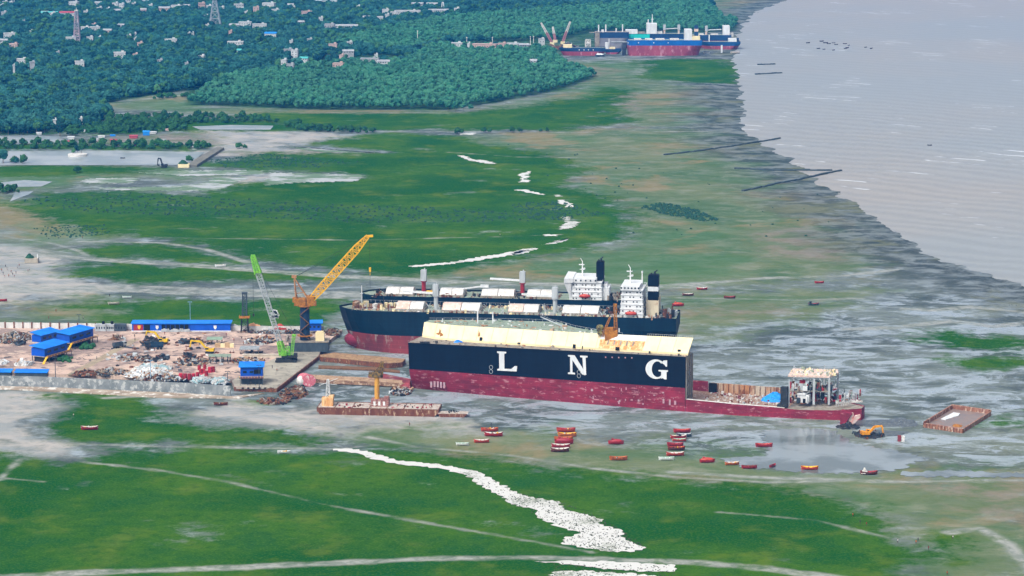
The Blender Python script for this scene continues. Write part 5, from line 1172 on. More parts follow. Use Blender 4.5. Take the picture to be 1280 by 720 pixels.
for i in range(70):
    px = 100+245*r.random(); py = 416+52*r.random()
    if px < 135 and py < 458 or px > 285 and py > 444: continue
    b = MB()
    for _ in range(5): w = .5+2.2*r.random()**2; b.box(2.4*(r.random()-.5), 1.8*(r.random()-.5), 0, w, .3+w*.5*r.random(), .2+.8*r.random(), r.random()*3, (r.random()-.5)*.4)
    o = b.build('scrap_bundle', r.choice([DARK, RUST, GREYW, WHITE, SLATE, RUSTL, DIRTYW])); o.location = Y_(px, py); o.rotation_euler.z = r.random()*3; tag(o, 'small bundle of cut steel lying on the scrap ground of the yard', 'scrap', 'small bundles of cut steel on the yard ground')
# ---------------------------------------------------------------- lamp posts
def lamp(label, px, base, top, col=SLATE):
    q = Y_(px, base); h = (base-top)*sc(base); t = thing('lamp_post', label, 'lamp post', q, 0, 'lamp posts of the yard'); b = MB(); b.bar((0, 0, 0), (0, 0, h), .42, w2=.24); b.build('pole', col, t)
    b = MB(); b.bar((-1.1, 0, h), (1.1, 0, h), .25); b.box(-1.0, 0, h-.25, .8, .5, .3); b.box(1.0, 0, h-.25, .8, .5, .3); b.build('lamp_head', col, t)
lamp('pale blue lamp post rising behind the long blue office', 238, 409, 377, mat('pale_blue_post', '#7fa6c4', '#6f96b4', None, .5, .5))
lamp('dark lamp post by the white back wall above the rear stilt house', 99, 408, 393); lamp('lamp post behind the front wall below the stilt houses', 69.5, 474, 446); lamp('pale lamp post standing in the insulation rubble', 188.5, 474, 450, mat('pale_blue_post', '#7fa6c4')); lamp('lamp post on the quay beside the blue hut', 324, 484, 456); lamp('post near the right end of the front wall', 284.5, 478, 464)
# ---------------------------------------------------------------- mud side: barges, bulb, pontoons
t = thing('crane_barge', 'rust-streaked flat barge carrying an ochre pedestal crane', 'barge', P(473, 519, 0), R(-5))
lc = to_local(t)
q0 = lc(400, 512, 0); q1 = lc(549, 519, 0); xL, xR = q0.x, q1.x
b = MB(); hb, dp = 3.4, 15
b.add([(xL+2.2, 0, -.4), (xR-2.5, 0, -.4), (xR-2.5, dp, -.4), (xL+2.2, dp, -.4), (xL, 0, 1.6), (xR, 0, 1.6), (xR, dp, 1.6), (xL, dp, 1.6), (xL, 0, hb), (xR, 0, hb), (xR, dp, hb), (xL, dp, hb)], [(0, 1, 5, 4), (1, 2, 6, 5), (2, 3, 7, 6), (3, 0, 4, 7), (4, 5, 9, 8), (5, 6, 10, 9), (6, 7, 11, 10), (7, 4, 8, 11), (3, 2, 1, 0)])
b.build('hull', mat('barge_side_rust', '#63382a', '#764a36', '#b59a80', .35, .85, .3, .60), t)
b = MB(); b.add([(xL, 0, hb+.01), (xR, 0, hb+.01), (xR, dp, hb+.01), (xL, dp, hb+.01)], [(0, 1, 2, 3)]); b.build('deck', mat('barge_deck', '#c2bab0', '#aca096', '#94745e', .3, .8, 1, .57), t)
b = MB()
for i in range(8): x = xL+(xR-xL)*i/7; b.bar((x*.995, .4, hb+.15), (x*.995, dp-.4, hb+.15), .3)
b.bar((xL, .1, hb+.15), (xR, .1, hb+.15), .35); b.bar((xL, dp-.1, hb+.15), (xR, dp-.1, hb+.15), .35); b.build('deck_beam', RUST, t)
cx = lc(477, 500, hb).x; b = MB(); b.box(cx+1.2, 9, hb, 9.5, 6, 3.8); b.box(cx+4.6, 9, hb+3.8, 2.6, 4, 1.2); b.build('deckhouse', mat('pink_rust_house', '#9a6a62', '#7c4c44', '#c8b8ac', .5, .8, 1, .58), t)
b = MB()
for i in range(3): b.box(cx-1.6+2.6*i, 5.95, hb+.6, 1.2, .15, 2.2)
b.each('house_door', WHITE, t)
b = MB(); b.cyl(cx-.6, 9, hb+3.5, 1.35, 12, 12); b.build('crane_pedestal', mat('pedestal_ochre', '#d9a040', '#c08a38', '#8a6038', .5, .6, .3, .66), t)
b = MB(); zc = hb+15.5; b.box(cx-.8, 9, zc, 5.4, 3.4, 2.8); b.cyl(cx-3.6, 9, zc+.4, 1.5, 2.2, 12); b.lattice((cx+1.2, 9, zc), (cx+2.4, 9, zc+8.5), 2.2, 1.2, .4, 5); b.lattice((cx-2, 9, zc+2), (cx+2.4, 9, zc+7), 1.4, .8, .3, 3); hh = b.build('crane_head', mat('dark_ochre_machine', '#8a6c2c', '#3c3a34', '#c89c44', .7, .6, 1, .6), t)
ax = lc(411, 505, hb).x; b = MB(); b.box(ax, 7, hb, 6, 5, 4.4); b.box(ax+2, 7, hb+4.4, 2.6, 4, 1.2); b.build('stern_house', CREAMR, t)
b = MB(); b.lattice((ax, 8, hb+4), (ax, 8, hb+14), 2.2, 1.0, .25, 6); b.bar((ax-5, 8, hb+10.5), (ax+5.5, 8, hb+14.8), .22); b.bar((ax-5, 8, hb+12), (ax+5, 8, hb+11.2), .2); b.build('signal_mast', WHITE, t)
b = MB(); r = random.Random(88); junk(b, xL+2, xR-4, 2, dp-1, hb, 60, r, .4, 1.4, 1.0, 3); tag(b.build('deck_clutter', [RUST, CRIM, DARK], t), kind='stuff')
t = thing('pontoon', 'small low rusty pontoon at the right end of the crane barge', 'pontoon', P(566, 521, 0), R(-4)); b = MB()
b.add([(-7, 0, -.3), (6, 0, -.3), (6, 6, -.3), (-7, 6, -.3), (-8, 0, 1.6), (8, 0, 1.6), (8, 6, 1.6), (-8, 6, 1.6)], [(0, 1, 5, 4), (1, 2, 6, 5), (2, 3, 7, 6), (3, 0, 4, 7), (3, 2, 1, 0)]); b.build('hull', mat('barge_side_rust', '#7a3f26'), t)
b = MB(); b.box(0, 3, 1.6, 16, 6, .2); b.build('deck', mat('barge_deck', '#b8aea2'), t); b = MB(); r = random.Random(3); junk(b, -4, 3, 1, 5, 1.8, 14, r, .4, 1, 1.0, 1); tag(b.build('deck_clutter', DARK, t), kind='stuff')
def polything(name, label, cat, px, z0, z1, m_, m_top=None, edge=None):
    w = [P(x, y, z1) for x, y in px]; c0 = sum(w, Vector())/len(w); c0.z = 0; t = thing(name, label, cat, c0)
    b = MB(); b.prism([((p-c0).x, (p-c0).y) for p in w], z0, z1); b.build('hull', m_, t)
    if m_top: b = MB(); b.add([((p-c0).x*.985, (p-c0).y*.97, z1+.02) for p in w], [tuple(range(len(w)))[::-1] if sum(w[i].x*w[(i+1) % len(w)].y-w[(i+1) % len(w)].x*w[i].y for i in range(len(w))) < 0 else tuple(range(len(w)))]); b.build('deck', m_top, t)
    return t, c0
polything('flat_pontoon', 'long flat brown pontoon lying in front of the red bulbous bow', 'pontoon', [(399, 443.5), (418, 440.5), (507, 448.5), (503, 453), (486, 454.5), (400, 446)], -.4, 2.6, RUST, mat('pontoon_top', '#a98a66', '#8f7050', '#6b5240', .3, .85, 1, .58))
polything('fallen_girder', 'long pale girder with scrap ends leading from the quay to the LNG bow', 'girder', [(372, 470), (378, 467.5), (470, 472.5), (508, 476), (506, 479), (462, 477), (400, 474.5)], .2, 2.4, mat('girder_rust', '#9a7a60', '#6b4a38', '#c0a890', .3, .8, 1, .56), mat('girder_top', '#b89c80', '#a08264', '#7a5844', .3, .85, 1, .58))
polything('mud_plank_causeway', 'thin brown plank causeway across the dark mud behind the pink cut cylinder', 'causeway', [(398, 456.5), (470, 459), (500, 463), (500, 465), (470, 462), (398, 459.5)], .02, .7, WOODB, WOODB)
b = MB(); n = 18
b.add([(3.2*math.cos(6.283*i/n)*1.25, 0, 3.4+3.6*math.sin(6.283*i/n)) for i in range(n)]+[(3.2*math.cos(6.283*i/n)*1.2-3.2, 6, 3.2+3.4*math.sin(6.283*i/n)) for i in range(n)], [(i, (i+1) % n, n+(i+1) % n, n+i)[::-1] for i in range(n)]+[tuple(range(n)), tuple(range(n, 2*n))[::-1]])
t = thing('cut_cylinder', 'pink and white round cut end of a hull section at the quay foot', 'wreck piece', P(386, 483, 0)); b.build('shell', mat('faded_pink_paint', '#c9707a', '#b85c68', '#d8d0cc', .5, .7, .5, .6), t)
b = MB(); b.ell(-4.5, 2, 2.8, 2.6, 2.6, 2.9, 12, 8); b.build('round_end', DIRTYW, t)
# open rusty pontoon on the right
C4 = [P(1154, 534, 0), P(1203, 541.5, 0), P(1239, 519, 0), P(1190, 512, 0)]; c0 = sum(C4, Vector())/4
t = thing('open_pontoon', 'rusty rectangular pontoon with high sides and water inside', 'pontoon', c0); lp = [p-c0 for p in C4]
def ring(name, z0, z1, th, m_, sides=(0, 1, 2, 3)):
    b = MB()
    for i in sides:
        a, c = lp[i], lp[(i+1) % 4]; ai, ci = a*(1-th), c*(1-th); b.add([(a.x, a.y, z0), (c.x, c.y, z0), (c.x, c.y, z1), (a.x, a.y, z1), (ai.x, ai.y, z0), (ci.x, ci.y, z0), (ci.x, ci.y, z1), (ai.x, ai.y, z1)], [(0, 1, 2, 3), (5, 4, 7, 6), (3, 2, 6, 7), (1, 5, 6, 2), (4, 0, 3, 7), (0, 4, 5, 1)])
    return b.build(name, m_, t)
ring('side_wall', -.3, 2.1, .07, mat('pontoon_rust', '#9c705a', '#805442', '#c8b4a2', .35, .8, .4, .57), (0, 1)); ring('back_wall', -.3, 3.0, .07, mat('pontoon_rust', '#a87058'), (2, 3))
b = MB(); b.add([(p.x*.95, p.y*.95, .9) for p in lp], [(0, 1, 2, 3)]); b.build('floor', mat('wet_rust_floor', '#7c7472', '#8c7a70', '#a06a48', .15, .35, 1, .62), t)
b = MB(); w = [P(x, y, 1.0)-c0 for x, y in ((1176, 524), (1192, 516), (1200, 517), (1198, 520), (1182, 525))]; b.prism([(p.x, p.y) for p in w], .92, 1.3); b.build('white_sheet', WHITE, t)
b = MB(); w = P(1197, 532, 1)-c0; b.mound(w.x, w.y, 3, 5, .5, random.Random(2), .9); b.build('sand_patch', ORNG, t)
b = MB(); a, c = lp[0], lp[1]
for i in range(14): f = i/13; q = a+(c-a)*f; b.bar((q.x, q.y-.05, 0), (q.x, q.y-.05, 2.15), .3)
b.build('side_frame', RUST, t)
t = thing('wreck_piece', 'cut red hull corner standing tilted in black mud behind the excavator', 'wreck piece', P(1060, 534, 0))
b = MB(); b.plate([(-4.2, 1, 1.5), (-2.2, 0, .8), (1.4, -.5, 6.8), (-2.6, .5, 8.6), (-3.9, 1, 8.8)], (1.2, 1.6, .4)); b.build('red_plate', RED, t)
b = MB(); b.plate([(1.2, 0, 1.5), (2.6, 0, 1.2), (6.6, .5, 5.4), (6.2, .5, 6.4), (3.4, 0, 5.8)], (.4, 2, .2)); b.box(1.5, 2, .5, 2.6, 2, 6.2, .2, .4); b.build('pale_plate', mat('pink_scrape', '#c98a80', '#d8c8c0', None, .5, .7), t)
b = MB(); b.mound(0, 0, 6.5, 6, 3.2, random.Random(14), -.2, 18); b.build('mud_clod', mat('black_mud', '#1e2224', '#2a2e30', None, .5, .4), t)
for k, (px, py, rx, ry, h) in enumerate(((1098, 529, 22, 10, .8), (1128, 528, 8, 12, 1.2), (1105, 541, 14, 8, .7))):
    b = MB(); b.mound(0, 0, rx, ry, h, random.Random(20+k), -.1, 22); o = b.build('mud_heap', mat('wet_grey_mud', '#4c5254', '#5d6466', '#a4abae', .5, .35, 1, .62)); o.location = P(px, py, 0); tag(o, ['long churned mud bank right of the tilted red wreck piece', 'dark churned mud lump left of the open rusty pontoon', 'churned mud right beside the orange excavator'][k], 'mud heap')
t = thing('cut_tank', 'small red and white cut tank lying on the flat below the open pontoon', 'wreck piece', P(1127, 551, 0)); b = MB(); b.box(-1.2, 0, -.2, 1.6, 2, 3); b.build('red_side', REDB, t); b = MB(); b.box(.6, 0, -.2, 1.6, 2, 2.8); b.build('white_side', DIRTYW, t)
# ---------------------------------------------------------------- people
def person_mesh(pose, seed):
    me = bpy.data.meshes.new('person'); b = {}
    v = [(0, 0, .95), (0, 0, 1.2), (0, 0, 1.45), (0, 0, 1.55), (0, 0.02, 1.70), (-.1, 0, .88), (-.12, .08*pose, .48), (-.12, -.04*pose, .06), (.1, 0, .88), (.12, -.1*pose, .48), (.12, .12*pose, .06), (-.2, 0, 1.42), (-.27, -.05, 1.14), (-.28, .12*pose, .92), (.2, 0, 1.42), (.27, .05, 1.14), (.28, -.14*pose, .92), (-.12, .14-.04*pose, .03), (.12, .14+.12*pose, .03), (0, .02, 1.8)]
    e = [(0, 1), (1, 2), (2, 3), (3, 4), (4, 19), (0, 5), (5, 6), (6, 7), (0, 8), (8, 9), (9, 10), (2, 11), (11, 12), (12, 13), (2, 14), (14, 15), (15, 16), (7, 17), (10, 18)]
    rad = [.15, .16, .15, .06, .11, .1, .075, .05, .1, .075, .05, .07, .05, .04, .07, .05, .04, .04, .04, .07]
    me.from_pydata(v, e, []); o = bpy.data.objects.new('person', me); C.objects.link(o)
    m = o.modifiers.new('skin', 'SKIN'); 
    for i, rr in enumerate(rad): me.skin_vertices[0].data[i].radius = (rr, rr)
    me.skin_vertices[0].data[0].use_root = True
    o.modifiers.new('sub', 'SUBSURF').levels = 1
    dg = bpy.context.evaluated_depsgraph_get(); ev = o.evaluated_get(dg); nm = bpy.data.meshes.new_from_object(ev); bpy.data.objects.remove(o); bpy.data.meshes.remove(me)
    nm.materials.clear(); nm.materials.append(SKIN)
    return nm
def add_skin(me): pass
_pm = []
for k in range(3):
    me = bpy.data.meshes.new('p'); 
    try: _pm.append(person_mesh((-1, 0, 1.4)[k], k))
    except Exception as ex: print('person', ex)
def shirt(k):
    b = MB(); b.cyl(0, 0, .9, .2, .55, 10, .23); return b
_sh = []
for k in range(4):
    o = shirt(k).build('shirt', SHIRTS[k]); _sh.append(o.data); bpy.data.objects.remove(o)
_pi = 0
def person(px, py, z, label, group=None, s=1.15):
    global _pi; _pi += 1
    o = bpy.data.objects.new('person', _pm[_pi % len(_pm)]); C.objects.link(o); o.location = P(px, py, z); o.rotation_euler.z = (_pi*2.4) % 6.28; o.scale = (s, s, s)
    c = bpy.data.objects.new('shirt', _sh[(_pi*7) % 4]); C.objects.link(c); c.parent = o; tag(o, label, 'person', group)
for px, py, lb in ((1066, 646, 'person walking on the grass edge, topmost of the foreground figures'), (1075, 655, 'person carrying something pale, left of a close pair on the grass'), (1083, 657.5, 'person in the close pair on the foreground grass'), (1122, 678.5, 'lone person left of the two standing people at lower right'), (1145, 680, 'person of the pair standing near the dark green edge'), (1147.5, 677.5, 'second person of the pair standing near the dark green edge'), (1160.5, 687.5, 'dark figure right of the pair at lower right'), (1191, 674, 'person standing on the small green patch at lower right'), (1184, 719, 'person at the very bottom edge of the picture'), (614, 533, 'person standing beyond the uppermost pair of orange boats'), (512, 532.5, 'lone person standing on the mud below the crane barge'), (92, 521, 'person beside the red and white boat on the grass')):
    person(px, py, 0, lb)
for px, py in ((2, 339), (4, 343), (6, 347), (9, 338), (11, 346), (16, 344), (18, 347), (22, 335), (24, 333), (20, 342), (35, 340), (37, 338), (14, 341), (7, 334)): person(px, py, 0, 'worker on the pale dried mud at the left edge of the picture', 'workers on the pale mud at the far left')
for px, py in ((61, 397), (104, 397), (70, 388), (137, 369), (103, 296), (625, 293)): person(px, py+2, 0, 'lone person out on the mud flats beyond the yard', 'people scattered on the flats beyond the yard')
r = random.Random(90)
for i in range(26): px = 100+250*r.random(); py = 418+48*r.random(); person(px, py, YZ+.05, 'worker standing in the open ground of the scrap yard', 'workers in the scrap yard')
# ---------------------------------------------------------------- boats on the mud
WINB = mat('boat_white_inside', '#d8d4cc', '#b8b4ac', None, .8, .7); GRNB = mat('boat_pale_green_inside', '#a9c4b0', '#94b09c', None, .8, .7); BRNB = mat('boat_brown', '#6d3c30', '#5a3028', '#8a6a5a', .8, .7); ORB = mat('boat_orange', '#bd6636', '#a85a30', None, .8, .6); PALEB = mat('boat_pale', '#b8b4a8', '#a09c90', '#8a6a58', .8, .7)
def boat(label, px, py, Lpx, m_out, m_in, kind='open', rz=0, crew=0, group='lifeboats drawn up on the mud', name='lifeboat', z=0):
    q = P(px, py, z); L = Lpx*sc(py); B = L*.35; D = L*.20; t = thing(name, label, 'boat', q, rz, group)
    NS = 14; out = MB(); inn = MB(); vo = []; vi = []
    for i in range(NS+1):
        s = i/NS*2-1; w = B/2*(1-abs(s)**2.6)**.7+.02; sh = D*(.82+.35*s*s)
        x = s*L/2
        for (yy, zz) in ((-1, 1), (-.85, .45), (-.4, .02), (.4, .02), (.85, .45), (1, 1)): vo.append((x*(1-.06*(1-zz)), yy*w, zz*sh))
        for (yy, zz) in ((-.97, 1.0), (-.72, .5), (.72, .5), (.97, 1.0)): vi.append((x*.985, yy*w*.97, zz*sh-.02))
    fo = []; fi = []
    for i in range(NS):
        for j in range(5): a = i*6+j; fo.append((a, a+1, a+7, a+6))
        for j in range(3): a = i*4+j; fi.append((a, a+4, a+5, a+1))
    out.add(vo, fo); 
    hl = out.build('hull', m_out, t, smooth=False)
    if kind == 'closed':
        c = MB(); c.ell(0, 0, D*.85, L*.44, B*.44, D*.75, 14, 5, 0, True); c.build('canopy', m_in, t, smooth=True); c = MB(); c.box(-L*.22, 0, D*1.3, L*.13, B*.4, D*.5); c.build('helm_hatch', m_in, t)
    else:
        inn.add(vi, fi); inn.build('inside', m_in, t)
        th = MB()
        for x in (-.28, -.05, .2): th.box(x*L, 0, D*.62, L*.05, B*.86, D*.1)
        th.each('thwart', m_out if m_in is not m_out else DARK, t)
        if kind == 'cargo': c = MB(); rr = random.Random(int(px)); junk(c, -L*.3, L*.3, -B*.25, B*.25, D*.5, 12, rr, .3, 1.2, 1.0, 3); tag(c.build('cargo', [DARK, DIRTYW, YEL], t), kind='stuff')
        if kind == 'cabin': c = MB(); c.box(-L*.28, 0, D*.6, L*.16, B*.6, D*1.0); c.box(-L*.28, 0, D*1.6, L*.2, B*.7, D*.12); c.build('cabin', DARK, t)
        if kind == 'heap': c = MB(); c.mound(-L*.25, 0, L*.18, B*.4, D*1.5, random.Random(4), D*.5); c.build('net_heap', DIRTYW, t)
    for kx in range(crew):
        person(px-Lpx*.3+kx*Lpx*.6/max(1, crew-1), py-.2, D*.6, 'crew member aboard the boat, seen from the side', 'people standing in the boats', .95)
    return t
ga, gb, gc = 'boats in the left pair of rows', 'row of boats moored side by side at the middle', 'row of boats moored side by side at the right'
boat('orange-red boat with rusty inside, upper one of the left boat pair', 612, 539, 22, ORRED, ORB, 'cargo', .05, 0, ga); boat('red boat full of white bundles, lower one of the left boat pair', 617, 545, 24, CRIM, WINB, 'cargo', -.08, 0, ga)
boat('coral red boat with a pale inside just below the left boat pair', 602, 553, 20, ORRED, WINB, 'open', .04, 0, ga); boat('small white and green boat, leftmost on the lower mud', 578, 556.5, 17, WHITE, GRNB, 'open', -.05, 0, ga)
for px, py, mo, mi, kd, lb in ((707.5, 539.5, ORRED, CRIM, 'cargo', 'topmost boat of the middle row, red with ropes aboard'), (709, 545.5, ORB, YEL, 'cargo', 'second boat of the middle row, orange with a yellowish load'), (704.5, 550.5, ORB, ORB, 'open', 'third boat of the middle row, plain orange'), (705, 554.5, CRIM, CRIM, 'closed', 'fourth boat of the middle row, red and covered'), (701, 559.5, CRIM, WINB, 'open', 'fifth boat of the middle row, dark red with a pale inside'), (700, 564.5, BRNB, WINB, 'open', 'lowest boat of the middle row, brown with a wide pale inside')):
    boat(lb, px, py, 24, mo, mi, kd, (random.Random(int(py)).random()-.5)*.15, 0, gb)
boat('lone closed red boat between the middle and right boat rows', 770, 555, 20, CRIM, CRIM, 'closed', 0, 0); boat('orange boat with several people aboard below the lone closed boat', 773, 575, 23, ORB, ORB, 'open', 0, 4)
for px, py, L, mo, mi, kd, lb in ((852.5, 540.5, 22, CRIM, ORRED, 'open', 'topmost boat of the right row, bright red'), (855, 545.5, 20, SLATE, GREYW, 'open', 'dark grey slim boat in the right row'), (848, 548, 21, CRIM, WINB, 'cargo', 'third boat of the right row, red with white heap'), (849, 551.5, 18, ORRED, GRNB, 'open', 'boat of the right row with a pale green inside'), (844, 557.5, 21, CRIM, CRIM, 'open', 'narrow dark red boat in the middle of the right row'), (845.5, 562.5, 22, BRNB, ORRED, 'cargo', 'brown and red loaded boat of the right row'), (844, 569.5, 23, ORRED, WINB, 'open', 'red boat with a wide white inside near the foot of the right row'), (833, 575, 20, WHITE, GRNB, 'open', 'white and green boat at the lower end of the right row')):
    boat(lb, px, py, L, mo, mi, kd, (random.Random(int(py)).random()-.5)*.15, 0, gc)
gd = 'single boats scattered along the mud edge'
boat('red covered boat just right of the foot of the right row', 884, 578, 20, CRIM, ORRED, 'closed', .1, 0, gd); boat('orange and white boat with dark stern, third in the single line', 915, 581, 19, ORB, WINB, 'cargo', .15, 0, gd); boat('brownish red boat left of the tilted crimson boat', 936.5, 585.5, 20, CRIM, BRNB, 'open', .04, 0, gd)
boat('small crimson boat lying askew on the mud', 965.5, 583.5, 14, CRIM, CRIM, 'open', .9, 0, gd); boat('orange boat with yellow inside on the pale mud line', 1012, 587, 22, ORRED, YEL, 'open', -.05, 0, gd); boat('dark red boat with a pale net heap, rightmost on the mud line', 1086, 593, 22, BRNB, CRIM, 'heap', 0, 0, gd)
boat('red boat alone on the grey mud above the single line', 955, 558.5, 22, CRIM, ORRED, 'open', 0, 0, gd)
ge = 'boats beyond the bulk carriers'
boat('red and white loaded boat behind the stern of the bulk carriers', 877.5, 362, 14, CRIM, WINB, 'cargo', 0, 0, ge); boat('slim brownish boat below the red and white loaded one', 860, 369.5, 15, BRNB, WINB, 'open', -.05, 0, ge); boat('bright red covered boat nearest the bulk carrier stern', 847.5, 382.5, 15, CRIM, ORRED, 'closed', 0, 0, ge); boat('slim dark red boat right of the bulk carrier stern', 912, 373, 15, BRNB, CRIM, 'open', 0, 0, ge)
boat('small red boat farthest out on the green mud', 1024, 354, 12, CRIM, ORRED, 'open', 0, 0, ge); boat('dark boat with a small cabin far out on the right mud', 1017, 381.5, 14, SLATE, CRIM, 'cabin', 0, 0, ge)
gf = 'boats on the left flats'
boat('red and white boat lying on the foreground grass', 112, 537, 22, CRIM, WINB, 'cargo', .05, 0, gf); boat('brown skiff with people aboard on the mud below the front wall', 276, 506.5, 18, BRNB, WOODB, 'open', 0, 4, gf); boat('red and white boat on the pale track at the left flats', 275.5, 333.5, 14, WHITE, WINB, 'open', 0, 0, gf)
boat('small white and teal boat on the pale mud, left flats', 159, 372.5, 12, WHITE, GRNB, 'open', 0, 0, gf); boat('pale beige boat just below the small white and teal boat', 142, 380.5, 15, PALEB, PALEB, 'open', 0, 0, gf); boat('red boat cut by the left edge of the picture', 2, 376.5, 14, CRIM, CRIM, 'open', 0, 0, gf)
boat('red boat with a white tent behind the bulk carriers', 577, 365.5, 14, CRIM, WHITE, 'closed', 0, 0, gf); boat('white wreck of a small boat on the foreground grass beside the creek', 355, 566.5, 17, WHITE, WHITE, 'cargo', 0, 0, gf)
r = random.Random(95)
for i, (px, py) in enumerate(((1010, 54), (1027, 52), (1032, 54), (1036, 55), (1042, 54), (1045, 56), (1023, 61), (1030, 62), (1042, 63), (1056, 55), (1061, 57), (1059, 60), (1057, 61), (1082, 59.5), (1089, 61))):
    boat('tiny dark fishing boat in the cluster far out on the water', px, py, 4.5+2*r.random(), DARK, BRNB, 'open', r.random(), 0, 'fishing boats far out on the water', 'fishing_boat', -.5)
boat('single dark fishing boat alone on the open water', 1162, 182, 6, DARK, DARK, 'open', 0, 0, None, 'fishing_boat', -.5)
# small things on the flats
t = thing('raft_hut', 'small pale raft hut with green netting on the left flats', 'hut', P(40, 328, 0)); b = MB(); b.box(0, 0, 0, 9.5, 6, 3.2); b.build('wall', mat('beige_hut', '#b0a898', '#989080', None, .4, .8), t)
b = MB(); b.mound(-1.5, 0, 3.6, 2.6, 3.4, random.Random(1), 3.1); b.build('green_net', LEAFD, t); b = MB(); b.bar((4, 0, 3.2), (4, 0, 6), .5); b.build('post', WHITE, t)
def jetty(label, pts, w, h, m_):
    w_ = [P(x, y, 0) for x, y in pts]; t = thing('brushwood_dyke', label, 'dyke', w_[0]); b = MB(); r = random.Random(5)
    for a, c in zip(w_, w_[1:]):
        n = max(2, int((c-a).length/6))
        for i in range(n): p = a+(c-a)*(i+.5)/n-w_[0]; d = c-a; b.box(p.x+r.random(), p.y+r.random()*2, -.8, d.length/n*1.1, w*(.7+.6*r.random()), h+.8+.5*r.random(), math.atan2(d.y, d.x))
    b.build('bank', m_, t)
DYK = mat('dark_brushwood', '#475456', '#3c4848', '#5f6c60', .3, .9)
jetty('long dark brushwood dyke crossing the green mud to the water edge', [(928, 239), (970, 230), (1010, 222), (1050, 213)], 2.4, .6, DYK); jetty('upper dark brushwood dyke pointing at the water below the mud road', [(830, 194), (880, 188), (920, 182), (975, 173)], 2.4, .6, DYK)
jetty('short dark jetty on the sea side, upper one of a pair', [(947, 81), (968, 80)], 2.5, .6, DYK); jetty('short dark jetty on the sea side, lower one of a pair', [(944, 93), (976, 91)], 2.5, .6, DYK); jetty('thin dark fence line reaching over the mud above the long dyke', [(918, 211), (975, 213), (1040, 213)], 3, .6, DYK)
t = thing('pond_embankment', 'grey earth embankment slanting beside the right end of the large pond', 'embankment', P(250, 196, 0)); b = MB(); w = [P(x, y, 0)-t.location for x, y in ((232, 209), (246, 209), (280, 187), (272, 186))]; b.prism([(p.x, p.y) for p in w], -.3, 2.2); b.build('bank', mat('embankment_earth', '#7c7a70', '#66665c', '#90908a', .2, .9), t)
t = thing('pump_hut', 'pale hut with leafy top beside the pond embankment', 'hut', P(230, 209, 0)); b = MB(); b.box(0, 0, 0, 10, 7, 3); b.build('wall', CREAM, t); b = MB(); b.mound(-1, 1, 5, 4, 4, random.Random(6), 2.8); b.build('green_cover', LEAFD, t)
# ================================================================= far shipyard
LT_ = [1]
def far_ship(label, x0, x1, ydeck, yband, ybase, B, mats, bowf=.02, rake=1, bulw=.8, deckm=None, stern=.95):
    """bow towards the land (left); rows are deck edge, paint line, foot"""
    a = P(x1, ybase, 0); zd = zat(ydeck, a.x, a.y); zb = zat(yband, a.x, a.y); c = P(x0, ybase, 0)
    t = thing('beached_ship', label, 'ship', (a.x, a.y+B/2, 0), math.pi, 'beached ships at the far yard'); L = (a-c).length
    hull(L, B, zb, zd, rake, mats, t, None, bowf, bulw, deckm=deckm, stern=stern)
    t['B'] = B; t['zd'] = zd; return t, (lambda px: (x1-px)*(a-c).length/(x1-x0)), zd, a
SKYB = mat('bright_blue_hull', '#0f62b0', '#0d559c', None, .2, .5); FRED = mat('far_hull_red', '#a04858', '#8a3a4c', '#b88490', .1, .7, .4, .6); FGREY = mat('far_grey_steel', '#8a8a90', '#77777e', None, .1, .7); FNAVY = mat('far_navy', '#123458', '#16406a', None, .1, .6)
def fbox(par, f, x0, x1, y, dy, z, h, m_, name):
    b = MB(); b.box((f(x0)+f(x1))/2, y, z, abs(f(x1)-f(x0)), dy, h); return b.build(name, m_, par)
t, f, zd, a = far_ship('bright blue over dull red hull with a white bridge at its right end, far yard', 784, 877, 51, 57, 69.5, 26, (SKYB, FRED)); k = sc(69)
fbox(t, f, 856, 865, 0, 20, zd, 14, WHITE, 'bridge'); fbox(t, f, 865, 875, 0, 20, zd, 5.5, CREAM, 'engine_casing'); fbox(t, f, 868.5, 873, 0, 5, zd+5.5, 13, FNAVY, 'funnel'); fbox(t, f, 868.3, 873.2, 0, 5.4, zd+11, 3.5, PINKW, 'funnel_band')
for x0, x1 in ((793, 802), (807, 816), (820, 831), (838, 849)): fbox(t, f, x0, x1, 0, 16, zd, 1.7, DIRTYW, 'hatch_cover')
b = MB()
for px in (785, 798, 817, 835): b.box(f(px), 13.1, zd-3.2, 1.2, .3, 1.2)
b.each('hull_mark', WHITE, t); b = MB(); b.box(f(780.5), 4, 0, 5, 10, 9); b.build('cut_bulkhead', DARK, t)
t, f, zd, a = far_ship('tall grey cut-open hull with navy strip, left end of the far ships', 743, 786, 41, 47.5, 61.5, 28, (FNAVY, FGREY), deckm=DECKT)
for px, h in ((748.5, 9.5), (757.5, 10), (770.5, 5), (778.5, 10)): b = MB(); b.bar((f(px), 0, zd), (f(px), 0, zd+h), 1.5); b.build('deck_post', WHITE, t)
b = MB(); b.box(f(746.5), 14.6, 0, 6.0, 1.4, zd+.4); b.box(f(740.5), 12, zd, 8, 6, .6); b.build('cut_frame', DECKT, t); b = MB(); b.bar((f(764), 14.4, zd*.45), (f(784), 14.4, zd*.45), 1.0); b.build('side_beam', GREYW, t)
fbox(t, f, 752, 755, 0, 6, zd, 3, WHITE, 'deck_house')
t = thing('steel_tower', 'small pale steel frame tower just left of the grey cut-open hull', 'tower', P(735, 61, 0)); b = MB(); b.lattice((0, 0, 0), (0, 0, 12), 7, 6, 1.0, 3); b.box(0, 0, 6.5, 8, 6, 3); b.build('frame', DIRTYW, t)
t, f, zd, a = far_ship('navy ship with turquoise side panel behind the blue and red hull', 778, 857, 43.0, 50, 60, 26, (FNAVY, FRED)); 
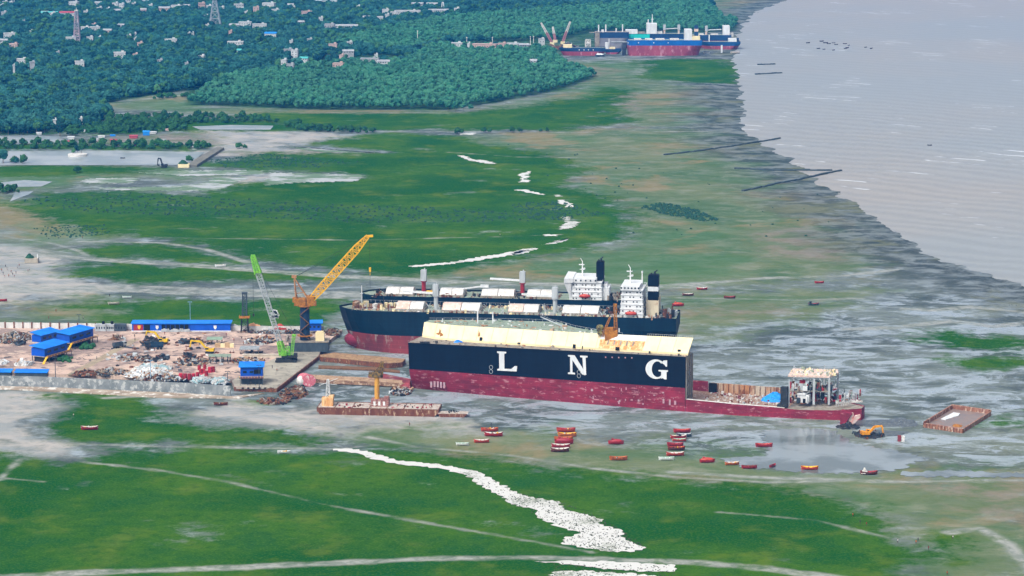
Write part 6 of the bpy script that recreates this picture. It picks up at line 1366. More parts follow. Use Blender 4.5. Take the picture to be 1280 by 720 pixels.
fbox(t, f, 778.5, 812, 13.2, .8, zd-5, 5.2, TEAL, 'turquoise_panel'); fbox(t, f, 782, 797, 2, 14, zd, 5.5, WHITE, 'deck_house'); fbox(t, f, 808.5, 821, 2, 18, zd, 14, WHITE, 'bridge'); fbox(t, f, 797, 806, 2, 10, zd, 2.5, DECKT, 'deck_machinery')
b = MB(); b.bar((f(815.5), 2, zd+14), (f(815.5), 2, zd+26), 1.4, w2=.6); b.bar((f(810.5), 2, zd+14), (f(810.5), 2, zd+19), 1.2); b.box(f(815.5), 2, zd+19, 3.2, 1, .7); b.build('mast', WHITE, t)
for px in (831, 849): deck_crane(t, f(px), 0, zd, 5, PINKW, -1 if px < 840 else 0, 18)
fbox(t, f, 821, 828, 2, 12, zd, 3.2, DIRTYW, 'aft_house')
t, f, zd, a = far_ship('dark navy ship with pale deck crane, right part of the far group', 858, 914, 44.5, 51, 60, 26, (FNAVY, FRED))
fbox(t, f, 904, 912, 2, 18, zd, 12.5, WHITE, 'bridge'); fbox(t, f, 912, 917, 2, 10, zd-2, 5, DIRTYW, 'aft_house'); deck_crane(t, f(883.5), 0, zd, 5, PINKW, -1, 20); fbox(t, f, 874, 880, 2, 12, zd, 1.6, DIRTYW, 'hatch_cover'); fbox(t, f, 889, 898, 2, 12, zd, 1.6, DIRTYW, 'hatch_cover')
t, f, zd, a = far_ship('low blue ship nearest the water with a small white deckhouse at its stern', 876, 925.5, 53, 57.5, 61.5, 22, (mat('steel_blue_hull', '#124a7c', '#0f4070', None, .1, .6), FRED), .3, 4)
fbox(t, f, 911, 921, 0, 14, zd, 4.5, WHITE, 'deck_house'); fbox(t, f, 921, 924, 0, 5, zd, 5, FNAVY, 'funnel'); b = MB(); b.bar((f(887), 0, zd), (f(887), 0, zd+9), 1.4); b.build('mast', WHITE, t)
t, f, zd, a = far_ship('long low dark hull with red underside in front of the grey cut-open hull', 699, 757, 60.5, 64.5, 69.5, 16, (FNAVY, FRED), .3, 5)
fbox(t, f, 704, 715, 0, 10, zd, 4.5, CREAM, 'deck_house'); b = MB()
for px in (724, 730, 735.5, 741.5): b.box(f(px), 8.2, zd-2.5, 1.3, .3, 1.2)
b.each('hull_mark', WHITE, t)
t, f, zd, a = far_ship('small tug with a white wheelhouse in front of the grey cut-open hull', 755, 777, 62, 65.5, 67.5, 9, (FNAVY, FRED), .3, 3)
fbox(t, f, 756.5, 760.5, 0, 5, zd, 9, WHITE, 'wheelhouse'); fbox(t, f, 762, 769, 0, 5, zd, 3, CREAM, 'deck_house'); b = MB(); b.bar((f(761.3), 0, zd), (f(761.3), 0, zd+14), 1.0); b.build('mast', WHITE, t)
boat('small white-topped boat in front of the tug at the far yard', 750, 70.5, 12, SLATE, WHITE, 'closed', 0, 0, None, 'work_boat'); boat('white boat grounded right of the blue and red hull', 883, 67, 8, WHITE, DARK, 'closed', 0, 0, None, 'work_boat'); boat('pale boat on the mud below the low blue ship', 919, 67, 12, PALEB, PINKW, 'open', 0, 0, None, 'work_boat')
p_ = P(902, 66, 0); o = MB().box(0, 0, 0, 2.2, 2.2, 10).build('white_pillar', WHITE); o.location = p_; tag(o, 'upright white pillar on the mud right of the blue and red hull', 'pillar')
RW = mat('crane_pink', '#c08488', '#a87078', None, .3, .6)
for px0, py0, px1, py1, lb in ((690, 53, 676.5, 29, 'leftmost of three boom cranes at the far yard, leaning left'), (694, 50, 691, 34, 'short upright boom crane between two others at the far yard'), (703.5, 52, 712.5, 27.5, 'right boom crane of the three at the far yard, leaning right')):
    q = P(px0, py0+3, 0); kk = sc(py0); t = thing('boom_crane', lb, 'crane', q, 0, 'boom cranes of the far yard'); tx, tz = (px1-px0)*kk, (py0+3-py1)*kk
    b = MB(); b.box(0, 0, 0, 6, 5, 3.4); b.build('cab', CREAM, t); b = MB(); b.lattice((0, 0, 3), (tx*.5, 0, 3+(tz-3)*.5), 2.6, 2.6, .8, 5); b.build('boom', RW, t); b = MB(); b.lattice((tx*.5, 0, 3+(tz-3)*.5), (tx, 0, tz), 2.6, 1.6, .8, 5); b.build('boom_tip', DIRTYW, t)
heap('brownish scrap heap under the three far boom cranes', 672, 706, 63, 40, 8, 'brown', 160, 201, z=0, smax=5); heap('cream and rust scrap stack left of the low dark hull', 697, 722, 60, 20, 9, 'mixed', 90, 202, z=0, smax=5)
heap('scrap on the pale mound in front of the far ships', 690, 728, 85, 30, 2.4, 'brown', 80, 203, z=0, smax=3.5)
# ================================================================= town houses
HM = {'w': [mat('house_white', '#c6cac9', '#b2b7b8', None, .2, .7)], 'p': [mat('house_pink', '#c4aca4', '#b49a92', None, .2, .7)], 'g': [mat('house_grey', '#a8acae', '#94989c', None, .2, .7)], 'b': [mat('house_blue_roof', '#1f7fd0', '#2488dc', None, .2, .5)], 't': [mat('house_teal_roof', '#58b8b4', '#4aa8a4', None, .2, .5)], 'r': [mat('house_red_roof', '#b4505a', '#a04450', None, .2, .6)]}
HS = [(6,5,6,3,'w',0),(13,5,5,2,'w',0),(2,8.5,4,2,'w',0),(56,18,8,2,'w',0),(61,18.5,20,2,'t','long turquoise roof left of the pink-roofed shed'),(66,20,5,4,'w',0),(84,20,19,4,'r','long pink-roofed shed in front of the tall telecom tower'),(92,8.5,11,6,'w','broad pale block above the telecom tower'),(124,13,6,3.5,'w',0),(135,13.5,4,3,'w',0),(123,6.5,8,3,'w',0),(144,9,7,5,'w',0),(152,11,6,6,'w','white three-storey block beside the upper left road of houses'),(147,16,9,3,'g',0),(107,17.5,5,3.5,'w',0),(38.5,43,4.5,4,'w','lone small white cube house left of the telecom tower'),(11,47,14,5,'w','wide white house at the left edge, upper one'),(4,53.5,9,3,'w',0),(17,62,10,7,'p','pinkish two-storey house near the left edge'),(88,52,12,5,'w','pale house at the foot of the telecom tower'),(106,38,10,4,'w','white house row right of the telecom tower'),(118,38,12,4,'w','long white house row with reddish roof end'),(117,33,6,2.5,'p',0),(134,41,10,3,'p',0),(151,34.5,8,3,'w',0),(112,51,8,4.5,'w',0),(124,49,4,2.5,'w',0),(149,74,14,8,'w','two-storey white house with dark upper openings'),(27,79,12,5,'w','pale house with a sloping roof above the lower left woods'),(40,85,6,7,'g',0),(99,83,11,6,'w','white house alone in the lower left woods'),(17,91,2.5,9,'w','narrow white tower house at the lower left woods'),(5,20,6,5,'g',0),(160,5,6,5,'w',0),(181,3,8,4,'w',0),(167,6.5,5,2,'w',0),(188,9,5,3,'w',0),(205,13,13,3,'p','long pinkish roof in the upper middle of the town'),(220,11,12,4,'w','white block right of the long pinkish roof'),(233,9.5,8,2.5,'w',0),(252,12,8,8,'p','pink three-storey house left of the big pylon'),(261,11,6,4,'w',0),(298,11,11,5.5,'w','white gabled house right of the big pylon'),(303,12.5,3,2.5,'w',0),(277,12,6,3,'w',0),(179,15,7,3,'p',0),(258,22,5,2.5,'w',0),(259,34,4,3,'w',0),(306,34,15,6,'w','large white house with two roofs right of the pylon foot'),(294,34,14,2.5,'g','long low roof between the pylon foot and the large white house'),(324,35,17,4.5,'w','long white wing right of the large white house'),(168,45,4,3,'w',0),(169,51,3,3,'w',0),(161,47,5,2.5,'w',0),(213,54,14,4.5,'w','long white house in the middle of the town wood'),(236,44,3,2.5,'w',0),(240.5,44,3,2.5,'w',0),(175,57.5,6,4,'p',0),(294,58.5,19,6,'w','long cream house in a clearing below the pylon'),(299,66,5,3,'t',0),(252,74,7,4,'w','white house with bright roof in the dark woods'),(169,71,6,3,'p',0),(336,10,15,6,'w','wide white building at the top middle of the town'),(320,15,7,6,'p',0),(344,16,9,4,'w',0),(363,8.5,7,2.5,'w',0),(367,11,3,2,'w',0),(308,17,4,2,'w',0),(383,19,12,4.5,'p','pinkish house right of the upper middle houses'),(401,26,5,4,'w',0),(376,30,8,1.5,'g',0),(412,37,12,6.5,'g','grey concrete block with dark openings beside a long white wall'),(433,35,27,2,'w','long thin white wall right of the grey block'),(338,47,14,5,'b','bright blue roof shed in the town wood'),(352,43,7,2,'g',0),(364,54,4,3,'w',0),(387,53,6,4,'g',0),(416,61,10,5.5,'p','pale pinkish house above the plantation edge'),(437,56,6,3.5,'w',0),(360,68,11,6,'g','grey unfinished house beside a white house with brown door'),(368.5,73,8,10,'w','tall white house with a brown door, lower middle of the town'),(380,76,10,2.5,'t',0),(355,81,7,6,'w','white and brown house at the plantation corner'),(363,85,9,4.5,'g',0),(423,84,13,4.5,'p','pinkish sheds at the upper edge of the plantation'),(427,72,5,3,'p',0),(435,67,13,1.5,'g',0),(398,4,10,3,'w',0),(406,4,5,3,'w',0),(417,5,8,4,'w','white arched gate building at the top of the town'),(482,17,8,5,'w',0),(492,19,8,4,'w',0),(510,17.5,30,4,'w','long white factory shed, left of two at the top middle'),(548,15.5,24,2.5,'w','long low white wall under the twin white spires'),(571,13.5,6,3,'w',0),(540,8,13,3,'w','white roof above the long factory shed'),(522,7,14,2,'g',0),(475,25,7,3,'w',0),(484,20.5,5,2,'w',0),(458,24,8,2,'g',0),(462,77,22,3.5,'g','grey tin roofs in a clearing of the plantation'),(479,80,15,2.5,'w','white flat roof beside the grey tin roofs in the clearing'),(470,71.5,4,3,'w',0),(571,58,13,4,'w','white shed at the left end of the far yard wall'),(586,59.5,3,5,'w',0),(606,59.5,30,4,'p','long pinkish-roofed shed left of the far yard'),(628,58,10,3.5,'p',0),(641,58,14,3.5,'w','white shed at the right of the far yard wall'),(655,59,12,2.5,'g',0),(677,54,7,5,'w',0),(667,79,8,3,'w','pale hut at the edge of the wood below the far yard'),(68,154,4,3,'w',0),(96,30,3,3,'w',0),(30,28,4,2,'g',0),(72,68,4,2,'g',0),(200,78,6,3,'g',0),(233,82,4,2,'g',0),(448,10,4,2,'w',0),(288,42,4,3,'p',0),(100,152,5,3,'w',0)]
cleared = []
TW = 'houses of the town among the trees'
cn = {'w': 'white', 'p': 'pinkish', 'g': 'grey', 'b': 'blue', 't': 'teal', 'r': 'red-roofed'}
_hc = {}
rh = random.Random(300)
def house(px, py, w, h, col, label, name='town_house'):
    kk = sc(py); W_ = w*kk; Hh = max(3.0, h*kk); D_ = min(max(6, W_*.7), 11); q = P(px, py, 5); q.z = 0; q.y += D_/2
    lab = label or ('small %s house half hidden by trees, %s of the town' % (cn[col], 'left part' if px < 160 else ('middle part' if px < 330 else 'right part')))
    lay = []
    key = (round(W_), round(Hh), col)
    t = thing(name, lab, 'house', (q.x, q.y, 0), (rh.random()-.5)*.5, None if label else TW+', '+cn[col]+(' left' if px < 160 else (' middle' if px < 330 else ' right')))
    m_ = HM['w' if col in 'btr' else col][0]; b = MB(); b.box(0, 0, 0, W_, D_, Hh+5); wl = b.build('wall', m_, t)
    top = Hh+5; b = MB()
    if col in 'btr' or (h < 3.2 and w > 6): b.add([(-W_/2-.6, -D_/2-.6, top), (W_/2+.6, -D_/2-.6, top), (W_/2+.6, D_/2+.6, top), (-W_/2-.6, D_/2+.6, top), (-W_/2-.6, 0, top+2), (W_/2+.6, 0, top+2)], [(0, 1, 5, 4), (2, 3, 4, 5), (0, 4, 3), (1, 2, 5), (3, 2, 1, 0)]); b.build('roof', HM[col][0] if col in 'btr' else HM['g'][0], t)
    else:
        b.box(0, 0, top, W_+.8, D_+.8, .35); b.box(W_*.25, D_*.1, top+.35, min(3, W_*.4), 3, 1.8); b.build('roof', m_, t)
    if W_ > 6:
        n = int(W_/3); st = max(1, int(Hh/3.2)); b = MB()
        for s_ in range(st):
            for i in range(n): b.box(-W_/2+W_*(i+.5)/n, -D_/2-.03, 5.8+s_*3.0+.4, 1.1, .1, 1.2)
        (b.each if len(b.starts) < 24 else b.build)('window', GLASS, t)
    cleared.append((q.x, q.y, W_/2+3, 26))
    return t
for px, py, w, h, col, lb in HS: house(px, py, w, h, col, lb or None)
t = thing('telecom_tower', 'tall pinkish lattice telecom tower rising from the left part of the town', 'tower', P(96.5, 56, 0)); k = sc(56); b = MB(); b.lattice((0, 0, 0), (0, 0, 42*k), 8.5, 3.5, .9, 12); b.build('frame', mat('tower_pinkish', '#b8a0a4', '#98a0b0', None, .1, .6), t); b = MB(); b.box(0, 0, 42*k, 4.5, 4.5, 1.5); b.bar((0, 0, 42*k), (0, 0, 46*k), .6); b.build('antenna_platform', DIRTYW, t)
cleared.append((P(96.5, 56).x, P(96.5, 56).y, 8, 26))
t = thing('power_pylon', 'large four-legged grey pylon cut off by the top edge of the picture', 'pylon', P(269, 33.5, 0)); k = sc(33); b = MB()
for sx in (-1, 1):
    for sy in (-1, 1): b.bar((sx*8, sy*8, 0), (sx*2.4, sy*2.4, 38), 1.1, w2=.8)
for z in (0.5, 12, 22, 30, 37):
    w = 8-5.6*z/38
    for a_, c_ in (((-w, -w), (w, -w)), ((w, -w), (w, w)), ((w, w), (-w, w)), ((-w, w), (-w, -w))): b.bar((*a_, z), (*c_, z), .6)
for z0, z1 in ((0.5, 12), (12, 22), (22, 30), (30, 37)):
    w0, w1 = 8-5.6*z0/38, 8-5.6*z1/38
    for s in (-1, 1): b.bar((-w0, s*w0, z0), (w1, s*w1, z1), .5); b.bar((w0, s*w0, z0), (-w1, s*w1, z1), .5)
b.build('frame', mat('pylon_grey', '#a8aeb4', '#949ca4', None, .1, .6), t); b = MB(); b.lattice((0, 0, 37), (0, 0, 62), 4.8, 2.5, .6, 6)
for z in (44, 51, 58): b.bar((-9, 0, z), (9, 0, z), .8)
b.build('cross_arm', mat('pylon_grey', '#a8aeb4'), t); b = MB(); b.box(0, 0, 0, 18, 18, .9); b.build('footing', DIRTYW, t)
cleared.append((P(269, 33).x, P(269, 33).y, 12, 42))
for px, py, h, lb in ((18, 11, 12, 'thin pale mast at the top left of the town'), (522, 55, 14, 'thin white mast rising from the wood right of the plantation clearing'), (583.5, 57, 8, 'slim post at the left end of the far yard wall'), (615.5, 57, 8, 'slim post in the middle of the far yard wall'), (663, 58, 10, 'left of two slim posts at the right end of the far yard wall'), (667, 57, 9, 'right of two slim posts at the right end of the far yard wall')):
    kk = sc(py); t = thing('mast', lb, 'mast', P(px, py, 0)); b = MB(); b.bar((0, 0, 0), (0, 0, h*kk+3), 1.0, w2=.6); b.build('pole', DIRTYW, t); b = MB(); b.box(0, 0, h*kk+2, 1.8, .8, .8); b.build('head', DIRTYW, t); cleared.append((P(px, py).x, P(px, py).y, 3, 20))
t = thing('spire_tower', 'twin white spires joined at the top over the long low white wall', 'tower', P(553.5, 14, 0)); kk = sc(14); b = MB(); b.bar((-2.5, 0, 0), (-.8, 0, 8*kk+4), 1.3); b.bar((2.5, 0, 0), (.8, 0, 8*kk+4), 1.3); b.box(0, 0, 8*kk+3.4, 2.8, 1, 1); b.build('spire', WHITE, t); cleared.append((P(553, 14).x, P(553, 14).y, 6, 30))
# camp by the pond
for px, py, w, h, col, lb in ((183, 169, 8, 6, 'b', 'bright blue hut at the camp beside the ponds'), (167, 172.5, 10, 4, 'r', 'crimson-roofed hut left of the bright blue hut'), (191, 167, 9, 3, 'w', 'white tent behind the bright blue hut'), (171, 182, 7, 3, 'r', 'small orange-red hut above the right part of the large pond'), (142, 176.5, 8, 3, 'r', 'red low hut in the middle of the camp'), (127, 172, 8, 3, 'w', 'cream hut in the left half of the camp'), (120, 175.5, 6, 2.5, 'w', 'small cream hut beside the cream one in the camp'), (89, 174, 8, 4, 'w', 'white hut above the pond islet'), (85, 178.5, 14, 3, 'r', 'rusty red shed row left of the camp'), (141, 170, 6, 2, 'b', 'flat bluish shed in the upper camp'), (204, 176.5, 7, 3, 'g', 'grey-violet hut at the right of the camp'), (209, 163.5, 4, 3, 'p', 'small pale hut on the earth bank above the camp'), (103, 165, 7, 3, 'w', 'white roof among the bushes left of the camp'), (125, 160.5, 3, 2.5, 'w', 'left of two tiny white huts in the shrub strip'), (135, 160, 5, 2.5, 'w', 'right of two tiny white huts in the shrub strip'), (49, 168, 6, 3, 'w', 'pale hut at the edge of the left woods near the small pond'), (108, 182, 5, 2, 'w', 'white low hut by the bushes above the pond islet')):
    kk = sc(py); W_ = w*kk; Hh = h*kk; t = thing('camp_hut', lb, 'hut', P(px, py, 0), 0); b = MB(); b.box(0, 0, 0, W_, W_*.6, Hh*.7); b.build('wall', HM['w' if col in 'btr' and col != 'b' else col][0] if col != 'r' else HM['r'][0], t); b = MB(); b.add([(-W_/2-.4, -W_*.35, Hh*.7), (W_/2+.4, -W_*.35, Hh*.7), (W_/2+.4, W_*.35, Hh*.7), (-W_/2-.4, W_*.35, Hh*.7), (-W_/2-.4, 0, Hh), (W_/2+.4, 0, Hh)], [(0, 1, 5, 4), (2, 3, 4, 5), (0, 4, 3), (1, 2, 5), (3, 2, 1, 0)]); b.build('roof', HM[col][0], t)
q = P(97, 195, 0); b = MB(); b.cyl(0, 0, -.2, 9, 2.2, 18); o = b.build('islet', DIRTYW); o.location = q; tag(o, 'round pale-walled islet in the large pond, overgrown with bushes', 'islet')
boat('small dark raft in the middle of the large pond', 153.5, 198, 6, DARK, DARK, 'open', 0, 0, None, 'raft', .1); boat('dark float left of the pond islet', 87, 194, 4.5, DARK, DARK, 'open', 0, 0, None, 'raft', .1)
# ================================================================= trees
def crown_mesh(name, seed, r0, h, cl, m_):
    """uneven crown: a cloud of many small leafy facets on several clumps"""
    r = random.Random(seed); b = MB(); clumps = [(0, 0, h*.62, r0*.75)]
    for _ in range(cl): a = r.random()*6.283; d = r0*(.35+.4*r.random()); clumps.append((d*math.cos(a), d*math.sin(a), h*(.42+.5*r.random()), r0*(.32+.25*r.random())))
    for (cx_, cy_, cz_, cr) in clumps:
        K = int(26*cr/r0*2)
        for i in range(K):
            u = r.random()*2-.8; u = min(1, u); th = r.random()*6.283; w = math.sqrt(max(0, 1-u*u)); n = Vector((w*math.cos(th), w*math.sin(th), u)); rr = cr*(.78+.4*r.random())
            p = Vector((cx_, cy_, cz_))+Vector((n.x*rr, n.y*rr, n.z*rr*.85)); s = cr*(.30+.3*r.random()); t_ = n.cross(Vector((r.random()-.5, r.random()-.5, r.random()))).normalized(); s_ = n.cross(t_); q = n*s*.35
            b.add([p+t_*s, p+s_*s*.8-q, p-t_*s*.9, p-s_*s*.9-q, p+n*s*.45], [(0, 1, 4), (1, 2, 4), (2, 3, 4), (3, 0, 4)])
        b.ell(cx_, cy_, cz_, cr*.72, cr*.72, cr*.62, 7, 4)
    me = bpy.data.meshes.new(name); me.from_pydata(b.v, [], b.f); me.materials.append(m_); me.update(); return me
def trunk_mesh(h, r0):
    b = MB(); b.bar((0, 0, -.2), (0, 0, h*.55), r0*2, n=6, w2=r0*1.2)
    for a in (0, 2.1, 4.2): b.bar((0, 0, h*.4), (math.cos(a)*h*.18, math.sin(a)*h*.18, h*.66), r0, n=5, w2=r0*.4)
    me = bpy.data.meshes.new('trunk'); me.from_pydata(b.v, [], b.f); me.materials.append(mat('tree_bark', '#8a7f70', '#6e6456', None, 1, .9)); me.update(); return me
def leaf_mat(name, a, c, hi):
    g = NT(name); pos = g.pos(); n1 = g.noise(pos, .02, 4, .6); n2 = g.noise(pos, .35, 3, .6)
    inf = g.n('ShaderNodeObjectInfo').outputs['Random']
    col = g.mix(g.ramp(n1, .4, .62), srgb(a), srgb(c)); col = g.mix(g.math('MULTIPLY', g.ramp(n2, .45, .7), .6), col, srgb(hi)); col = g.mix(g.math('MULTIPLY', inf, .45), col, srgb(hi))
    return g.fin(col, .8, 0, .1)
LM_T = leaf_mat('town_foliage', '#0a3436', '#18504e', '#478070'); LM_T2 = leaf_mat('yellowish_town_foliage', '#1c4a30', '#2f6640', '#5d8f58'); LM_T3 = leaf_mat('dark_town_foliage', '#082a2c', '#123f40', '#2c6050'); LM_P = leaf_mat('plantation_foliage', '#154c3c', '#2a6c50', '#5f9a74'); LM_B = leaf_mat('shrub_foliage', '#143a24', '#24542e', '#44743c')  # teal leaf tones carry some of the blue distance haze
CT_ = [crown_mesh('crown', 500+i, r_, h_, 5, m__) for i, (r_, h_, m__) in enumerate(((4.0, 7, LM_T), (5.6, 8.5, LM_T3), (3.0, 6.0, LM_T2), (4.4, 9.0, LM_T), (3.2, 6.5, LM_T3), (6.2, 8, LM_T), (3.4, 10, LM_T2)))]
CP_ = [crown_mesh('crown', 520+i, r_, h_, 3, LM_P) for i, (r_, h_) in enumerate(((3.4, 8.5), (4.2, 10), (3.0, 8), (3.8, 9)))]
CB_ = [crown_mesh('crown', 540+i, r_, h_, 3, LM_B) for i, (r_, h_) in enumerate(((2.6, 4.2), (3.6, 5.5), (2.0, 3.2)))]
TT, TP, TB = trunk_mesh(10, .35), trunk_mesh(9, .16), trunk_mesh(4, .12)
# tree places
PLANT = [(236, 131), (262, 110), (290, 98), (400, 84), (440, 80), (500, 82), (545, 60), (690, 62), (697, 74), (705, 82), (744, 96), (700, 112), (620, 128), (560, 137), (400, 137)]
PLANT2 = [(400, 60), (470, 40), (560, 24), (760, 10), (880, -2), (892, 14), (905, 24), (921, 29), (919, 38), (880, 40), (735, 50), (690, 52), (560, 52), (520, 66)]
TOWN = [(-60, -18), (884, -18), (886, 0), (892, 14), (905, 24), (921, 29), (919, 38), (880, 40), (735, 55), (690, 66), (690, 78), (500, 86), (400, 84), (290, 98), (262, 108), (238, 112), (180, 120), (125, 129), (139, 142), (116, 160), (60, 166), (40, 168), (-60, 168)]
OPEN = [[(470, 68), (505, 72), (500, 80), (440, 80), (400, 84), (430, 76)], [(735, 40), (925, 40), (925, 66), (690, 66), (668, 60)], [(560, 54), (700, 50), (700, 62), (560, 60)], [(-40, 168), (60, 168), (84, 172), (80, 182), (-40, 182)], [(0, 0), (0, 0.1), (.1, 0)]]
def inside(xs, ys, poly):
    r_ = np.zeros(xs.shape, bool); n = len(poly)
    for i in range(n):
        (x1, y1), (x2, y2) = poly[i], poly[(i+1) % n]; c = (y1 > ys) != (y2 > ys)
        if y1 != y2: r_ ^= c & (xs < (x2-x1)*(ys-y1)/(y2-y1)+x1)
    return r_
def to_px(Xw, Yw, Z=0):
    f_ = Yw*CT-(Z-H)*ST; u_ = Yw*ST+(Z-H)*CT; return 640+F*Xw/f_, 360-F*u_/f_
def scatter(poly, step, excl=(), jit=.45):
    pw = PW(poly); x0, y0 = pw.min(0); x1, y1 = pw.max(0); gx, gy_ = np.meshgrid(np.arange(x0, x1, step), np.arange(y0, y1, step)); gx = gx+(rng.random(gx.shape)-.5)*2*jit*step; gy_ = gy_+(rng.random(gx.shape)-.5)*2*jit*step
    px, py = to_px(gx, gy_); k = inside(px, py, poly) & (px > -45) & (px < 1330)
    for e in excl: k &= ~inside(px, py, e)
    for (cx_, cy_, wx, wy) in cleared: k &= ~((abs(gx-cx_) < wx) & (gy_ < cy_+5) & (gy_ > cy_-wy))
    return gx[k], gy_[k]
zones = []
gx, gy_ = scatter(TOWN, 7.6, OPEN+[PLANT, PLANT2]); kp = np.array([math.sin(a*.011+b_*.004)+math.sin(a*.027-b_*.013)+rng.random()*1.4 > -.9 for a, b_ in zip(gx, gy_)]); zones.append(('town', gx[kp], gy_[kp], CT_, TT, 'wood of broad trees around the town'))
gx, gy_ = scatter(PLANT, 7.0, OPEN); zones.append(('plantation', gx, gy_, CP_, TP, 'planted wood'))
gx, gy_ = scatter(PLANT2, 7.5, OPEN+[PLANT]); zones.append(('far_plantation', gx, gy_, CP_, TP, 'far wood'))
STRIPS = [[(139, 146), (200, 144), (330, 148), (400, 160), (470, 164), (470, 167), (380, 165), (340, 153), (240, 155), (160, 162), (120, 162), (110, 152)], [(-20, 178), (60, 180), (150, 181), (262, 182), (262, 186), (150, 187), (60, 187), (-20, 186)], [(80, 158), (110, 155), (232, 158), (232, 164), (170, 166), (140, 168), (80, 170)], [(0, 238), (25, 238), (25, 242), (0, 242)], [(190, 122), (260, 118), (262, 120), (190, 125)]]
bx, by = [], []
for s_ in STRIPS:
    a_, c_ = scatter(s_, 6.5); kk = rng.random(len(a_)) > .38; bx += list(a_[kk]); by += list(c_[kk])
for px, py in [(572, 167), (577, 167), (605, 166), (612, 166), (640, 165.5), (650, 165.5), (676, 165), (684, 165), (297, 186), (300, 185), (306, 186), (236, 202), (245, 186), (17, 240), (5, 242), (30, 204), (18, 204), (60, 184), (95, 216), (98, 215)]: w = P(px, py); bx.append(w.x); by.append(w.y)
zones.append(('shrub', np.array(bx), np.array(by), CB_, TB, 'shrubs'))
LBL = {'town': ('broad_tree', 'broad dark tree at the near edge of the town wood', 'tree', 'trees at the near edge of the town wood'), 'plantation': ('slim_tree', 'slim tree with pale trunk in the front rows of the planted wood', 'tree', 'front trees of the planted wood'), 'far_plantation': ('slim_tree', 'slim tree in the planted wood near the far yard', 'tree', 'trees of the far planted wood'), 'shrub': ('shrub', 'dark green shrub in the strips around the ponds and the mud road', 'shrub', 'shrubs around the ponds and the mud road')}
protos = {}
allt = []
for zi, (zn, gx, gy_, cm, tm, _) in enumerate(zones):
    for a_, c_ in zip(gx, gy_): allt.append((c_, zi, a_))
trees_only = sorted([q for q in allt if zones[q[1]][0] != 'shrub']); shrubs = sorted([q for q in allt if zones[q[1]][0] == 'shrub'])
ind = trees_only[:300]+shrubs[:300]; rest = trees_only[300:]+shrubs[300:]
rt = random.Random(600)
first_crown = {}
def plant(zn, x, y, cm, tm, sc_=1.0, lab=None, z=0):
    nm, lb, cat, grp = LBL[zn]; o = bpy.data.objects.new(nm, None); C.objects.link(o); o.location = (x, y, z); o.rotation_euler.z = rt.random()*6.28; s = sc_*(.8+.45*rt.random()); o.scale = (s, s, s*(.9+.25*rt.random()))
    tag(o, lab or lb, cat, None if lab else grp); k = rt.randrange(len(cm)); c = bpy.data.objects.new('crown', cm[k]); C.objects.link(c); c.parent = o; u = bpy.data.objects.new('trunk', tm); C.objects.link(u); u.parent = o
    for m_ in cm:
        pass
    first_crown.setdefault((zn, k), c); return o
for y, zi, x in ind: plant(zones[zi][0], x, y, zones[zi][3], zones[zi][4])
for px, py, s, zn, lb in ((4, 204, 1.3, 'town', 'flat-topped tree at the left edge below the large pond'), (28, 204, .7, 'town', 'small round tree below the large pond, right of the flat-topped one'), (197, 118, 1.3, 'town', 'large pale round tree at the lower edge of the town wood'), (92, 194, .8, 'town', 'left tree crowding the pond islet'), (97, 193.5, .95, 'town', 'middle tree crowding the pond islet'), (102, 194, .8, 'town', 'right tree crowding the pond islet'), (75, 170, 1.1, 'town', 'bushy tree at the right end of the small pond'), (20, 204, .5, 'town', 'low bush between the two trees below the large pond')):
    w = P(px, py); plant(zn, w.x, w.y, CT_, TT, s, lb, 1.2 if 'islet' in lb else 0)
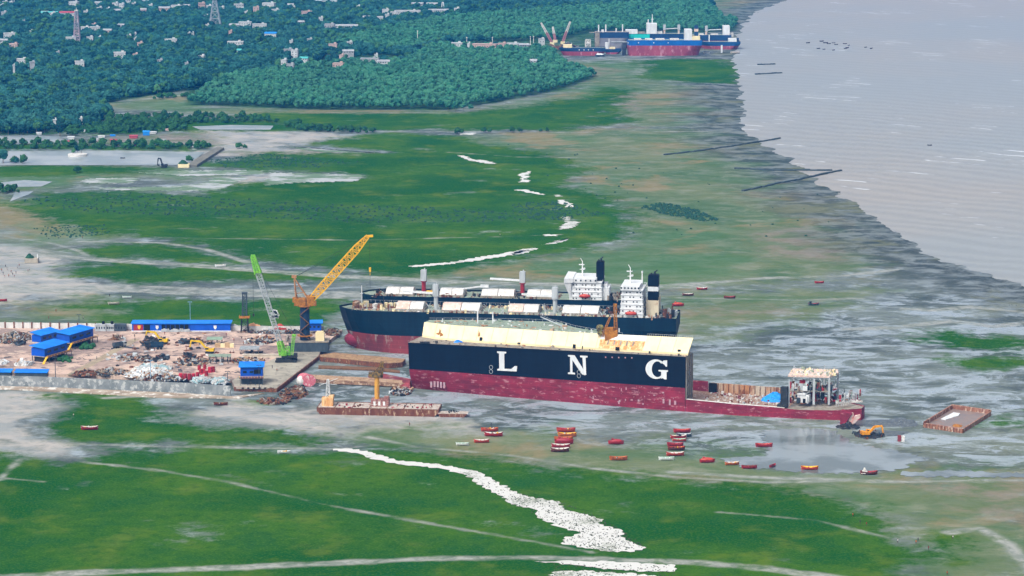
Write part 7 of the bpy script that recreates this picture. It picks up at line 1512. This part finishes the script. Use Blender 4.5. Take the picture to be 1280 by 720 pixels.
def stuff_wood(name, pts, srcs, smin, smax, label):
    me = bpy.data.meshes.new(name); me.from_pydata([(x, y, 0) for x, y in pts], [], []); o = bpy.data.objects.new(name, me); C.objects.link(o); tag(o, kind='stuff')
    ng = bpy.data.node_groups.new(name, 'GeometryNodeTree'); ng.interface.new_socket('Geometry', in_out='INPUT', socket_type='NodeSocketGeometry'); ng.interface.new_socket('Geometry', in_out='OUTPUT', socket_type='NodeSocketGeometry')
    N = ng.nodes; Lk = ng.links; gi = N.new('NodeGroupInput'); go = N.new('NodeGroupOutput'); iop = N.new('GeometryNodeInstanceOnPoints'); g2i = N.new('GeometryNodeGeometryToInstance')
    for s_ in srcs:
        oi = N.new('GeometryNodeObjectInfo'); oi.transform_space = 'ORIGINAL'; oi.inputs['Object'].default_value = s_; oi.inputs['As Instance'].default_value = True; Lk.new(oi.outputs['Geometry'], g2i.inputs[0])
    rn = N.new('FunctionNodeRandomValue'); rn.data_type = 'FLOAT'; rn.inputs[2].default_value = smin; rn.inputs[3].default_value = smax; rn.inputs['Seed'].default_value = 3
    rr = N.new('FunctionNodeRandomValue'); rr.data_type = 'FLOAT_VECTOR'; rr.inputs[0].default_value = (0, 0, 0); rr.inputs[1].default_value = (.1, .1, 6.28)
    ji = N.new('GeometryNodeJoinGeometry')
    Lk.new(gi.outputs[0], iop.inputs['Points'])
    for s_n in [n for n in N if n.bl_idname == 'GeometryNodeObjectInfo']: Lk.new(s_n.outputs['Geometry'], ji.inputs[0])
    Lk.new(ji.outputs[0], iop.inputs['Instance']); N.remove(g2i)
    iop.inputs['Pick Instance'].default_value = True; Lk.new(rn.outputs[1], iop.inputs['Scale']); Lk.new(rr.outputs[0], iop.inputs['Rotation']); Lk.new(iop.outputs[0], go.inputs[0])
    md = o.modifiers.new('trees', 'NODES'); md.node_group = ng; return o
def srcs_for(zn):
    s_ = [first_crown[k] for k in first_crown if k[0] == zn]; return s_
for zn, zalt in (('town', 'town'), ('plantation', 'plantation'), ('far_plantation', 'plantation'), ('shrub', 'shrub')):
    pts = [(x, y) for y, zi, x in rest if zones[zi][0] == zn]
    if not pts: continue
    src = srcs_for(zn) or srcs_for(zalt)
    if not src:
        w = P(560, 139); [plant(zalt, w.x+8*i, w.y, [cm_], TP) for i, cm_ in enumerate(CP_)]; src = srcs_for(zalt)
    stuff_wood({'town': 'town_woodland', 'plantation': 'plantation_woodland', 'far_plantation': 'far_woodland', 'shrub': 'shrubland'}[zn], pts, src, .65, 1.3, '')
print('TREES', len(ind), len(rest), {z[0]: len(z[1]) for z in zones})
# low mangrove stubs on the flats
b = MB(); r = random.Random(700)
def stubs(poly, n, s0, s1):
    px = [q[0] for q in poly]; py = [q[1] for q in poly]; k = 0
    while k < n:
        x, y = r.uniform(min(px), max(px)), r.uniform(min(py), max(py))
        if not inside(np.array([x]), np.array([y]), poly)[0]: k += .2; continue
        w = P(x, y); s = r.uniform(s0, s1); b.ell(w.x, w.y, 0, s, s, s*.9, 5, 2, r.random(), True); k += 1
stubs(DARKG[1], 420, .6, 1.6); stubs(DARKG[0], 900, .5, 1.3); stubs(DARKG[3], 300, .5, 1.2); stubs(DARKG[2], 350, .5, 1.2); stubs([(600, 175), (1040, 240), (1040, 300), (800, 300), (640, 200)], 60, .5, 1.2)
stubs([(40, 284), (130, 280), (140, 292), (60, 300)], 160, .5, 1.1)
tag(b.build('mangrove_stubs', mat('stub_green', '#183c2c', '#24503a', None, 1, .9)), kind='stuff')
